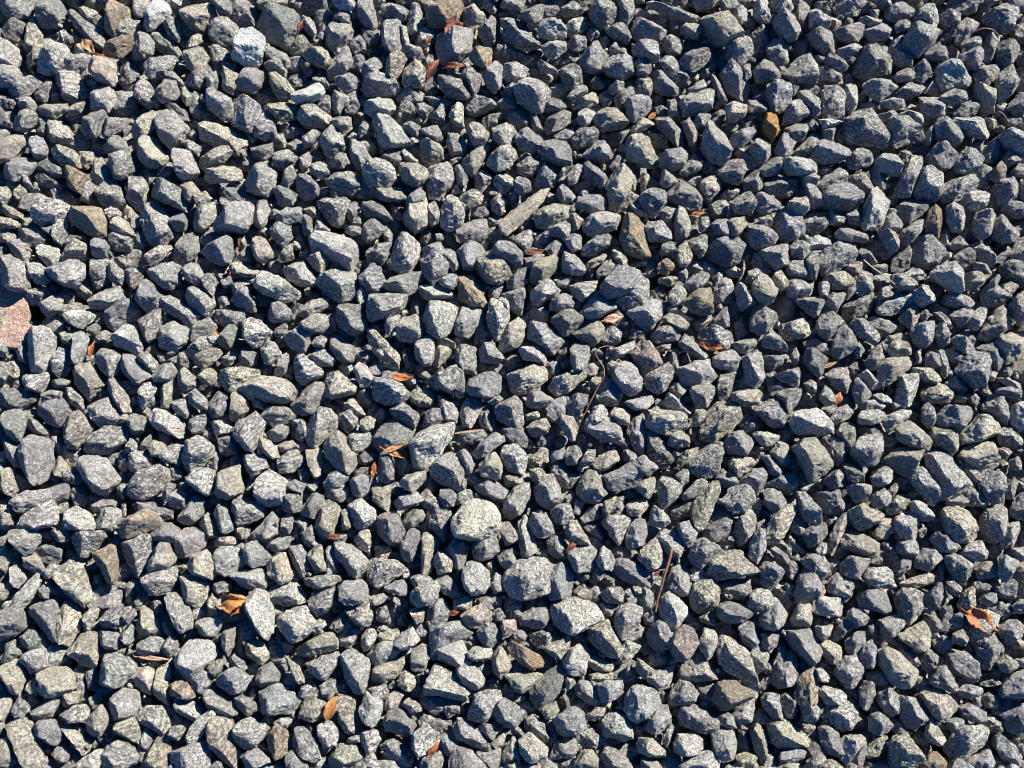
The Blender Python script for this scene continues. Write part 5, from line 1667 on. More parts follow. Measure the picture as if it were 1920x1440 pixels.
d+ 1894 864 1908 855 1917 872 1908 884 1894 881
g+ 1564 802 1582 794 1599 794 1602 814 1596 840 1585 840 1570 823
d- 1532 823 1547 814 1564 826 1582 838 1582 849 1576 875 1570 878 1558 861 1547 849
y+ 1482 832 1494 826 1529 823 1547 843 1561 870 1552 878 1529 899 1518 902 1506 878 1491 849
l+ 1593 840 1599 829 1611 823 1628 826 1646 814 1655 817 1655 843 1652 861 1628 881 1611 867 1599 855
d- 1605 808 1628 797 1652 802 1655 817 1634 820 1617 820
y+ 1658 861 1681 843 1704 838 1730 849 1722 867 1716 884 1698 893 1675 878
d/ 1704 899 1716 881 1728 875 1745 893 1760 922 1757 951 1739 942 1722 922
g/ 1733 855 1757 849 1780 855 1798 878 1821 908 1815 913 1798 925 1774 937 1762 940 1757 913 1751 884 1739 872
g- 1736 849 1751 838 1774 840 1780 855 1757 855
g+ 1789 861 1803 855 1815 870 1838 890 1835 908 1827 910 1809 893 1798 878
d+ 1832 902 1844 884 1873 884 1885 896 1879 925 1868 945 1850 937 1838 919
g+ 1885 913 1902 893 1911 902 1902 925 1894 948 1885 937
d/ 1894 954 1905 931 1920 925 1932 931 1932 972 1908 972 1897 966
y/ 1803 925 1815 910 1827 913 1844 931 1853 945 1844 951 1821 948 1809 948
g+ 1771 942 1798 925 1812 931 1815 948 1798 954 1780 948
y+ 1762 960 1780 951 1798 951 1815 960 1832 983 1832 1001 1821 1015 1803 1018 1786 1018 1774 995 1765 978
l/ 1838 972 1847 951 1873 945 1888 963 1891 983 1879 1004 1862 1021 1850 1015 1838 995
g+ 1882 992 1891 983 1908 980 1914 1001 1902 1024 1879 1030 1873 1015
d/ 1745 1012 1757 995 1774 1012 1803 1027 1786 1036 1757 1033
l+ 1798 1036 1821 1018 1838 1012 1856 1036 1844 1050 1821 1050
y/ 1827 1068 1850 1050 1862 1050 1868 1071 1862 1080 1844 1088 1832 1082
g+ 1870 1077 1873 1050 1885 1039 1900 1048 1905 1059 1894 1082 1885 1091
g+ 1897 1030 1926 1024 1932 1048 1914 1053
g/ 1716 1048 1728 1030 1745 1027 1760 1039 1760 1053 1739 1071 1719 1071
d/ 1675 1071 1678 1053 1692 1045 1710 1053 1704 1071 1692 1077
l/ 1678 972 1692 960 1716 957 1728 966 1722 989 1716 1010 1704 1030 1692 1018 1681 1012 1675 995
d+ 1684 1018 1704 1024 1716 1012 1725 1024 1716 1042 1692 1042 1681 1030
g- 1716 995 1728 983 1739 989 1733 1007 1722 1012
l/ 1704 942 1722 940 1739 951 1751 963 1745 978 1728 975 1710 960
y+ 1663 951 1681 931 1698 919 1704 937 1695 954 1681 963 1666 966
d/ 1631 937 1643 919 1658 916 1669 928 1666 942 1652 954 1637 951
g/ 1631 896 1652 878 1669 878 1672 890 1666 908 1652 913 1637 910
g- 1663 919 1681 905 1684 919 1675 931
n+ 1579 872 1593 870 1611 881 1622 893 1620 902 1599 905 1588 899
y/ 1588 908 1605 905 1631 908 1628 931 1622 942 1605 942 1590 925
d- 1523 925 1541 916 1570 913 1579 922 1585 951 1576 963 1552 963 1535 945
g/ 1541 902 1558 887 1573 881 1585 893 1579 913 1558 916
y+ 1497 919 1512 908 1529 896 1529 905 1506 925
g/ 1427 913 1448 899 1468 890 1488 887 1494 919 1482 928 1459 922
g/ 1494 925 1509 925 1523 942 1538 960 1541 975 1535 986 1520 980 1506 972
y/ 1436 992 1448 966 1465 951 1480 940 1494 942 1494 957 1482 978 1471 1001 1453 1021 1442 1018 1436 1007
y/ 1593 960 1611 942 1634 951 1652 966 1646 978 1628 989 1611 995 1593 983
y- 1634 1001 1652 972 1675 966 1678 983 1663 1007 1646 1012
y+ 1579 1018 1588 1001 1605 998 1628 1007 1646 1018 1652 1033 1640 1042 1628 1048 1611 1039 1593 1030 1582 1027
y/ 1552 1012 1564 989 1576 966 1590 963 1590 980 1579 1001 1564 1036 1552 1048 1547 1036
g/ 1506 1001 1523 983 1547 980 1555 989 1547 1007 1529 1024 1518 1024
d- 1477 1007 1482 1001 1500 1018 1515 1036 1506 1042 1488 1036 1474 1024
l+ 1529 1030 1541 1015 1550 1021 1547 1039 1535 1042
g/ 1576 1053 1588 1042 1611 1048 1631 1048 1622 1065 1605 1085 1588 1082 1576 1071
g+ 1442 1030 1453 1024 1471 1042 1488 1050 1482 1059 1465 1053 1450 1042
d- 1471 1053 1488 1053 1503 1071 1488 1088 1477 1082
d- 1815 744 1827 735 1838 747 1832 759 1818 759
v+ 1430 858 1439 849 1459 870 1468 881 1459 893 1442 887
y/ 1445 849 1459 829 1477 832 1482 861 1471 875 1459 867
l/ 1412 814 1418 805 1442 811 1462 817 1459 826 1436 840 1418 829
g/ 1535 744 1547 721 1564 741 1564 756 1547 762
g/ 1500 1078 1512 1070 1529 1078 1544 1090 1547 1108 1535 1119 1520 1131 1500 1131 1488 1113
d/ 1424 1067 1433 1049 1453 1052 1471 1067 1459 1090 1445 1105 1430 1102
l/ 1550 1108 1558 1084 1570 1075 1582 1096 1596 1113 1593 1122 1576 1116 1561 1113
l+ 1620 1078 1628 1067 1658 1064 1672 1075 1678 1099 1663 1108 1640 1102 1625 1090
y+ 1681 1096 1710 1084 1739 1072 1751 1081 1742 1096 1716 1102 1692 1108
g/ 1754 1084 1762 1046 1771 1067 1768 1090
g/ 1771 1043 1786 1038 1815 1049 1827 1058 1821 1078 1809 1096 1792 1090 1774 1061
l+ 1523 1148 1529 1125 1541 1119 1582 1119 1590 1137 1588 1154 1564 1157 1541 1157
y+ 1482 1160 1494 1137 1518 1131 1520 1154 1518 1175 1488 1172
l+ 1433 1142 1459 1128 1474 1148 1477 1169 1459 1180 1436 1178 1424 1160
d/ 1608 1119 1617 1108 1646 1108 1663 1113 1666 1142 1658 1154 1634 1148 1614 1137
g+ 1675 1119 1692 1105 1716 1102 1733 1119 1733 1137 1716 1160 1704 1172 1687 1148
d/ 1733 1125 1745 1102 1765 1090 1768 1119 1760 1137 1742 1148
d+ 1593 1140 1617 1142 1631 1154 1622 1172 1605 1178 1590 1160
g/ 1643 1160 1663 1154 1690 1154 1692 1172 1675 1189 1663 1201 1652 1189
y/ 1687 1189 1704 1178 1728 1166 1739 1183 1739 1212 1722 1221 1698 1212 1687 1201
d/ 1564 1178 1576 1160 1596 1157 1602 1172 1588 1189 1570 1204 1561 1201
d/ 1585 1201 1605 1186 1620 1186 1620 1212 1605 1227 1588 1224
y+ 1529 1175 1552 1175 1558 1172 1552 1195 1541 1201 1529 1189
d/ 1611 1230 1622 1207 1634 1201 1643 1218 1643 1242 1631 1256 1617 1248
g/ 1468 1183 1494 1178 1515 1178 1529 1201 1541 1230 1529 1245 1518 1248 1500 1230 1482 1212
y+ 1526 1201 1547 1198 1576 1212 1579 1230 1564 1250 1552 1242 1541 1224
g/ 1448 1265 1459 1236 1482 1221 1494 1233 1494 1265 1477 1288 1459 1297 1448 1294
l+ 1567 1245 1588 1227 1605 1230 1617 1253 1617 1271 1602 1288 1582 1288 1564 1271
y+ 1643 1224 1663 1215 1687 1224 1704 1242 1719 1259 1716 1277 1704 1294 1687 1288 1663 1271 1649 1242
d/ 1681 1212 1692 1207 1710 1218 1722 1239 1716 1250 1698 1236
g/ 1725 1230 1739 1215 1760 1230 1757 1248 1745 1262 1728 1250
d- 1771 1224 1786 1218 1809 1224 1832 1236 1835 1253 1830 1277 1809 1277 1786 1259
g/ 1827 1212 1838 1192 1862 1189 1882 1212 1879 1230 1862 1253 1844 1253 1832 1236
y/ 1868 1242 1885 1227 1902 1236 1908 1250 1891 1262 1876 1256
l+ 1902 1236 1920 1233 1932 1242 1920 1253 1905 1248
y/ 1795 1131 1809 1108 1827 1099 1827 1125 1818 1148 1798 1142
d/ 1835 1125 1850 1113 1870 1113 1868 1131 1850 1137
d- 1856 1142 1868 1128 1897 1131 1894 1148 1879 1160 1862 1154
g/ 1868 1172 1885 1160 1908 1166 1914 1183 1902 1207 1885 1212 1873 1189
g/ 1897 1137 1914 1125 1932 1125 1932 1148 1908 1151
g- 1908 1166 1932 1160 1932 1195 1914 1195
d- 1762 1142 1780 1131 1786 1154 1783 1183 1762 1183
d/ 1786 1154 1803 1148 1809 1166 1798 1183 1786 1178
g+ 1786 1189 1809 1178 1815 1195 1809 1212 1786 1207
d- 1745 1201 1768 1189 1786 1207 1768 1224 1751 1218
g/ 1748 1271 1757 1253 1774 1248 1798 1294 1786 1297 1762 1288 1742 1285
t+ 1494 1277 1506 1259 1523 1248 1532 1268 1535 1294 1529 1315 1506 1320 1491 1312
g+ 1526 1253 1541 1253 1555 1271 1552 1280 1535 1277
l+ 1535 1294 1547 1285 1570 1291 1585 1303 1582 1315 1552 1320 1535 1306
g/ 1611 1294 1622 1271 1640 1285 1643 1297 1634 1318 1622 1335 1614 1323
g/ 1646 1300 1666 1282 1681 1300 1681 1329 1669 1344 1655 1329 1643 1315
d/ 1687 1306 1698 1297 1719 1312 1736 1329 1733 1355 1716 1367 1698 1361 1687 1341
y+ 1722 1306 1739 1294 1768 1294 1792 1320 1780 1335 1757 1352 1739 1341
d/ 1427 1303 1448 1297 1459 1300 1465 1329 1465 1347 1448 1347 1430 1323
l/ 1541 1347 1552 1323 1576 1318 1599 1315 1611 1335 1599 1364 1582 1376 1558 1361 1544 1352
d- 1465 1300 1488 1300 1500 1323 1488 1347 1468 1341
g+ 1500 1323 1523 1318 1538 1329 1526 1358 1506 1352
d/ 1628 1347 1640 1335 1663 1347 1672 1361 1658 1373 1640 1379 1628 1367
y/ 1733 1358 1745 1347 1762 1370 1771 1385 1760 1399 1739 1388
y/ 1439 1358 1459 1347 1477 1347 1474 1376 1494 1370 1515 1388 1506 1396 1471 1402 1448 1399
d/ 1535 1364 1547 1361 1570 1373 1573 1390 1582 1411 1570 1417 1552 1411 1538 1388
l/ 1576 1393 1588 1376 1605 1370 1622 1388 1617 1399 1599 1411 1588 1434 1576 1417
y/ 1622 1417 1634 1388 1652 1379 1666 1382 1663 1399 1652 1417 1631 1422
y+ 1669 1399 1675 1382 1701 1379 1722 1399 1728 1417 1710 1440 1681 1440 1669 1422
g/ 1765 1405 1780 1382 1798 1364 1827 1358 1850 1364 1856 1382 1832 1405 1803 1422 1774 1417
d- 1859 1393 1873 1373 1897 1393 1914 1417 1908 1440 1879 1422
d- 1806 1428 1827 1417 1856 1405 1868 1428 1850 1449 1815 1449
t- 1728 1428 1745 1411 1762 1411 1771 1440 1751 1452 1728 1446
d/ 1795 1323 1809 1318 1832 1326 1847 1335 1847 1352 1827 1355 1806 1344
d/ 1774 1352 1792 1344 1803 1344 1806 1364 1786 1376
g/ 1798 1294 1815 1282 1838 1288 1841 1300 1821 1312 1803 1306
y- 1841 1306 1856 1297 1873 1303 1876 1318 1862 1329 1844 1323
d/ 1873 1294 1885 1271 1908 1259 1932 1253 1932 1306 1902 1309 1879 1306
d- 1876 1341 1897 1323 1932 1318 1932 1347 1902 1352 1879 1350
d- 1832 1282 1862 1271 1879 1282 1850 1288
d+ 1459 1417 1471 1408 1500 1402 1512 1411 1500 1425 1482 1431 1465 1428
y- 1465 1440 1482 1422 1500 1434 1500 1452 1471 1452
y/ 1535 1434 1558 1422 1576 1434 1582 1452 1535 1452
d/ 1590 1434 1605 1411 1622 1393 1622 1411 1611 1440 1593 1446
g- 1611 1446 1628 1422 1652 1417 1658 1440 1634 1452
g+ 1512 1428 1535 1411 1552 1422 1535 1440 1512 1446
g+ 1576 1090 1593 1084 1605 1102 1593 1108
g+ 1774 1093 1786 1084 1803 1102 1798 1119 1780 1113
g- 1821 1096 1838 1084 1856 1099 1844 1113 1827 1108
d- 1862 1102 1902 1084 1897 1131 1873 1119
d- 1879 1352 1902 1347 1914 1376 1891 1376
n/ 481 35 502 20 525 15 542 20 560 35 557 64 534 85 510 82 502 58 484 52
y+ 496 201 525 192 560 198 554 222 528 230 510 216
g+ 516 286 540 280 560 295 554 309 525 318 513 306
g+ 531 330 548 312 557 330 540 353 528 347
d/ 513 359 528 353 557 365 551 385 525 388
g+ 516 408 534 394 563 391 569 411 542 420 522 420
l+ 478 524 493 509 513 515 540 532 560 547 560 559 534 568 502 553 478 541
y/ 438 731 472 708 502 702 537 713 554 731 548 751 519 757 484 751 449 742
g/ 490 779 502 765 537 765 554 779 548 791 519 797 496 797
y+ 531 849 519 832 548 826 557 838 542 849
g/ 519 861 537 846 560 846 572 867 554 884 525 887
g+ 540 908 554 899 572 908 566 925 542 919
g+ 522 942 537 925 566 922 566 957 542 963
g+ 499 1024 513 1012 537 1007 554 1007 542 1024 519 1036
y/ 502 1059 513 1039 534 1036 548 1077 542 1088 525 1094 502 1077
d- 175 1077 192 1077 192 1094 175 1100
g+ 943 35 960 32 987 52 1013 76 1013 88 984 96 949 79 940 61
g+ 978 23 1001 12 1019 9 1016 44 1001 50 981 35
g+ 963 257 990 245 1013 262 1019 274 993 286 972 280
g/ 969 309 984 289 1013 298 1019 315 996 330 972 324
d- 885 394 908 391 920 402 902 414 885 405
y+ 928 429 955 400 978 385 996 370 1019 353 1036 353 1019 376 996 400 978 420 955 438
d+ 981 486 1007 477 1025 480 1007 503 990 503
d+ 698 725 704 708 721 710 730 722 750 716 765 728 762 745 750 757 721 760 701 748
y+ 952 702 978 693 1007 681 1025 684 1025 713 996 734 966 742 952 725
g+ 914 754 931 742 943 748 931 763
y+ 993 881 1013 878 1025 890 1019 908 998 902
g+ 768 1082 786 1077 809 1082 815 1100 786 1106 768 1094
g- 908 1053 926 1048 937 1071 943 1100 926 1106 914 1077
g/ 949 1082 958 1065 972 1053 990 1048 1019 1048 1036 1059 1036 1106 996 1123 960 1118 949 1100
l+ 972 983 984 966 996 983 1001 1007 1007 1030 1001 1048 978 1042 972 1012
g- 844 1071 858 1071 861 1088 850 1094
t/ 949 1207 958 1201 984 1215 1013 1230 1019 1253 996 1259 978 1245 958 1227
d/ 972 1157 990 1142 1025 1140 1036 1160 1025 1178 1001 1178 978 1172
g+ 1414 134 1432 111 1452 122 1461 143 1450 155 1420 155
d/ 1438 88 1455 73 1476 85 1479 117 1461 122 1444 117
o+ 1429 239 1438 213 1458 219 1461 248 1450 268 1432 257
g/ 1414 368 1426 362 1464 382 1461 391 1432 402 1417 391
g+ 1423 474 1444 462 1461 457 1479 462 1479 498 1455 503 1432 486
g/ 1344 725 1350 702 1368 696 1380 708 1368 731 1362 754 1350 754
d- 1438 719 1461 713 1479 731 1467 742 1444 742
g/ 1432 925 1444 913 1461 925 1473 942 1467 960 1450 960 1432 942
g/ 1105 1088 1117 1059 1132 1059 1132 1082 1117 1094
g/ 1426 1189 1444 1186 1461 1189 1455 1212 1444 1224 1426 1212
g- 1447 1248 1461 1212 1473 1207 1473 1236 1455 1253
v/ 1862 731 1891 725 1914 734 1911 754 1891 748 1873 737
y+ 1725 737 1739 719 1768 722 1789 731 1789 742 1774 757 1745 754 1730 751
g/ 1789 742 1798 737 1812 740 1809 754 1792 754
l+ 1678 748 1687 702 1701 696 1716 702 1722 719 1716 742 1704 769 1687 763
g+ 1599 740 1602 716 1611 708 1622 722 1634 740 1622 751 1608 754
g+ 1634 742 1646 737 1669 745 1669 757 1646 754
y/ 1503 1048 1518 1036 1535 1036 1547 1053 1555 1088 1541 1094 1518 1071 1506 1059
"""
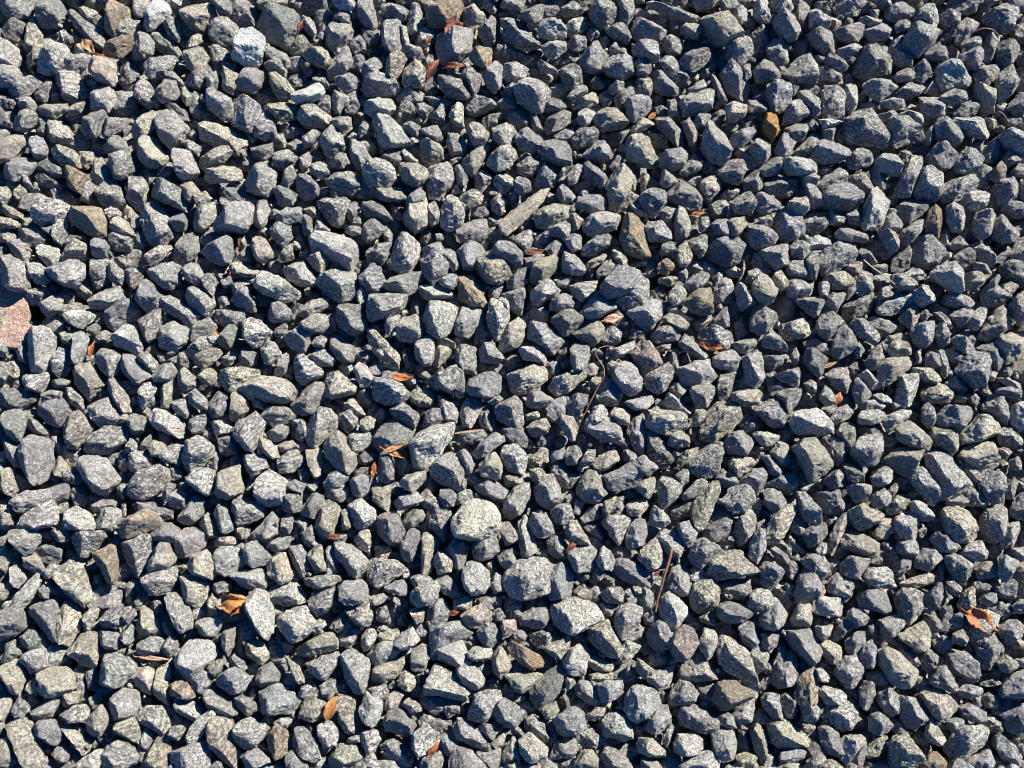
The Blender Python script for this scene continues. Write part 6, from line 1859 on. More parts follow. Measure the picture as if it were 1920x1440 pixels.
LABELS = """
1|half-shaded grey compact stone at the upper edge, above the tan leaf tip
7|half-shaded tan oval slanting stone, eighth from the red-orange leaf scrap towards the left edge
10|bright white-topped quartz stone cut by the upper edge
12|sunlit beige-grey oval level stone, fourth from the red-orange leaf scrap towards the left edge
17|white quartz lump, whitest stone near the upper edge
21|sunlit tan elongated level stone, second from the tan leaf tip towards the white quartz lump
25|sunlit pale grey oval slanting stone, third from the tan leaf tip towards the left edge
29|sunlit pinkish oval slanting stone, first from the tan leaf tip towards the rolled red leaf
44|shaded dark blue-grey compact, third from the tan leaf tip towards the long pale bar stone
46|pale grey oval slanting stone, second from the tan leaf tip towards the pink granite slab
64|large pale grey compact, sixth from the tan leaf tip towards the bright central orange leaf
68|large half-shaded dark blue-grey compact, second from the white quartz lump towards the rolled red leaf
71|large half-shaded beige-grey elongated level, third from the white quartz lump towards the purplish triangular stone
76|large pale grey compact stone, third from the rolled red leaf towards the smooth whitish-green pebble
88|sunlit tan oval slanting stone below the tan leaf tip
90|sunlit grey compact stone, seventh from the tan leaf tip towards the folded golden leaf
91|half-shaded grey compact stone, seventh from the pink granite slab towards the white quartz lump
92|half-shaded pale grey elongated upright, seventh from the pink granite slab towards the red-orange leaf scrap
93|half-shaded dark blue-grey oval slanting, sixth from the white quartz lump towards the orange-red standing leaf
105|large half-shaded tan oval level stone, sixth from the orange-red standing leaf straight up
106|pale grey elongated level stone, fourth from the pink granite slab towards the tan leaf tip
113|large sunlit pale grey oval slanting stone, first from the pink granite slab straight up
121|large grey oval upright stone, fifth from the orange-red standing leaf towards the white quartz lump
125|large pale grey oval slanting, first from the rolled red leaf towards the tan leaf tip
129|half-shaded pinkish oval upright stone, first from the rolled red leaf towards the hooked twig
133|half-shaded dark blue-grey compact stone, third from the rolled red leaf towards the pink granite slab
136|pale grey oval level stone, second from the pink granite slab towards the smooth whitish-green pebble
142|sunlit purplish-grey oval level stone, second from the orange-red standing leaf towards the smooth whitish-green pebble
144|half-shaded grey elongated slanting stone, third from the orange-red standing leaf towards the small orange scrap
150|half-shaded grey oval upright stone, second from the orange-red standing leaf towards the small orange scrap
151|half-shaded pale grey compact stone, third from the orange-red standing leaf towards the tan wedge stone
155|sunlit pale grey compact stone, third from the long pale bar stone straight up
164|half-shaded pale grey oval slanting stone, first from the orange-red standing leaf towards the ochre-tipped stone
165|huge pale grey oval upright stone, first from the pink granite slab towards the crumpled leaf
180|half-shaded beige-grey elongated level, first from the long pale bar stone towards the orange-red standing leaf
183|half-shaded beige-grey compact stone, first from the orange-red standing leaf straight down
194|half-shaded dark greenish elongated level stone, second from the pink granite slab straight down
197|half-shaded purplish-grey oval level, fifth from the pink granite slab towards the thin pale leaf strip
198|half-shaded grey compact stone, second from the orange-red standing leaf towards the purplish triangular stone
204|large pale grey compact, second from the long pale bar stone towards the folded golden leaf
211|pale grey elongated slanting stone, sixth from the purplish triangular stone towards the white quartz lump
213|half-shaded beige-grey oval upright stone, fifth from the pink granite slab towards the purplish triangular stone
216|dark greenish long slanting, third from the orange-red standing leaf towards the thin pale leaf strip
221|large pale grey compact, third from the long pale bar stone towards the purplish triangular stone
222|very large sunlit grey oval upright stone below the orange-red standing leaf
228|large sunlit pale grey oval slanting stone, third from the purplish triangular stone straight up
229|huge half-shaded grey oval slanting, fourth from the purplish triangular stone towards the pink granite slab
234|half-shaded beige-grey compact, fifth from the long pale bar stone towards the thin pale leaf strip
236|large pale grey compact, fourth from the long pale bar stone towards the golden orange leaf
241|half-shaded grey elongated level stone level with the purplish triangular stone
244|large sunlit pale grey elongated level stone level with the purplish triangular stone
250|large sunlit tan elongated level stone, first from the purplish triangular stone straight up
255|sunlit grey compact stone, fourth from the folded golden leaf towards the long pale bar stone
259|large grey compact stone, second from the purplish triangular stone towards the big pale square stone
264|half-shaded grey oval level stone, seventh from the orange-red standing leaf straight down
266|sunlit tan elongated upright stone, first from the purplish triangular stone towards the left edge
267|huge purplish-grey compact stone, third from the thin pale leaf strip towards the orange-red standing leaf
269|sunlit grey compact stone, second from the folded golden leaf straight up
270|half-shaded beige-grey compact stone, second from the folded golden leaf towards the pink granite slab
275|large half-shaded beige-grey elongated slanting stone, eighth from the orange-red standing leaf straight down
276|large pale grey oval level, second from the purplish triangular stone towards the golden orange leaf
277|half-shaded beige-grey compact stone, second from the folded golden leaf towards the purplish triangular stone
280|grey elongated upright, third from the thin pale leaf strip towards the long pale bar stone
281|large pale grey elongated upright, first from the folded golden leaf towards the stout upright twig
287|sunlit grey oval upright stone at the left-hand edge, below the purplish triangular stone
288|sunlit grey oval upright stone below the purplish triangular stone
289|large sunlit beige-grey elongated upright stone level with the thin pale leaf strip
291|large half-shaded beige-grey oval upright, second from the thin pale leaf strip towards the left edge
294|half-shaded beige-grey compact stone, second from the thin pale leaf strip towards the purplish triangular stone
302|huge pale grey compact, first from the thin pale leaf strip towards the tiny glowing scrap
305|sunlit dark blue-grey compact stone, third from the folded golden leaf straight down
308|large pale grey compact stone, first from the thin pale leaf strip towards the left edge
310|sunlit beige-grey elongated upright stone, first from the thin pale leaf strip straight down
311|half-shaded tan oval slanting stone below the thin pale leaf strip
315|half-shaded beige-grey oval upright stone at the left-hand edge, level with the thin pale leaf strip
316|large half-shaded beige-grey compact stone level with the thin pale leaf strip
326|large half-shaded grey compact stone, seventh from the golden orange leaf towards the left edge
327|sunlit grey oval slanting stone, second from the thin pale leaf strip straight down
330|sunlit grey elongated slanting stone, fourth from the golden orange leaf towards the left edge
334|large half-shaded beige-grey elongated upright stone, fifth from the folded golden leaf straight down
335|sunlit pale grey compact stone level with the golden orange leaf
336|half-shaded tan oval upright stone, seventh from the crumpled leaf towards the left edge
338|very large beige-grey elongated upright stone below the thin pale leaf strip and left of it
343|half-shaded grey compact stone at the lower edge, below the thin pale leaf strip
344|half-shaded beige-grey oval upright stone, third from the thin pale leaf strip straight down
345|large sunlit grey oval level stone, eleventh from the crumpled leaf towards the left edge
358|smooth whitish-green pebble lying slantwise, lightest of its kind
364|sunlit white oval level stone at the upper edge, above the red-orange leaf scrap
368|big tan brown stone with a red-brown leaf draped over it
375|half-shaded grey compact stone, third from the red-orange leaf scrap towards the bunched red leaf
387|pale grey oval level stone, third from the bunched red leaf towards the smooth whitish-green pebble
388|large sunlit grey compact stone, first from the big tan leaf-draped stone towards the hooked twig
390|half-shaded tan compact stone, second from the big tan leaf-draped stone towards the ring-shaped red leaf
412|large pale grey, third from the bunched red leaf towards the long pale bar stone
429|large sunlit pale grey compact stone, fifth from the smooth whitish-green pebble towards the hooked twig
433|large sunlit pale grey oval upright stone, fifth from the bunched red leaf straight down
440|grey oval level stone, fourth from the smooth whitish-green pebble towards the big pale square stone
457|half-shaded grey compact stone, fourth from the rolled red leaf towards the small orange scrap
463|beige-grey oval upright stone, seventh from the bunched red leaf towards the bright central orange leaf
465|pale grey oval upright, seventh from the bunched red leaf towards the big pale square stone
468|large sunlit pale grey oval upright stone, fifth from the bright central orange leaf straight up
469|huge pale grey oval level, fourth from the rolled red leaf towards the long slanting straw
474|pale grey oval slanting stone, second from the rolled red leaf towards the pale orange scrap
476|large half-shaded grey compact stone, fifth from the rolled red leaf towards the hooked twig
479|half-shaded dark blue-grey compact stone, seventh from the kidney-shaped stone straight up
483|large sunlit beige-grey compact stone, sixth from the hooked twig towards the red-orange leaf scrap
491|half-shaded tan elongated slanting, sixth from the bright central orange leaf towards the small orange scrap
492|large grey oval level, third from the bright central orange leaf towards the red-orange leaf scrap
494|half-shaded dark blue-grey compact, second from the bright central orange leaf towards the tan leaf tip
501|half-shaded beige-grey elongated slanting, first from the bright central orange leaf towards the rolled red leaf
505|large pale grey compact, fourth from the bright central orange leaf towards the small orange scrap
506|half-shaded grey oval slanting, fifth from the bright central orange leaf towards the small orange scrap
507|pale grey elongated upright stone, third from the pinkish shaded leaf towards the pink granite slab
515|grey oval slanting stone, first from the long pale bar stone towards the pinkish shaded leaf
518|beige-grey compact stone, third from the bright central orange leaf towards the long pale bar stone
521|half-shaded grey compact stone, third from the bright central orange leaf towards the hooked twig
522|half-shaded dark blue-grey oval level, fourth from the bright central orange leaf towards the hooked twig
525|half-shaded grey elongated slanting stone, first from the long pale bar stone towards the kidney-shaped stone
528|large grey, second from the long pale bar stone towards the big pale square stone
531|large beige-grey, fourth from the bright central orange leaf towards the thin pale leaf strip
539|large dark greenish, first from the forked tan leaf towards the bright central orange leaf
540|large kidney-shaped pale stone beside the forked tan leaf
549|sunlit grey compact stone, second from the hooked twig towards the forked tan leaf
555|pale grey oval slanting, third from the big pale square stone towards the pinkish shaded leaf
556|huge dark blue-grey oval slanting, first from the kidney-shaped stone towards the big pale square stone
565|grey elongated slanting stone, first from the big pale square stone towards the pale grass blade
566|big pale square stone with flat bright top near the middle
571|sunlit grey compact stone, second from the forked tan leaf straight down
572|sunlit pale grey compact stone, fourth from the kidney-shaped stone towards the folded golden leaf
575|large beige-grey elongated upright stone, fifth from the forked tan leaf towards the folded golden leaf
586|pale grey oval slanting, fifth from the folded golden leaf towards the big pale square stone
593|pale grey oval level stone, second from the folded golden leaf towards the curled red-brown leaf
594|large pale grey compact stone, fourth from the golden orange leaf towards the tan leaf tip
597|half-shaded grey oval slanting stone, third from the folded golden leaf towards the stout upright twig
598|half-shaded grey compact stone, fifth from the golden orange leaf towards the bright central orange leaf
600|sunlit grey oval level stone, fourth from the kidney-shaped stone towards the golden orange leaf
604|sunlit pale grey compact stone, second from the big pale square stone straight down
611|large dark blue-grey oval slanting, sixth from the crumpled leaf towards the big pale square stone
612|pale grey oval level stone, fifth from the crumpled leaf towards the big pale square stone
617|sunlit pinkish oval upright stone, fifth from the curled red-brown leaf towards the crumpled leaf
623|beige-grey elongated level stone, third from the golden orange leaf towards the long pale bar stone
627|large grey oval upright, second from the golden orange leaf towards the big pale square stone
631|huge pale grey oval level, fourth from the crumpled leaf towards the big pale square stone
633|large dark blue-grey compact, second from the golden orange leaf towards the thin pale leaf strip
635|half-shaded beige-grey oval slanting, first from the golden orange leaf towards the thin pale leaf strip
637|sunlit beige-grey elongated upright stone, first from the golden orange leaf towards the crumpled leaf
640|half-shaded grey compact stone, second from the crumpled leaf towards the folded golden leaf
645|sunlit pale grey compact stone, first from the crumpled leaf towards the folded golden leaf
646|large half-shaded grey oval slanting stone, second from the crumpled leaf towards the stout upright twig
647|half-shaded dark blue-grey compact stone, third from the crumpled leaf towards the pale orange scrap
649|half-shaded dark blue-grey elongated slanting stone, first from the crumpled leaf towards the pale orange scrap
657|half-shaded dark blue-grey elongated slanting stone, sixth from the crumpled leaf towards the left edge
658|half-shaded beige-grey compact stone, fourth from the crumpled leaf towards the left edge
661|half-shaded grey oval slanting stone, second from the crumpled leaf towards the left edge
675|sunlit grey compact stone, sixth from the big tan leaf-draped stone towards the arching dry root
682|large beige-grey oval slanting stone, eleventh from the arching dry root towards the red-orange leaf scrap
687|half-shaded grey oval level stone, sixth from the small orange scrap straight up
697|half-shaded grey oval level stone, sixth from the ochre-tipped stone towards the big tan leaf-draped stone
706|sunlit grey oval slanting stone, fifth from the small orange scrap towards the arching dry root
719|large grey oval slanting stone, fourth from the bunched red leaf towards the small orange scrap
735|sunlit beige-grey compact stone, third from the small orange scrap towards the pinkish shaded leaf
739|sunlit grey oval slanting stone, third from the small orange scrap towards the arching dry root
741|large pale grey oval upright, third from the small orange scrap towards the tan wedge stone
749|half-shaded dark blue-grey oval level, fifth from the small orange scrap towards the orange-red standing leaf
764|large half-shaded grey oval slanting, third from the small orange scrap towards the tiny glowing scrap
773|beige-grey oval level stone, sixth from the pinkish shaded leaf towards the big tan leaf-draped stone
779|pale grey elongated level, fifth from the small orange scrap towards the big pale square stone
781|large half-shaded tan elongated upright, fourth from the pinkish shaded leaf towards the small orange scrap
790|sunlit grey oval slanting stone, sixth from the ochre-tipped stone towards the stout upright twig
791|large half-shaded dark blue-grey oval level, fourth from the ring-shaped red leaf towards the ochre-tipped stone
795|sunlit tan compact stone, eighth from the ochre-tipped stone towards the big pale square stone
802|dark blue-grey elongated level stone, second from the pinkish shaded leaf towards the small orange scrap
803|large half-shaded grey oval slanting stone, first from the pinkish shaded leaf towards the ochre-tipped stone
805|sunlit pale grey compact stone, first from the pinkish shaded leaf towards the long slanting straw
810|half-shaded tan compact stone, third from the ring-shaped red leaf towards the small orange scrap
836|dark blue-grey oval slanting, third from the pinkish leaf towards the bright central orange leaf
841|half-shaded pinkish compact stone, second from the pinkish shaded leaf towards the tiny glowing scrap
846|half-shaded grey oval upright stone, second from the ring-shaped red leaf towards the upright orange leaf
847|half-shaded grey oval level stone, second from the ring-shaped red leaf towards the curled red-brown leaf
849|sunlit grey compact stone, second from the hooked twig towards the ring-shaped red leaf
850|half-shaded grey oval slanting stone, third from the hooked twig towards the pale grass blade
852|half-shaded beige-grey elongated level stone, first from the hooked twig towards the bright central orange leaf
861|very large half-shaded beige-grey elongated slanting stone, fourth from the ring-shaped red leaf straight down
866|half-shaded grey oval level stone, third from the hooked twig towards the stout upright twig
868|half-shaded dark blue-grey elongated upright stone, third from the hooked twig towards the pale orange scrap
869|large half-shaded beige-grey elongated level, fifth from the ring-shaped red leaf towards the curled red-brown leaf
870|half-shaded dark greenish elongated slanting stone, fourth from the hooked twig towards the pale orange scrap
880|large half-shaded purplish-grey oval level stone, fifth from the hooked twig towards the stout upright twig
884|large half-shaded beige-grey compact stone, third from the curled red-brown leaf towards the pinkish shaded leaf
887|half-shaded grey compact stone, second from the curled red-brown leaf towards the red-orange leaf scrap
903|large sunlit grey compact stone, fifth from the hooked twig towards the largest orange-brown leaf
905|large beige-grey elongated upright stone, third from the stout upright twig towards the arching dry root
907|sunlit grey compact stone, fourth from the stout upright twig towards the upright orange leaf
910|half-shaded dark blue-grey oval level, fourth from the upright orange leaf towards the curled red-brown leaf
911|half-shaded grey elongated upright stone, fifth from the pale orange scrap towards the hooked twig
912|shaded dark blue-grey oval slanting, third from the stout upright twig towards the upright orange leaf
916|half-shaded grey compact stone, second from the stout upright twig towards the upright orange leaf
917|huge half-shaded beige-grey elongated level, third from the pale orange scrap towards the forked tan leaf
919|sunlit grey compact stone, first from the curled red-brown leaf towards the stout upright twig
924|large half-shaded dark blue-grey oval upright, second from the curled red-brown leaf towards the crumpled leaf
925|very large sunlit pale grey oval level stone, third from the curled red-brown leaf straight down
930|sunlit pale grey oval slanting stone, second from the stout upright twig towards the crumpled leaf
931|large half-shaded beige-grey oval slanting stone, third from the stout upright twig towards the crumpled leaf
934|large dark blue-grey elongated level, first from the stout upright twig towards the curled red-brown leaf
935|sunlit pale grey compact stone, first from the stout upright twig straight down
936|sunlit beige-grey compact stone, second from the stout upright twig towards the tiny glowing scrap
943|sunlit grey oval upright stone, second from the stout upright twig straight down
944|sunlit pinkish compact stone, sixth from the pale orange scrap towards the crumpled leaf
946|very large beige-grey elongated slanting stone, eighth from the tiny glowing scrap towards the crumpled leaf
948|half-shaded beige-grey oval level stone, ninth from the tiny glowing scrap towards the crumpled leaf
951|sunlit pale grey oval upright stone, fourth from the curled red-brown leaf straight down
959|large half-shaded dark greenish elongated slanting, fourth from the crumpled leaf towards the pale orange scrap
963|half-shaded dark blue-grey compact stone, fifth from the crumpled leaf towards the largest orange-brown leaf
965|large half-shaded pale grey compact stone below the stout upright twig
966|large sunlit grey compact stone, eighth from the crumpled leaf towards the largest orange-brown leaf
970|large sunlit grey oval level stone below the stout upright twig
971|large half-shaded tan compact stone below the stout upright twig
974|half-shaded grey compact stone, ninth from the crumpled leaf towards the right edge
975|sunlit pale grey compact stone, eighth from the crumpled leaf towards the right edge
1007|sunlit grey compact stone, third from the arching dry root towards the bunched red leaf
1010|sunlit grey compact stone at the upper edge, above the arching dry root
1023|large half-shaded grey oval level, sixth from the arching dry root towards the small orange scrap
1026|sunlit grey compact stone, seventh from the small orange scrap towards the arching dry root
1030|large pale grey oval level, third from the arching dry root towards the ring-shaped red leaf
1032|half-shaded grey oval upright stone at the right-hand edge, below the arching dry root
1040|half-shaded grey oval upright stone, third from the ochre-tipped stone towards the arching dry root
1049|very large half-shaded grey oval slanting stone, sixth from the ochre-tipped stone towards the right edge
1051|half-shaded grey oval level stone, sixth from the arching dry root towards the ring-shaped red leaf
1053|pale grey elongated level stone, sixth from the arching dry root towards the tiny glowing scrap
1064|sunlit tan oval slanting stone above the tan wedge stone
1066|sunlit dark blue-grey compact stone at the right-hand edge, level with the tan wedge stone
1068|half-shaded grey oval slanting stone, eighth from the arching dry root towards the tiny glowing scrap
1070|large sunlit grey compact stone, first from the tan wedge stone straight up
1077|half-shaded dark blue-grey oval level stone, fourth from the ochre-tipped stone towards the tan wedge stone
1079|sunlit white elongated level stone, fourth from the ochre-tipped stone towards the right edge
1090|large half-shaded dark blue-grey oval level, fifth from the long slanting straw towards the ochre-tipped stone
1096|half-shaded dark blue-grey oval upright stone, fifth from the ochre-tipped stone towards the pale grass blade
1099|large pale grey elongated upright, third from the tan wedge stone towards the smooth whitish-green pebble
1102|tan wedge stone standing upright among dark grey stones
1108|large shaded grey compact stone, first from the tan wedge stone towards the tiny glowing scrap
1110|sunlit pinkish elongated slanting stone, third from the long slanting straw straight up
1112|sunlit white elongated level stone, fourth from the long slanting straw towards the bunched red leaf
1113|large grey oval slanting stone, third from the long slanting straw towards the bunched red leaf
1127|sunlit pale grey compact stone, second from the tan wedge stone towards the largest orange-brown leaf
1141|half-shaded dark greenish elongated slanting, first from the long slanting straw towards the pale grass blade
1142|pale grey elongated level stone, second from the long slanting straw towards the largest orange-brown leaf
1153|half-shaded beige-grey elongated slanting stone, twelfth from the arching dry root straight down
1169|sunlit beige-grey elongated slanting stone, third from the pale grass blade towards the right edge
1175|large sunlit dark blue-grey compact stone, sixth from the pale grass blade towards the right edge
1177|sunlit beige-grey compact stone at the right-hand edge, below the long slanting straw
1192|half-shaded dark blue-grey compact, second from the upright orange leaf towards the big pale square stone
1193|large pale grey oval level, second from the upright orange leaf towards the stout upright twig
1198|half-shaded beige-grey oval slanting stone, sixth from the tiny glowing scrap towards the arching dry root
1200|half-shaded dark blue-grey compact stone, ninth from the tan wedge stone towards the largest orange-brown leaf
1202|half-shaded beige-grey elongated level stone, ninth from the largest orange-brown leaf straight up
1206|large sunlit beige-grey oval level stone, eighth from the largest orange-brown leaf straight up
1211|very large beige-grey oval slanting stone, seventh from the pale orange scrap towards the ochre-tipped stone
1212|large pale grey compact stone, third from the upright orange leaf towards the largest orange-brown leaf
1214|sunlit beige-grey compact stone, sixth from the tiny glowing scrap towards the tan wedge stone
1215|half-shaded dark blue-grey elongated slanting stone, fourth from the largest orange-brown leaf towards the ochre-tipped stone
1216|huge half-shaded grey oval slanting, seventh from the largest orange-brown leaf towards the long slanting straw
1219|sunlit dark blue-grey compact stone, seventh from the largest orange-brown leaf straight up
1224|huge beige-grey oval slanting stone, fifth from the largest orange-brown leaf towards the long slanting straw
1225|large half-shaded pale grey oval upright stone, fifth from the largest orange-brown leaf straight up
1234|half-shaded pale grey oval upright, fifth from the largest orange-brown leaf towards the upright orange leaf
1244|shaded dark blue-grey compact stone, sixth from the pale orange scrap towards the upright orange leaf
1249|large half-shaded beige-grey elongated slanting, fourth from the pale orange scrap towards the ring-shaped red leaf
1250|half-shaded beige-grey compact stone, fourth from the tiny glowing scrap straight up
1252|sunlit beige-grey elongated level stone, fourth from the tiny glowing scrap towards the upright orange leaf
1265|half-shaded grey compact stone, first from the pale orange scrap towards the stout upright twig
1271|half-shaded grey oval slanting stone, second from the largest orange-brown leaf towards the ochre-tipped stone
1272|pale grey oval level stone, first from the pale orange scrap towards the tiny glowing scrap
1275|half-shaded dark blue-grey oval slanting stone, first from the tiny glowing scrap straight up
1276|large sunlit grey compact stone, fourth from the largest orange-brown leaf towards the pale orange scrap
1280|half-shaded beige-grey compact stone, third from the largest orange-brown leaf towards the crumpled leaf
1285|large half-shaded grey oval slanting stone, fourth from the tiny glowing scrap towards the crumpled leaf
1287|half-shaded grey elongated upright stone, eighth from the largest orange-brown leaf towards the crumpled leaf
1288|sunlit pale grey compact stone, eleventh from the upright orange leaf straight down
1289|very large sunlit beige-grey elongated slanting stone below the tiny glowing scrap
1292|shaded dark blue-grey oval slanting stone below the largest orange-brown leaf
1293|half-shaded grey compact stone, first from the largest orange-brown leaf straight down
1307|sunlit tan oval upright stone below the tiny glowing scrap
1312|half-shaded dark blue-grey oval upright stone below the tiny glowing scrap
1313|sunlit beige-grey compact stone below the largest orange-brown leaf
1315|large half-shaded pale grey compact stone below the tiny glowing scrap
1320|half-shaded beige-grey oval slanting stone below the tiny glowing scrap
1324|large sunlit beige-grey compact stone at the lower edge, below the tiny glowing scrap
1325|very large half-shaded grey elongated slanting stone below the largest orange-brown leaf
1328|shaded tan compact stone at the lower edge, below the largest orange-brown leaf
1347|huge half-shaded dark greenish compact, first from the red-orange leaf scrap towards the tan leaf tip
1353|large pale grey elongated level, second from the rolled red leaf towards the forked tan leaf
1354|long pale bar stone lying level, longest of its kind
1363|large grey elongated slanting stone, third from the big tan leaf-draped stone towards the ochre-tipped stone
1368|large beige-grey elongated slanting stone, eighth from the pinkish shaded leaf towards the bunched red leaf
1370|dark blue-grey, first from the bright central orange leaf towards the thin pale leaf strip
1371|large beige-grey oval slanting stone, second from the hooked twig towards the bright central orange leaf
1376|huge half-shaded grey compact stone, second from the curled red-brown leaf towards the golden orange leaf
1379|half-shaded tan elongated slanting stone, fifth from the crumpled leaf towards the long slanting straw
1383|ochre-tipped upright stone, rusty orange at its lower end
1395|pale grey elongated upright stone, seventh from the long slanting straw towards the largest orange-brown leaf
"""
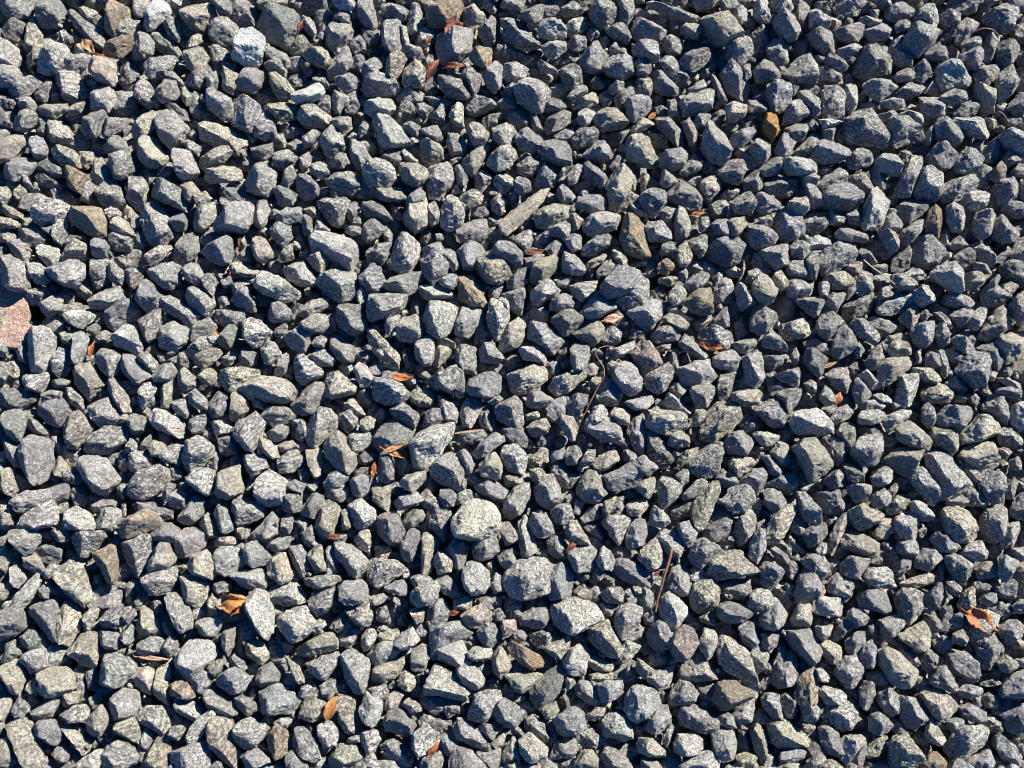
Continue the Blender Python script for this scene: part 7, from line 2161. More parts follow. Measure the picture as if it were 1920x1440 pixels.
GAPS = """
570 0 33
1918 0 30
1838 1166 27
430 1138 27
202 1116 26
1918 694 26
186 0 25
1474 580 25
334 0 23
1468 1110 22
1160 596 21
1108 1384 21
1446 1438 21
116 922 21
962 1138 21
1174 1262 21
0 1010 20
800 74 20
1008 860 20
112 1232 20
1096 0 20
812 124 20
964 678 20
1918 1076 20
498 182 20
108 608 20
1918 620 20
1258 1430 20
252 484 19
462 1182 19
840 1390 19
1026 1438 19
1718 0 19
162 542 19
1016 590 19
1918 1214 19
1918 1392 19
560 804 19
744 1136 19
1790 1438 19
1276 0 18
1666 1040 18
138 0 18
1400 0 18
314 322 18
394 444 18
1388 728 18
1404 796 18
1178 1406 18
604 1438 18
1050 172 18
954 200 18
906 630 18
34 694 18
684 746 18
136 854 18
1322 1288 18
1064 1310 18
922 1128 18
1228 1236 18
156 270 17
692 278 17
462 302 17
782 574 17
1864 1358 17
744 396 17
926 444 17
684 666 17
1496 986 17
112 1112 17
1746 1164 17
1644 1268 17
760 0 17
1748 164 17
1332 500 17
1634 1184 17
994 112 16
390 496 16
1046 0 16
0 38 16
1500 92 16
808 164 16
962 374 16
708 692 16
0 816 16
1096 830 16
44 908 16
828 1358 16
280 1380 16
204 1382 16
1526 1398 16
1788 94 16
558 154 16
1138 188 16
1348 220 16
556 274 16
282 328 16
1918 424 16
514 500 16
1516 752 16
1476 816 16
1670 828 16
570 890 16
1304 1076 16
1234 1098 16
1914 1110 16
1184 1114 16
1728 1284 16
0 468 16
234 1070 16
264 1124 16
1300 1164 16
1684 1366 16
1200 1368 16
1062 1438 16
854 132 15
1332 316 15
148 1262 15
540 1276 15
988 1328 15
1878 1438 15
1516 1370 15
264 454 15
1344 98 15
1656 526 15
736 706 15
342 1062 15
520 1228 15
1426 1342 15
186 272 15
1758 0 14
524 268 14
0 338 14
930 548 14
0 860 14
468 910 14
262 1238 14
1722 1378 14
238 0 14
874 0 14
1410 46 14
1844 56 14
1024 150 14
364 234 14
242 402 14
744 426 14
802 446 14
454 450 14
1302 500 14
670 640 14
1848 734 14
1180 854 14
1166 1034 14
378 1148 14
792 1182 14
1030 1242 14
910 1252 14
0 1294 14
100 1438 14
724 1438 14
1372 1438 14
414 512 14
996 0 14
1566 42 14
352 62 14
702 98 14
1918 136 14
1876 206 14
1918 368 14
1220 506 14
128 556 14
494 564 14
1118 662 14
1562 680 14
650 692 14
1038 694 14
392 736 14
1578 748 14
1302 812 14
1128 838 14
212 860 14
1694 906 14
1068 932 14
88 1002 14
1868 1036 14
1562 1058 14
0 1082 14
1358 1180 14
1090 1196 14
644 1290 14
1598 1302 14
620 1338 14
1616 1358 14
0 1368 14
1368 240 14
712 0 14
1294 82 14
1302 338 14
54 414 14
1816 438 14
1420 852 14
1016 1128 14
1220 1156 14
886 1202 14
1242 40 13
860 48 13
180 98 13
338 128 13
158 144 13
908 172 13
676 218 13
0 254 13
1780 328 13
926 412 13
338 546 13
748 648 13
1284 672 13
310 820 13
1054 828 13
1918 848 13
1488 874 13
614 876 13
1918 892 13
806 906 13
1182 926 13
996 952 13
1754 984 13
1360 1022 13
1282 1052 13
780 1062 13
1142 1088 13
1614 1094 13
446 1104 13
1652 1206 13
290 1238 13
476 1254 13
330 1348 13
1736 1402 13
1492 1358 13
474 434 13
614 2 13
858 356 13
1378 584 13
344 676 13
246 730 13
60 772 13
758 850 13
886 900 13
588 912 13
744 918 13
172 1062 13
526 1436 13
444 0 12
146 72 12
1652 98 12
580 134 12
108 182 12
396 222 12
792 228 12
1676 372 12
1228 482 12
1376 510 12
1760 544 12
1756 574 12
1588 676 12
1502 896 12
344 908 12
1436 964 12
794 990 12
458 998 12
216 1012 12
134 1038 12
616 1158 12
354 1190 12
240 1222 12
198 1298 12
268 1406 12
446 1408 12
142 1420 12
1002 138 12
1326 1316 12
1318 78 12
1196 0 12
1914 40 12
88 60 12
896 86 12
1182 156 12
1618 184 12
778 280 12
1700 312 12
1226 342 12
396 354 12
1036 374 12
1868 462 12
1062 686 12
904 688 12
928 690 12
1510 702 12
1442 706 12
1830 770 12
1718 778 12
446 866 12
1882 876 12
176 934 12
1830 960 12
1558 974 12
1018 1036 12
1576 1036 12
28 1044 12
1252 1056 12
522 1144 12
1530 1164 12
448 1216 12
1256 1238 12
968 1252 12
1844 1264 12
272 1312 12
64 1316 12
870 1322 12
1032 1360 12
152 1366 12
88 1402 12
1352 122 12
972 1308 12
256 422 12
1556 0 12
1590 148 12
144 244 12
470 262 12
610 362 12
842 444 12
104 542 12
188 598 12
286 652 12
38 722 12
1670 734 12
946 736 12
1554 770 12
0 772 12
230 894 12
1712 928 12
116 954 12
1224 996 12
1736 1018 12
742 1040 12
1640 1054 12
1084 1086 12
1600 1130 12
88 1206 12
788 1268 12
154 1288 12
502 1350 12
1138 1392 12
988 596 12
1866 1262 11
1336 0 11
1494 0 11
668 44 11
126 46 11
388 84 11
262 118 11
450 128 11
1100 144 11
1538 158 11
1918 164 11
838 242 11
1578 260 11
258 274 11
1736 282 11
596 292 11
1134 316 11
960 320 11
1678 340 11
920 358 11
30 382 11
566 382 11
1858 386 11
992 420 11
334 444 11
676 454 11
1154 454 11
520 468 11
726 510 11
1240 546 11
1828 552 11
1370 562 11
1344 576 11
448 648 11
174 652 11
1328 652 11
1628 652 11
1748 652 11
842 684 11
1882 698 11
544 704 11
290 756 11
698 770 11
392 814 11
852 842 11
294 936 11
1142 1020 11
226 1044 11
636 1136 11
1482 1138 11
734 1168 11
508 1206 11
1212 1214 11
530 1252 11
1356 1266 11
46 1302 11
1886 1318 11
318 1328 11
720 1378 11
1776 584 11
230 1096 11
786 0 11
284 0 11
366 0 11
472 0 11
1248 0 11
1320 138 11
1418 164 11
840 190 11
388 276 11
1592 278 11
1640 284 11
322 396 11
592 550 11
490 592 11
1794 620 11
526 640 11
1476 686 11
500 692 11
824 698 11
1386 700 11
760 702 11
1134 706 11
1670 766 11
566 836 11
1590 860 11
30 886 11
1050 996 11
556 998 11
1118 1018 11
1864 1090 11
634 1260 11
496 438 11
1172 832 11
874 118 11
22 670 11
1518 0 10
1846 14 10
1554 22 10
300 58 10
1410 116 10
1140 152 10
292 158 10
930 184 10
1018 220 10
1276 226 10
880 228 10
1740 232 10
868 254 10
364 258 10
926 274 10
1714 278 10
1308 280 10
1666 280 10
436 300 10
1184 310 10
1762 382 10
360 390 10
1774 470 10
574 476 10
1084 522 10
994 538 10
568 560 10
856 566 10
628 572 10
1506 592 10
1688 614 10
1072 634 10
860 638 10
1486 648 10
408 686 10
1544 714 10
1208 734 10
194 736 10
1720 756 10
276 772 10
106 808 10
696 840 10
1268 850 10
1916 916 10
1594 944 10
1350 946 10
698 988 10
662 998 10
1670 1012 10
1918 1014 10
762 1076 10
60 1170 10
1676 1202 10
538 1212 10
1818 1218 10
1116 1222 10
564 1242 10
1542 1244 10
332 1266 10
580 1270 10
736 1284 10
952 1294 10
1244 1306 10
1792 1306 10
1832 1316 10
1090 1322 10
554 1358 10
1766 1358 10
1918 1360 10
1628 1380 10
1038 1382 10
1666 1434 10
350 1358 10
1454 1410 10
796 46 10
1198 1278 10
360 922 10
1152 0 10
1590 40 10
1450 64 10
594 82 10
432 90 10
1750 122 10
1230 126 10
682 190 10
268 210 10
1812 262 10
1082 290 10
1918 342 10
230 344 10
450 346 10
1850 354 10
74 356 10
1502 360 10
140 380 10
178 380 10
910 382 10
414 398 10
1816 406 10
1552 438 10
1224 460 10
1110 516 10
414 548 10
1084 576 10
398 590 10
1174 622 10
1526 628 10
206 648 10
1244 668 10
562 730 10
1288 748 10
1110 750 10
254 752 10
860 754 10
1236 760 10
162 772 10
1088 792 10
862 806 10
780 882 10
542 894 10
88 910 10
1918 980 10
706 1016 10
1438 1040 10
1418 1082 10
1684 1084 10
94 1094 10
894 1126 10
992 1132 10
1676 1146 10
1824 1198 10
406 1200 10
0 1210 10
192 1224 10
1340 1236 10
1768 1240 10
1504 1248 10
476 1278 10
402 1284 10
1412 1300 10
158 1310 10
1640 1326 10
1268 1332 10
1272 1366 10
644 1378 10
1234 1384 10
764 1390 10
328 1396 10
400 1418 10
36 1438 10
988 1438 10
1918 1438 10
1302 146 10
1344 196 10
1242 1074 10
1402 770 10
1128 682 10
1224 28 10
1892 1220 10
72 0 10
898 0 10
1020 0 10
1684 0 10
62 32 10
1130 62 10
1240 92 10
1530 96 10
294 104 10
408 128 10
1466 130 10
1118 204 10
1838 216 10
252 228 10
1078 234 10
288 254 10
1016 254 10
318 288 10
1582 312 10
1232 322 10
748 344 10
24 348 10
766 354 10
508 372 10
1300 406 10
678 412 10
558 424 10
1302 434 10
1640 470 10
66 484 10
316 484 10
682 498 10
1744 528 10
908 536 10
992 576 10
318 596 10
510 610 10
168 672 10
786 690 10
1348 692 10
224 704 10
1094 726 10
1430 726 10
612 752 10
636 754 10
1892 758 10
1760 764 10
422 786 10
892 800 10
788 808 10
1362 860 10
514 876 10
1260 886 10
988 896 10
410 938 10
1766 948 10
846 1006 10
1466 1020 10
1186 1044 10
1712 1074 10
554 1084 10
702 1108 10
1776 1122 10
1036 1176 10
1748 1190 10
1440 1252 10
1556 1258 10
54 1268 10
782 1294 10
1166 1308 10
1142 1326 10
1872 1332 10
484 1340 10
18 1352 10
1398 1366 10
120 1388 10
776 1438 10
18 720 10
1550 1166 9
426 946 9
822 58 9
944 1116 9
1520 604 9
458 1156 9
722 106 9
1378 1188 9
1340 1330 9
714 1360 9
494 64 9
1576 84 9
62 134 9
2 170 9
380 176 9
1820 188 9
554 230 9
884 280 9
674 324 9
1056 338 9
1618 374 9
1370 404 9
162 446 9
954 446 9
998 472 9
208 476 9
488 500 9
1866 506 9
892 518 9
248 550 9
662 566 9
1404 584 9
1698 634 9
940 664 9
1178 674 9
74 754 9
790 774 9
1536 910 9
1226 938 9
1012 1016 9
452 1026 9
694 1042 9
882 1046 9
1494 1046 9
640 1072 9
262 1100 9
136 1122 9
10 1132 9
152 1140 9
180 1176 9
940 1204 9
764 1224 9
314 1236 9
1174 1290 9
1852 1398 9
1194 1438 9
258 770 9
694 254 9
716 280 9
1274 70 8
938 74 8
342 82 8
162 84 8
1918 90 8
1594 112 8
1038 118 8
1678 130 8
1668 144 8
1608 156 8
160 166 8
1066 192 8
980 206 8
1778 222 8
1874 242 8
610 244 8
452 248 8
830 268 8
48 288 8
1318 296 8
614 300 8
908 312 8
576 324 8
332 340 8
372 342 8
1132 362 8
676 380 8
1094 402 8
1418 402 8
650 418 8
1254 424 8
1852 450 8
1756 456 8
854 460 8
910 462 8
1400 484 8
368 488 8
1356 502 8
670 512 8
1048 514 8
1334 534 8
1250 570 8
758 586 8
252 606 8
1186 606 8
1460 610 8
1294 620 8
614 624 8
640 624 8
986 642 8
1426 654 8
368 696 8
1868 720 8
1172 744 8
364 770 8
280 808 8
260 824 8
1310 832 8
996 836 8
880 840 8
1654 870 8
1892 894 8
1358 922 8
1148 926 8
574 928 8
692 932 8
658 934 8
224 942 8
936 948 8
524 956 8
1656 960 8
1502 1010 8
1476 1036 8
1034 1048 8
54 1076 8
508 1092 8
1734 1106 8
1674 1110 8
66 1126 8
1898 1154 8
306 1158 8
426 1172 8
1468 1200 8
986 1208 8
414 1224 8
1158 1240 8
1106 1258 8
1728 1260 8
1268 1272 8
1798 1278 8
1560 1280 8
246 1286 8
888 1300 8
84 1310 8
372 1312 8
1536 1318 8
116 1330 8
1792 1334 8
550 1340 8
776 1344 8
450 1346 8
1536 1354 8
120 1358 8
584 1366 8
1774 1374 8
134 1402 8
1122 1408 8
260 1438 8
784 1042 8
1832 1134 8
400 1150 8
1256 1404 8
328 28 8
436 116 8
1680 1344 8
1598 754 8
1298 762 8
1274 1244 8
104 898 8
1444 48 8
344 1390 8
1088 1402 8
802 100 8
944 700 8
384 0 8
1654 16 8
1406 24 8
268 56 8
392 56 8
454 56 8
1002 56 8
564 60 8
1402 66 8
774 72 8
502 80 8
40 82 8
44 102 8
0 126 8
600 134 8
44 140 8
1466 150 8
1572 158 8
1330 160 8
626 164 8
1278 166 8
630 212 8
1168 212 8
414 230 8
1132 254 8
1312 262 8
1168 280 8
1152 282 8
838 294 8
1736 308 8
"""
labels = dict(l.split('|', 1) for l in LABELS.strip().split('\n') if l)
stuff_P, stuff_T, stuff_c, stuff_g, n_pts = [], [], [], [], 0

def pour(P, T, c, g):
    global n_pts
    stuff_P.append(P); stuff_T.append(T + n_pts)
    stuff_c.append(np.tile(c, (len(P), 1))); stuff_g.append(np.tile(g, (len(P), 1)))
    n_pts += len(P)

for i, line in enumerate(STONES.strip().split('\n')):
    t = line.split()
    kind, lie = t[0][0], t[0][1]
    px = np.array(t[1:], float).reshape(-1, 2)
    rg = np.random.default_rng(1000 + i)
    z = {'+': 0.003, '=': 0.005, '/': 0.001, '-': -0.007}[lie] + rg.uniform(-0.005, 0.005) + (0.004 if kind in 'topwe' else 0)
    x, y = ground_at(px[:, 0], px[:, 1], z)
    poly = np.column_stack([x, y])
    own = str(i) in labels
    c, P, T, h = stone_points(poly, lie, 10 if own else 8, 5000 + i)
    tint, grain = stone_look(kind, rg)
    if lie == '=':
        tint = np.array(COL[kind]) * 1.32          # the palest of their kind
    if own:
        name = {'w': 'quartz_stone'}.get(kind, 'gravel_stone')
        me = mesh_of(name, P, T, np.tile(tint, (len(P), 1)), np.tile(grain, (len(P), 1)))
        add(name, me, (c[0], c[1], z), label=labels[str(i)], category='stone', group='crushed stones lying on top of the gravel')
    else:
        pour(P + np.array([c[0], c[1], z]), T, tint, grain)

def loose(x, y, z, r, f, seed, lie=None, kind=None):
    rg = np.random.default_rng(seed)
    k = rg.integers(5, 8)
    a = np.sort(np.arange(k) * 2 * math.pi / k + rg.uniform(-0.35, 0.35, k))
    rad = r * rg.uniform(0.8, 1.15, k)
    st, az = rg.uniform(0.68, 1.0), rg.uniform(0, math.pi)
    q = np.column_stack([np.cos(a) * rad / st ** 0.5, np.sin(a) * rad * st ** 0.5])
    q = np.array([rot2(v, az) for v in q]) + (x, y)
    lie = lie or rg.choice(['+', '/', '-'], p=[0.4, 0.35, 0.25])
    kind = kind or rg.choice(list('gldyvn'), p=[0.36, 0.14, 0.3, 0.14, 0.02, 0.04])
    c, P, T, h = stone_points(q, lie, f, seed + 7)
    tint, grain = stone_look(kind, rg)
    pour(P + np.array([c[0], c[1], z]), T, tint, grain)

# smaller stones filling the gaps between them, a little lower
for i, line in enumerate(GAPS.strip().split('\n')):
    gxp, gyp, gr = map(float, line.split())
    x, y = ground_at(gxp, gyp, -0.012)
    loose(float(x), float(y), -0.009 - rng.uniform(0, 0.008), gr * 0.00058 * 1.3, 4, 20000 + i)

# small chips scattered between and on the stones
for i in range(800):
    gxp, gyp = rng.uniform(0, 1920), rng.uniform(0, 1440)
    if gxp < 100 and 520 < gyp < 670:
        continue
    x, y = ground_at(gxp, gyp, -0.004)
    loose(float(x), float(y), rng.uniform(-0.008, 0.004), rng.uniform(0.0022, 0.0056), 3, 30000 + i)

# the layer underneath, and the gravel bed going on beyond the picture
x0, y0 = ground_at(-10, 1455); x1, y1 = ground_at(1930, -10)
xl, yt = ground_at(-10, -10)
X0, X1 = -1.02, 1.02
Y0, Y1 = -0.86, 0.98
corner = [np.array(ground_at(a, b)) for a, b in ((-4, 1444), (1924, 1444), (1924, -4), (-4, -4))]
def in_view(x, y):
    for k in range(4):
        a, b = corner[k], corner[(k + 1) % 4]
        if (b[0] - a[0]) * (y - a[1]) - (b[1] - a[1]) * (x - a[0]) < 0:
            return False
    return True
s = 0.0275
n = 0
for j in range(int((Y1 - Y0) / (s * 0.87))):
    for i in range(int((X1 - X0) / s)):
        x = X0 + (i + 0.5 * (j % 2)) * s + rng.uniform(-0.3, 0.3) * s
        y = Y0 + j * s * 0.87 + rng.uniform(-0.3, 0.3) * s
        n += 1
        if in_view(x, y):
            loose(x, y, -0.030 + rng.uniform(-0.004, 0.004), s * rng.uniform(0.55, 0.72), 3, 40000 + n)
        else:
            loose(x, y, rng.choice([-0.014, -0.002]) + rng.uniform(-0.003, 0.003), s * rng.uniform(0.5, 0.68), 4, 40000 + n)

me = mesh_of('gravel', np.concatenate(stuff_P), np.concatenate(stuff_T), np.concatenate(stuff_c), np.concatenate(stuff_g))
add('gravel', me, kind='stuff')

# ---------------------------------------------------------------- pink granite slab at the edge
px = np.array([(-60, 540), (0, 543), (24, 546), (60, 536), (95, 572), (84, 610), (58, 644), (40, 652), (0, 640), (-60, 640)], float)
x, y = ground_at(px[:, 0], px[:, 1], -0.012)
c, P, T, h = stone_points(np.column_stack([x, y]), '+', 10, 77, thick=0.010, flat=True)
me = mesh_of('granite_slab', P, T, np.tile((0.52, 0.365, 0.30), (len(P), 1)), np.tile((0.5, 0.35, 0.0), (len(P), 1)))
add('granite_slab', me, (c[0], c[1], -0.0075), label='flat pinkish red granite slab partly covered by grey stones', category='slab')

# ---------------------------------------------------------------- leaves, twigs, straws
def leaf(px, py, length, width, ang, curl, fold, z, mat, label, tipz=0.0, twist=0.0, rib=True, cat='leaf', name='dry_leaf', group='fallen leaves caught among the stones', power=0.8):
    """A dry leaf: blade bent along its length by curl, folded along the midrib; thickness 0.35 mm; sizes in photograph pixels."""
    x, y = ground_at(px, py, z)
    k = 0.00058
    L, Wd = length * k, width * k
    nu, nv = 18, 9
    rg = np.random.default_rng(int(px * 7 + py))
    pts, vein = [], []
    ph = rg.uniform(0, 6.28)
    for i in range(nu + 1):
        s_ = i / nu
        w = Wd * 0.5 * max(math.sin(math.pi * min(max(s_, 0.0), 1.0) ** power), 0.0) ** 0.75
        w = max(w, 0.0004)
        torn = rg.uniform(0.72, 1.12, 2)
        a = curl * (s_ - 0.5)
        if abs(curl) > 1e-3:
            rx, rz = L / curl * math.sin(a), L / curl * (math.cos(a) - math.cos(curl / 2))
        else:
            rx, rz = L * (s_ - 0.5), 0
        for j in range(nv + 1):
            t_ = j / nv * 2 - 1
            fo = fold * (0.7 + 0.5 * math.sin(s_ * 5 + ph))
            yy = w * t_ * math.cos(fo) * (torn[0] if t_ < -0.7 else torn[1] if t_ > 0.7 else 1.0)
            zz = w * abs(t_) * math.sin(fo) + 0.05 * Wd * math.sin(9 * s_ + 4 * t_ + ph)
            tw = twist * (s_ - 0.5)
            yy, zz = yy * math.cos(tw) - zz * math.sin(tw), yy * math.sin(tw) + zz * math.cos(tw)
            pts.append((rx - zz * math.sin(a), yy, rz + zz * math.cos(a) + tipz * s_))
            vein.append(max(0.0, 1 - abs(t_) * 9) * 0.7 + 0.3 * (abs(((s_ * 9 - abs(t_) * 2.2) % 1) - 0.5) < 0.08))
    n1 = len(pts)
    th = 0.00035
    pts += [(a, b, c - th) for a, b, c in pts]
    vein += vein
    fc = []
    for i in range(nu):
        for j in range(nv):
            q = [i * (nv + 1) + j, (i + 1) * (nv + 1) + j, (i + 1) * (nv + 1) + j + 1, i * (nv + 1) + j + 1]
            fc.append(q); fc.append([v + n1 for v in q[::-1]])
    rim = [i * (nv + 1) for i in range(nu + 1)] + [nu * (nv + 1) + j for j in range(1, nv + 1)] + [i * (nv + 1) + nv for i in range(nu - 1, -1, -1)] + [j for j in range(nv - 1, 0, -1)]
    for a, b in zip(rim, rim[1:] + rim[:1]):
        fc.append([b, a, a + n1, b + n1])
    me = bpy.data.meshes.new('blade')
    me.from_pydata(pts, [], fc)
    at = me.attributes.new('vein', 'FLOAT', 'POINT')
    at.data.foreach_set('value', np.array(vein, np.float32))
    me.polygons.foreach_set('use_smooth', np.ones(len(me.polygons), bool))
    me.materials.append(LEAF[mat])
    o = add(name, None if rib else me, (float(x), float(y), z), label=label, category=cat, group=group)
    o.rotation_euler = (0, 0, R(ang))
    if rib:
        add('blade', me, parent=o)
        mid = [Vector(pts[i * (nv + 1) + nv // 2]) * 0.5 + Vector(pts[i * (nv + 1) + nv // 2 + 1]) * 0.5 for i in range(nu + 1)]
        back = (mid[0] - mid[1]).normalized()
        add('midrib', tube('midrib', mid, 0.0005, 0.00025, LEAF[mat]), parent=o)
        if cat == 'leaf':
            add('stalk', tube('stalk', [mid[0], mid[0] + back * L * 0.09, mid[0] + (back + Vector((0, 0.25, -0.35))) * L * 0.17], 0.0006, 0.0004, LEAF[mat]), parent=o)
    return o

def tube(name, pts, r0, r1, mat, sides=6):
    pts = [Vector(p) for p in pts]
    V, F = [], []
    n = len(pts)
    for i, p in enumerate(pts):
        d = (pts[min(i + 1, n - 1)] - pts[max(i - 1, 0)]).normalized()
        a = d.orthogonal().normalized() if i == 0 else (a - d * a.dot(d)).normalized()
        b = d.cross(a)
        r = r0 + (r1 - r0) * i / (n - 1)
        for k in range(sides):
            t_ = 2 * math.pi * k / sides
            V.append(p + (a * math.cos(t_) + b * math.sin(t_)) * r)
    for i in range(n - 1):
        for k in range(sides):
            k2 = (k + 1) % sides
            F.append((i * sides + k, i * sides + k2, (i + 1) * sides + k2, (i + 1) * sides + k))
    F.append(tuple(range(sides))[::-1]); F.append(tuple((n - 1) * sides + k for k in range(sides)))
    me = bpy.data.meshes.new(name)
    me.from_pydata([tuple(v) for v in V], [], F)
    me.polygons.foreach_set('use_smooth', np.ones(len(F), bool))
    me.materials.append(mat)
    return me

def smooth_line(pts, k=6):
    pts = [np.array(p, float) for p in pts]
    out = []
    for i in range(len(pts) - 1):
        p0, p1, p2, p3 = pts[max(i - 1, 0)], pts[i], pts[i + 1], pts[min(i + 2, len(pts) - 1)]
        for j in range(k):
            t_ = j / k
            out.append(0.5 * ((2 * p1) + (p2 - p0) * t_ + (2 * p0 - 5 * p1 + 4 * p2 - p3) * t_ ** 2 + (3 * p1 - p0 - 3 * p2 + p3) * t_ ** 3))
    out.append(pts[-1])
    return out

def stem(name, path, r0, r1, mat, label, cat, group=None):
    """A twig or straw along points (photograph x, y, height in metres)."""
    P = []
    for a, b, z in path:
        x, y = ground_at(a, b, z)
        P.append((float(x), float(y), z))
    P = smooth_line(P)
    o0 = Vector(P[0])
    add(name, tube(name, [Vector(p) - o0 for p in P], r0, r1, mat), tuple(o0), label=label, category=cat, group=group)

leaf(166, 88, 38, 24, -48, 0.5, 0.35, 0.006, 'tan', 'tan leaf tip poking out beside a brown-shadowed pointed stone near the upper edge')
leaf(185, 98, 40, 22, -20, 0.8, 0.2, -0.008, 'red', 'dark brown shade below the tan leaf tip, put in as a dark leaf', rib=False)  # dark piece added for the brown shade at the bottom of the tan tip
leaf(564, 49, 24, 12, 70, 0.8, 0.4, 0.004, 'red', 'small red-orange leaf scrap below the upper edge beside a large dark rounded stone', rib=False)
leaf(846, 44, 46, 20, 62, -0.5, 0.4, 0.016, 'red', 'brown leaf draped over the side of the large tan stone')
leaf(862, 52, 50, 22, 5, 0.6, 0.3, -0.002, 'red', 'dark red-brown leaf in the gap below the large tan stone')
leaf(803, 77, 34, 9, 78, 1.4, 0.6, 0.003, 'red', 'thin curled dark red leaf in the shade above the bunched red leaf')
leaf(812, 130, 50, 24, 62, 1.0, 0.55, 0.007, 'red', 'bunched red-brown leaf standing in the gap beside the smooth green-grey stone')
leaf(853, 125, 44, 15, 8, 0.9, 0.45, 0.008, 'red', 'flat red-brown leaf between a blocky grey stone and the green-grey stone below')
leaf(1223, 217, 20, 13, 50, 0.5, 0.3, 0.004, 'orange', 'small bright orange leaf scrap wedged under a rounded grey stone', rib=False)
leaf(1309, 401, 30, 11, 12, 0.8, 0.4, 0.004, 'orange', 'narrow orange leaf at the foot of a big rounded boulder-like stone')
leaf(451, 449, 34, 8, 82, 0.7, 0.7, 0.004, 'red', 'rolled red-brown leaf standing upright beside a pale fan-shaped stone')
leaf(440, 515, 26, 18, 20, 0.4, 0.2, 0.007, 'red', 'dull red leaf lying flat against a long pale stone')
leaf(172, 656, 30, 13, 82, 0.7, 0.45, 0.006, 'orange', 'bright orange-red leaf standing upright in a dark gap')
leaf(405, 623, 18, 8, -40, 0.6, 0.3, 0.010, 'gold', 'tiny golden leaf flake at the end of a slanting grey stone', rib=False)
leaf(755, 707, 42, 17, 4, -0.7, 0.4, 0.010, 'orange', 'bright orange leaf above the dark blue-grey knobbly stone')
leaf(1005, 473, 54, 12, 3, 0.4, 0.3, -0.002, 'red', 'long dark red leaf tucked beneath a grey stone in deep shade')
leaf(1150, 597, 42, 17, 14, 0.5, 0.3, 0.002, 'pale', 'pinkish leaf lying in the shade below a dark mica stone')
leaf(1322, 650, 30, 14, -35, 1.5, 0.4, 0.005, 'red', 'red-brown leaf curled into a ring under an oval stone')
leaf(1345, 653, 34, 12, 14, 1.3, 0.5, 0.006, 'orange', 'curled orange-brown leaf strip next to the ring-shaped leaf')
leaf(1571, 747, 28, 15, 68, 0.9, 0.5, 0.005, 'orange', 'orange leaf standing in a gap above the lumpy pale stone')
leaf(1669, 765, 26, 14, 20, 0.5, 0.3, -0.006, 'red', 'reddish brown shade in a dark gap, given as a leaf shape', rib=False)  # leaf shape coloured as the reddish brown shade of the gap
leaf(742, 838, 46, 13, 22, -0.7, 0.5, 0.016, 'tan', 'tan leaf arm lying against the brown-stained stone')
leaf(738, 850, 46, 11, -24, -0.6, 0.5, 0.015, 'gold', 'tan-orange leaf arm forking away over a blue-black stone')
leaf(701, 880, 28, 11, 85, 0.5, 0.4, 0.008, 'orange', 'orange-red leaf standing upright beside the blue-black stone')
leaf(628, 1006, 22, 11, 20, 0.3, 0.2, 0.006, 'red', 'small dull red leaf at the foot of a long cream stone')
leaf(1072, 1024, 32, 13, 48, 1.3, 0.5, 0.009, 'red', 'curled red-brown leaf leaning on the rounded grey cube-like stone')
leaf(1237, 1074, 24, 10, 18, 0.5, 0.4, 0.009, 'red', 'red leaf scrap touching the upright reddish twig')
leaf(438, 1128, 46, 44, 18, 0.5, 0.55, 0.014, 'gold', 'folded golden leaf with a clear midrib resting on pale stones', twist=0.4, power=0.6)
leaf(444, 1144, 44, 24, 25, 0.7, 0.9, 0.006, 'orange', 'shaded brown leaf half beneath the folded golden leaf', rib=False)
leaf(289, 1234, 60, 8, -4, 0.25, 0.3, 0.007, 'pale', 'thin pale tan leaf strip lying level below a dark stone')
leaf(621, 1328, 46, 24, 66, 0.5, 0.35, 0.009, 'gold', 'golden orange leaf standing between two grey stones')
leaf(813, 1404, 30, 15, 48, 1.0, 0.5, 0.016, 'orange', 'crumpled orange leaf on top of a blocky grey stone at the lower edge')
leaf(853, 1148, 26, 12, 20, 0.9, 0.5, 0.003, 'red', 'small red-brown leaf beside the purple-grey stone')
leaf(1842, 1165, 66, 46, -30, -0.7, 0.5, 0.010, 'orange', 'largest leaf, broad and orange-brown, sloping across a dark gap')
leaf(1822, 1160, 40, 26, -40, 0.4, 0.3, 0.002, 'red', 'shaded half of the largest orange-brown leaf, its shade painted dark brown', rib=False)  # shaded half of the leaf above, its shade put into the darker material
leaf(1634, 1163, 12, 10, 30, 0.5, 0.3, 0.004, 'orange', 'tiny glowing orange-red leaf scrap between two grey stones', rib=False)
leaf(1541, 1110, 17, 13, 30, 0.3, 0.2, 0.007, 'pale', 'pale orange leaf scrap at the edge of a rounded grey stone', rib=False)
leaf(1697, 1366, 42, 26, -20, 0.4, 0.2, -0.005, 'orange', 'brown leaf in deep shade beneath an oval grey stone', rib=False)
leaf(1556, 684, 30, 9, 22, 0.5, 0.5, 0.006, 'tan', 'pale bent grass blade beside a dark wedge-shaped stone', cat='grass blade', name='grass_blade', group='dry grass and straws')
leaf(878, 809, 56, 4, 8, 0.2, 0.2, 0.008, 'pale', 'thin straight grass blade lying above a flat white-edged stone', cat='grass blade', name='grass_blade', group='dry grass and straws', rib=False)
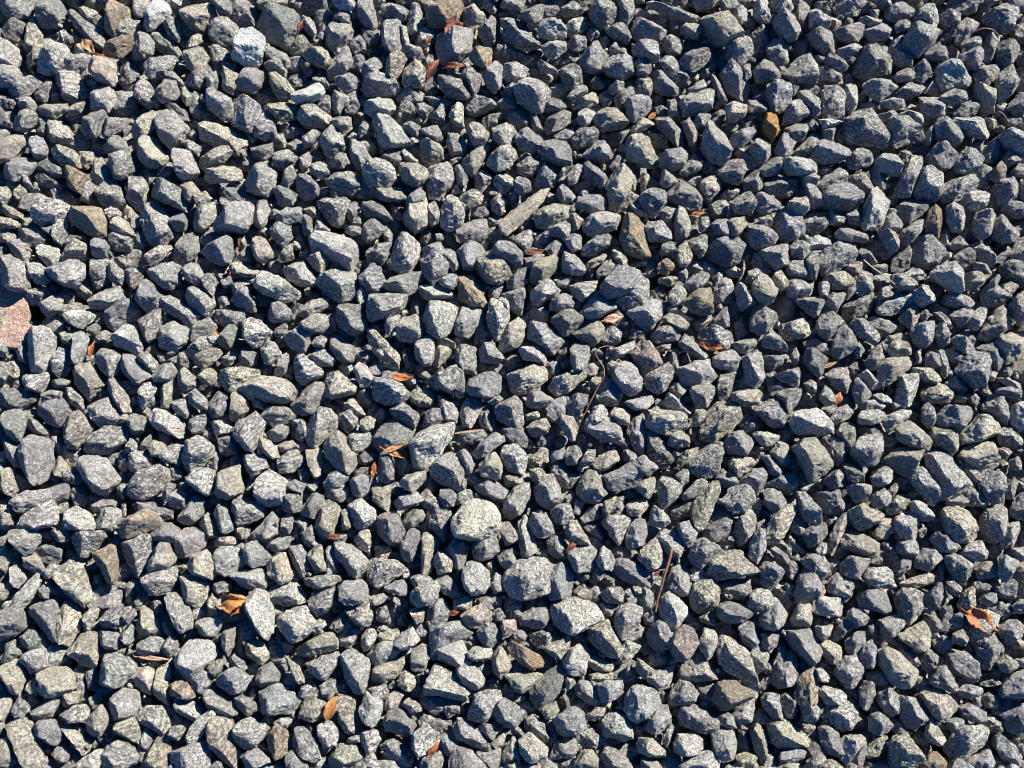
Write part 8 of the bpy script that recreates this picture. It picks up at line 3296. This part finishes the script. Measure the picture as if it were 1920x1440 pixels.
leaf(1795, 92, 26, 9, -50, 0.8, 0.5, -0.002, 'red', 'dark red leaf sliver in the gap below the dry root', rib=False)
stem('curled_twig', [(1152, 652, 0.012), (1138, 649, 0.015), (1122, 654, 0.016), (1117, 664, 0.016), (1124, 677, 0.015), (1132, 690, 0.015), (1132, 707, 0.016), (1120, 728, 0.014), (1108, 752, 0.015), (1094, 780, 0.013), (1083, 802, 0.011)], 0.0007, 0.0004, TWIG, 'thin reddish twig with a hooked end crossing the gravel above the middle', 'twig')
stem('straight_twig', [(1259, 1030, 0.017), (1255, 1050, 0.016), (1247, 1075, 0.014), (1240, 1100, 0.010), (1233, 1125, 0.006), (1229, 1148, 0.003)], 0.0018, 0.0012, TWIG, 'stout reddish-brown twig standing almost upright in the photo beside a red leaf scrap', 'twig')
stem('dry_root', [(1827, 60, 0.010), (1840, 54, 0.013), (1853, 54, 0.014), (1864, 58, 0.014), (1872, 66, 0.012), (1880, 70, 0.010)], 0.0010, 0.0006, TWIG, 'dry brown root arching over stones near the upper edge', 'root')
stem('dry_straw', [(1619, 487, 0.013), (1634, 500, 0.014), (1655, 515, 0.013), (1674, 530, 0.013), (1690, 545, 0.012)], 0.0007, 0.0005, STRAW, 'long pale straw lying slantwise over grey stones', 'straw', 'dry grass and straws')
stem('dry_straw', [(1749, 153, 0.012), (1741, 165, 0.012), (1733, 176, 0.010)], 0.0006, 0.0004, STRAW, 'short pale straw in the shade beside a large flat pale stone', 'straw', 'dry grass and straws')
stem('dry_straw', [(1873, 209, 0.008), (1882, 215, 0.009), (1889, 226, 0.009), (1890, 234, 0.006)], 0.0006, 0.0004, TWIG, 'thin brown straw bent in a dark gap', 'straw', 'dry grass and straws')
stem('dry_straw', [(835, 391, 0.016), (850, 399, 0.017), (866, 400, 0.016)], 0.0005, 0.0004, STRAW, 'fine pale straw bowed across the top of a rounded stone', 'straw', 'dry grass and straws')
stem('dry_straw', [(1731, 140, 0.004), (1729, 127, 0.007), (1731, 121, 0.008)], 0.0006, 0.0004, TWIG, 'tiny upright brown straw in a dark gap', 'straw', 'dry grass and straws')
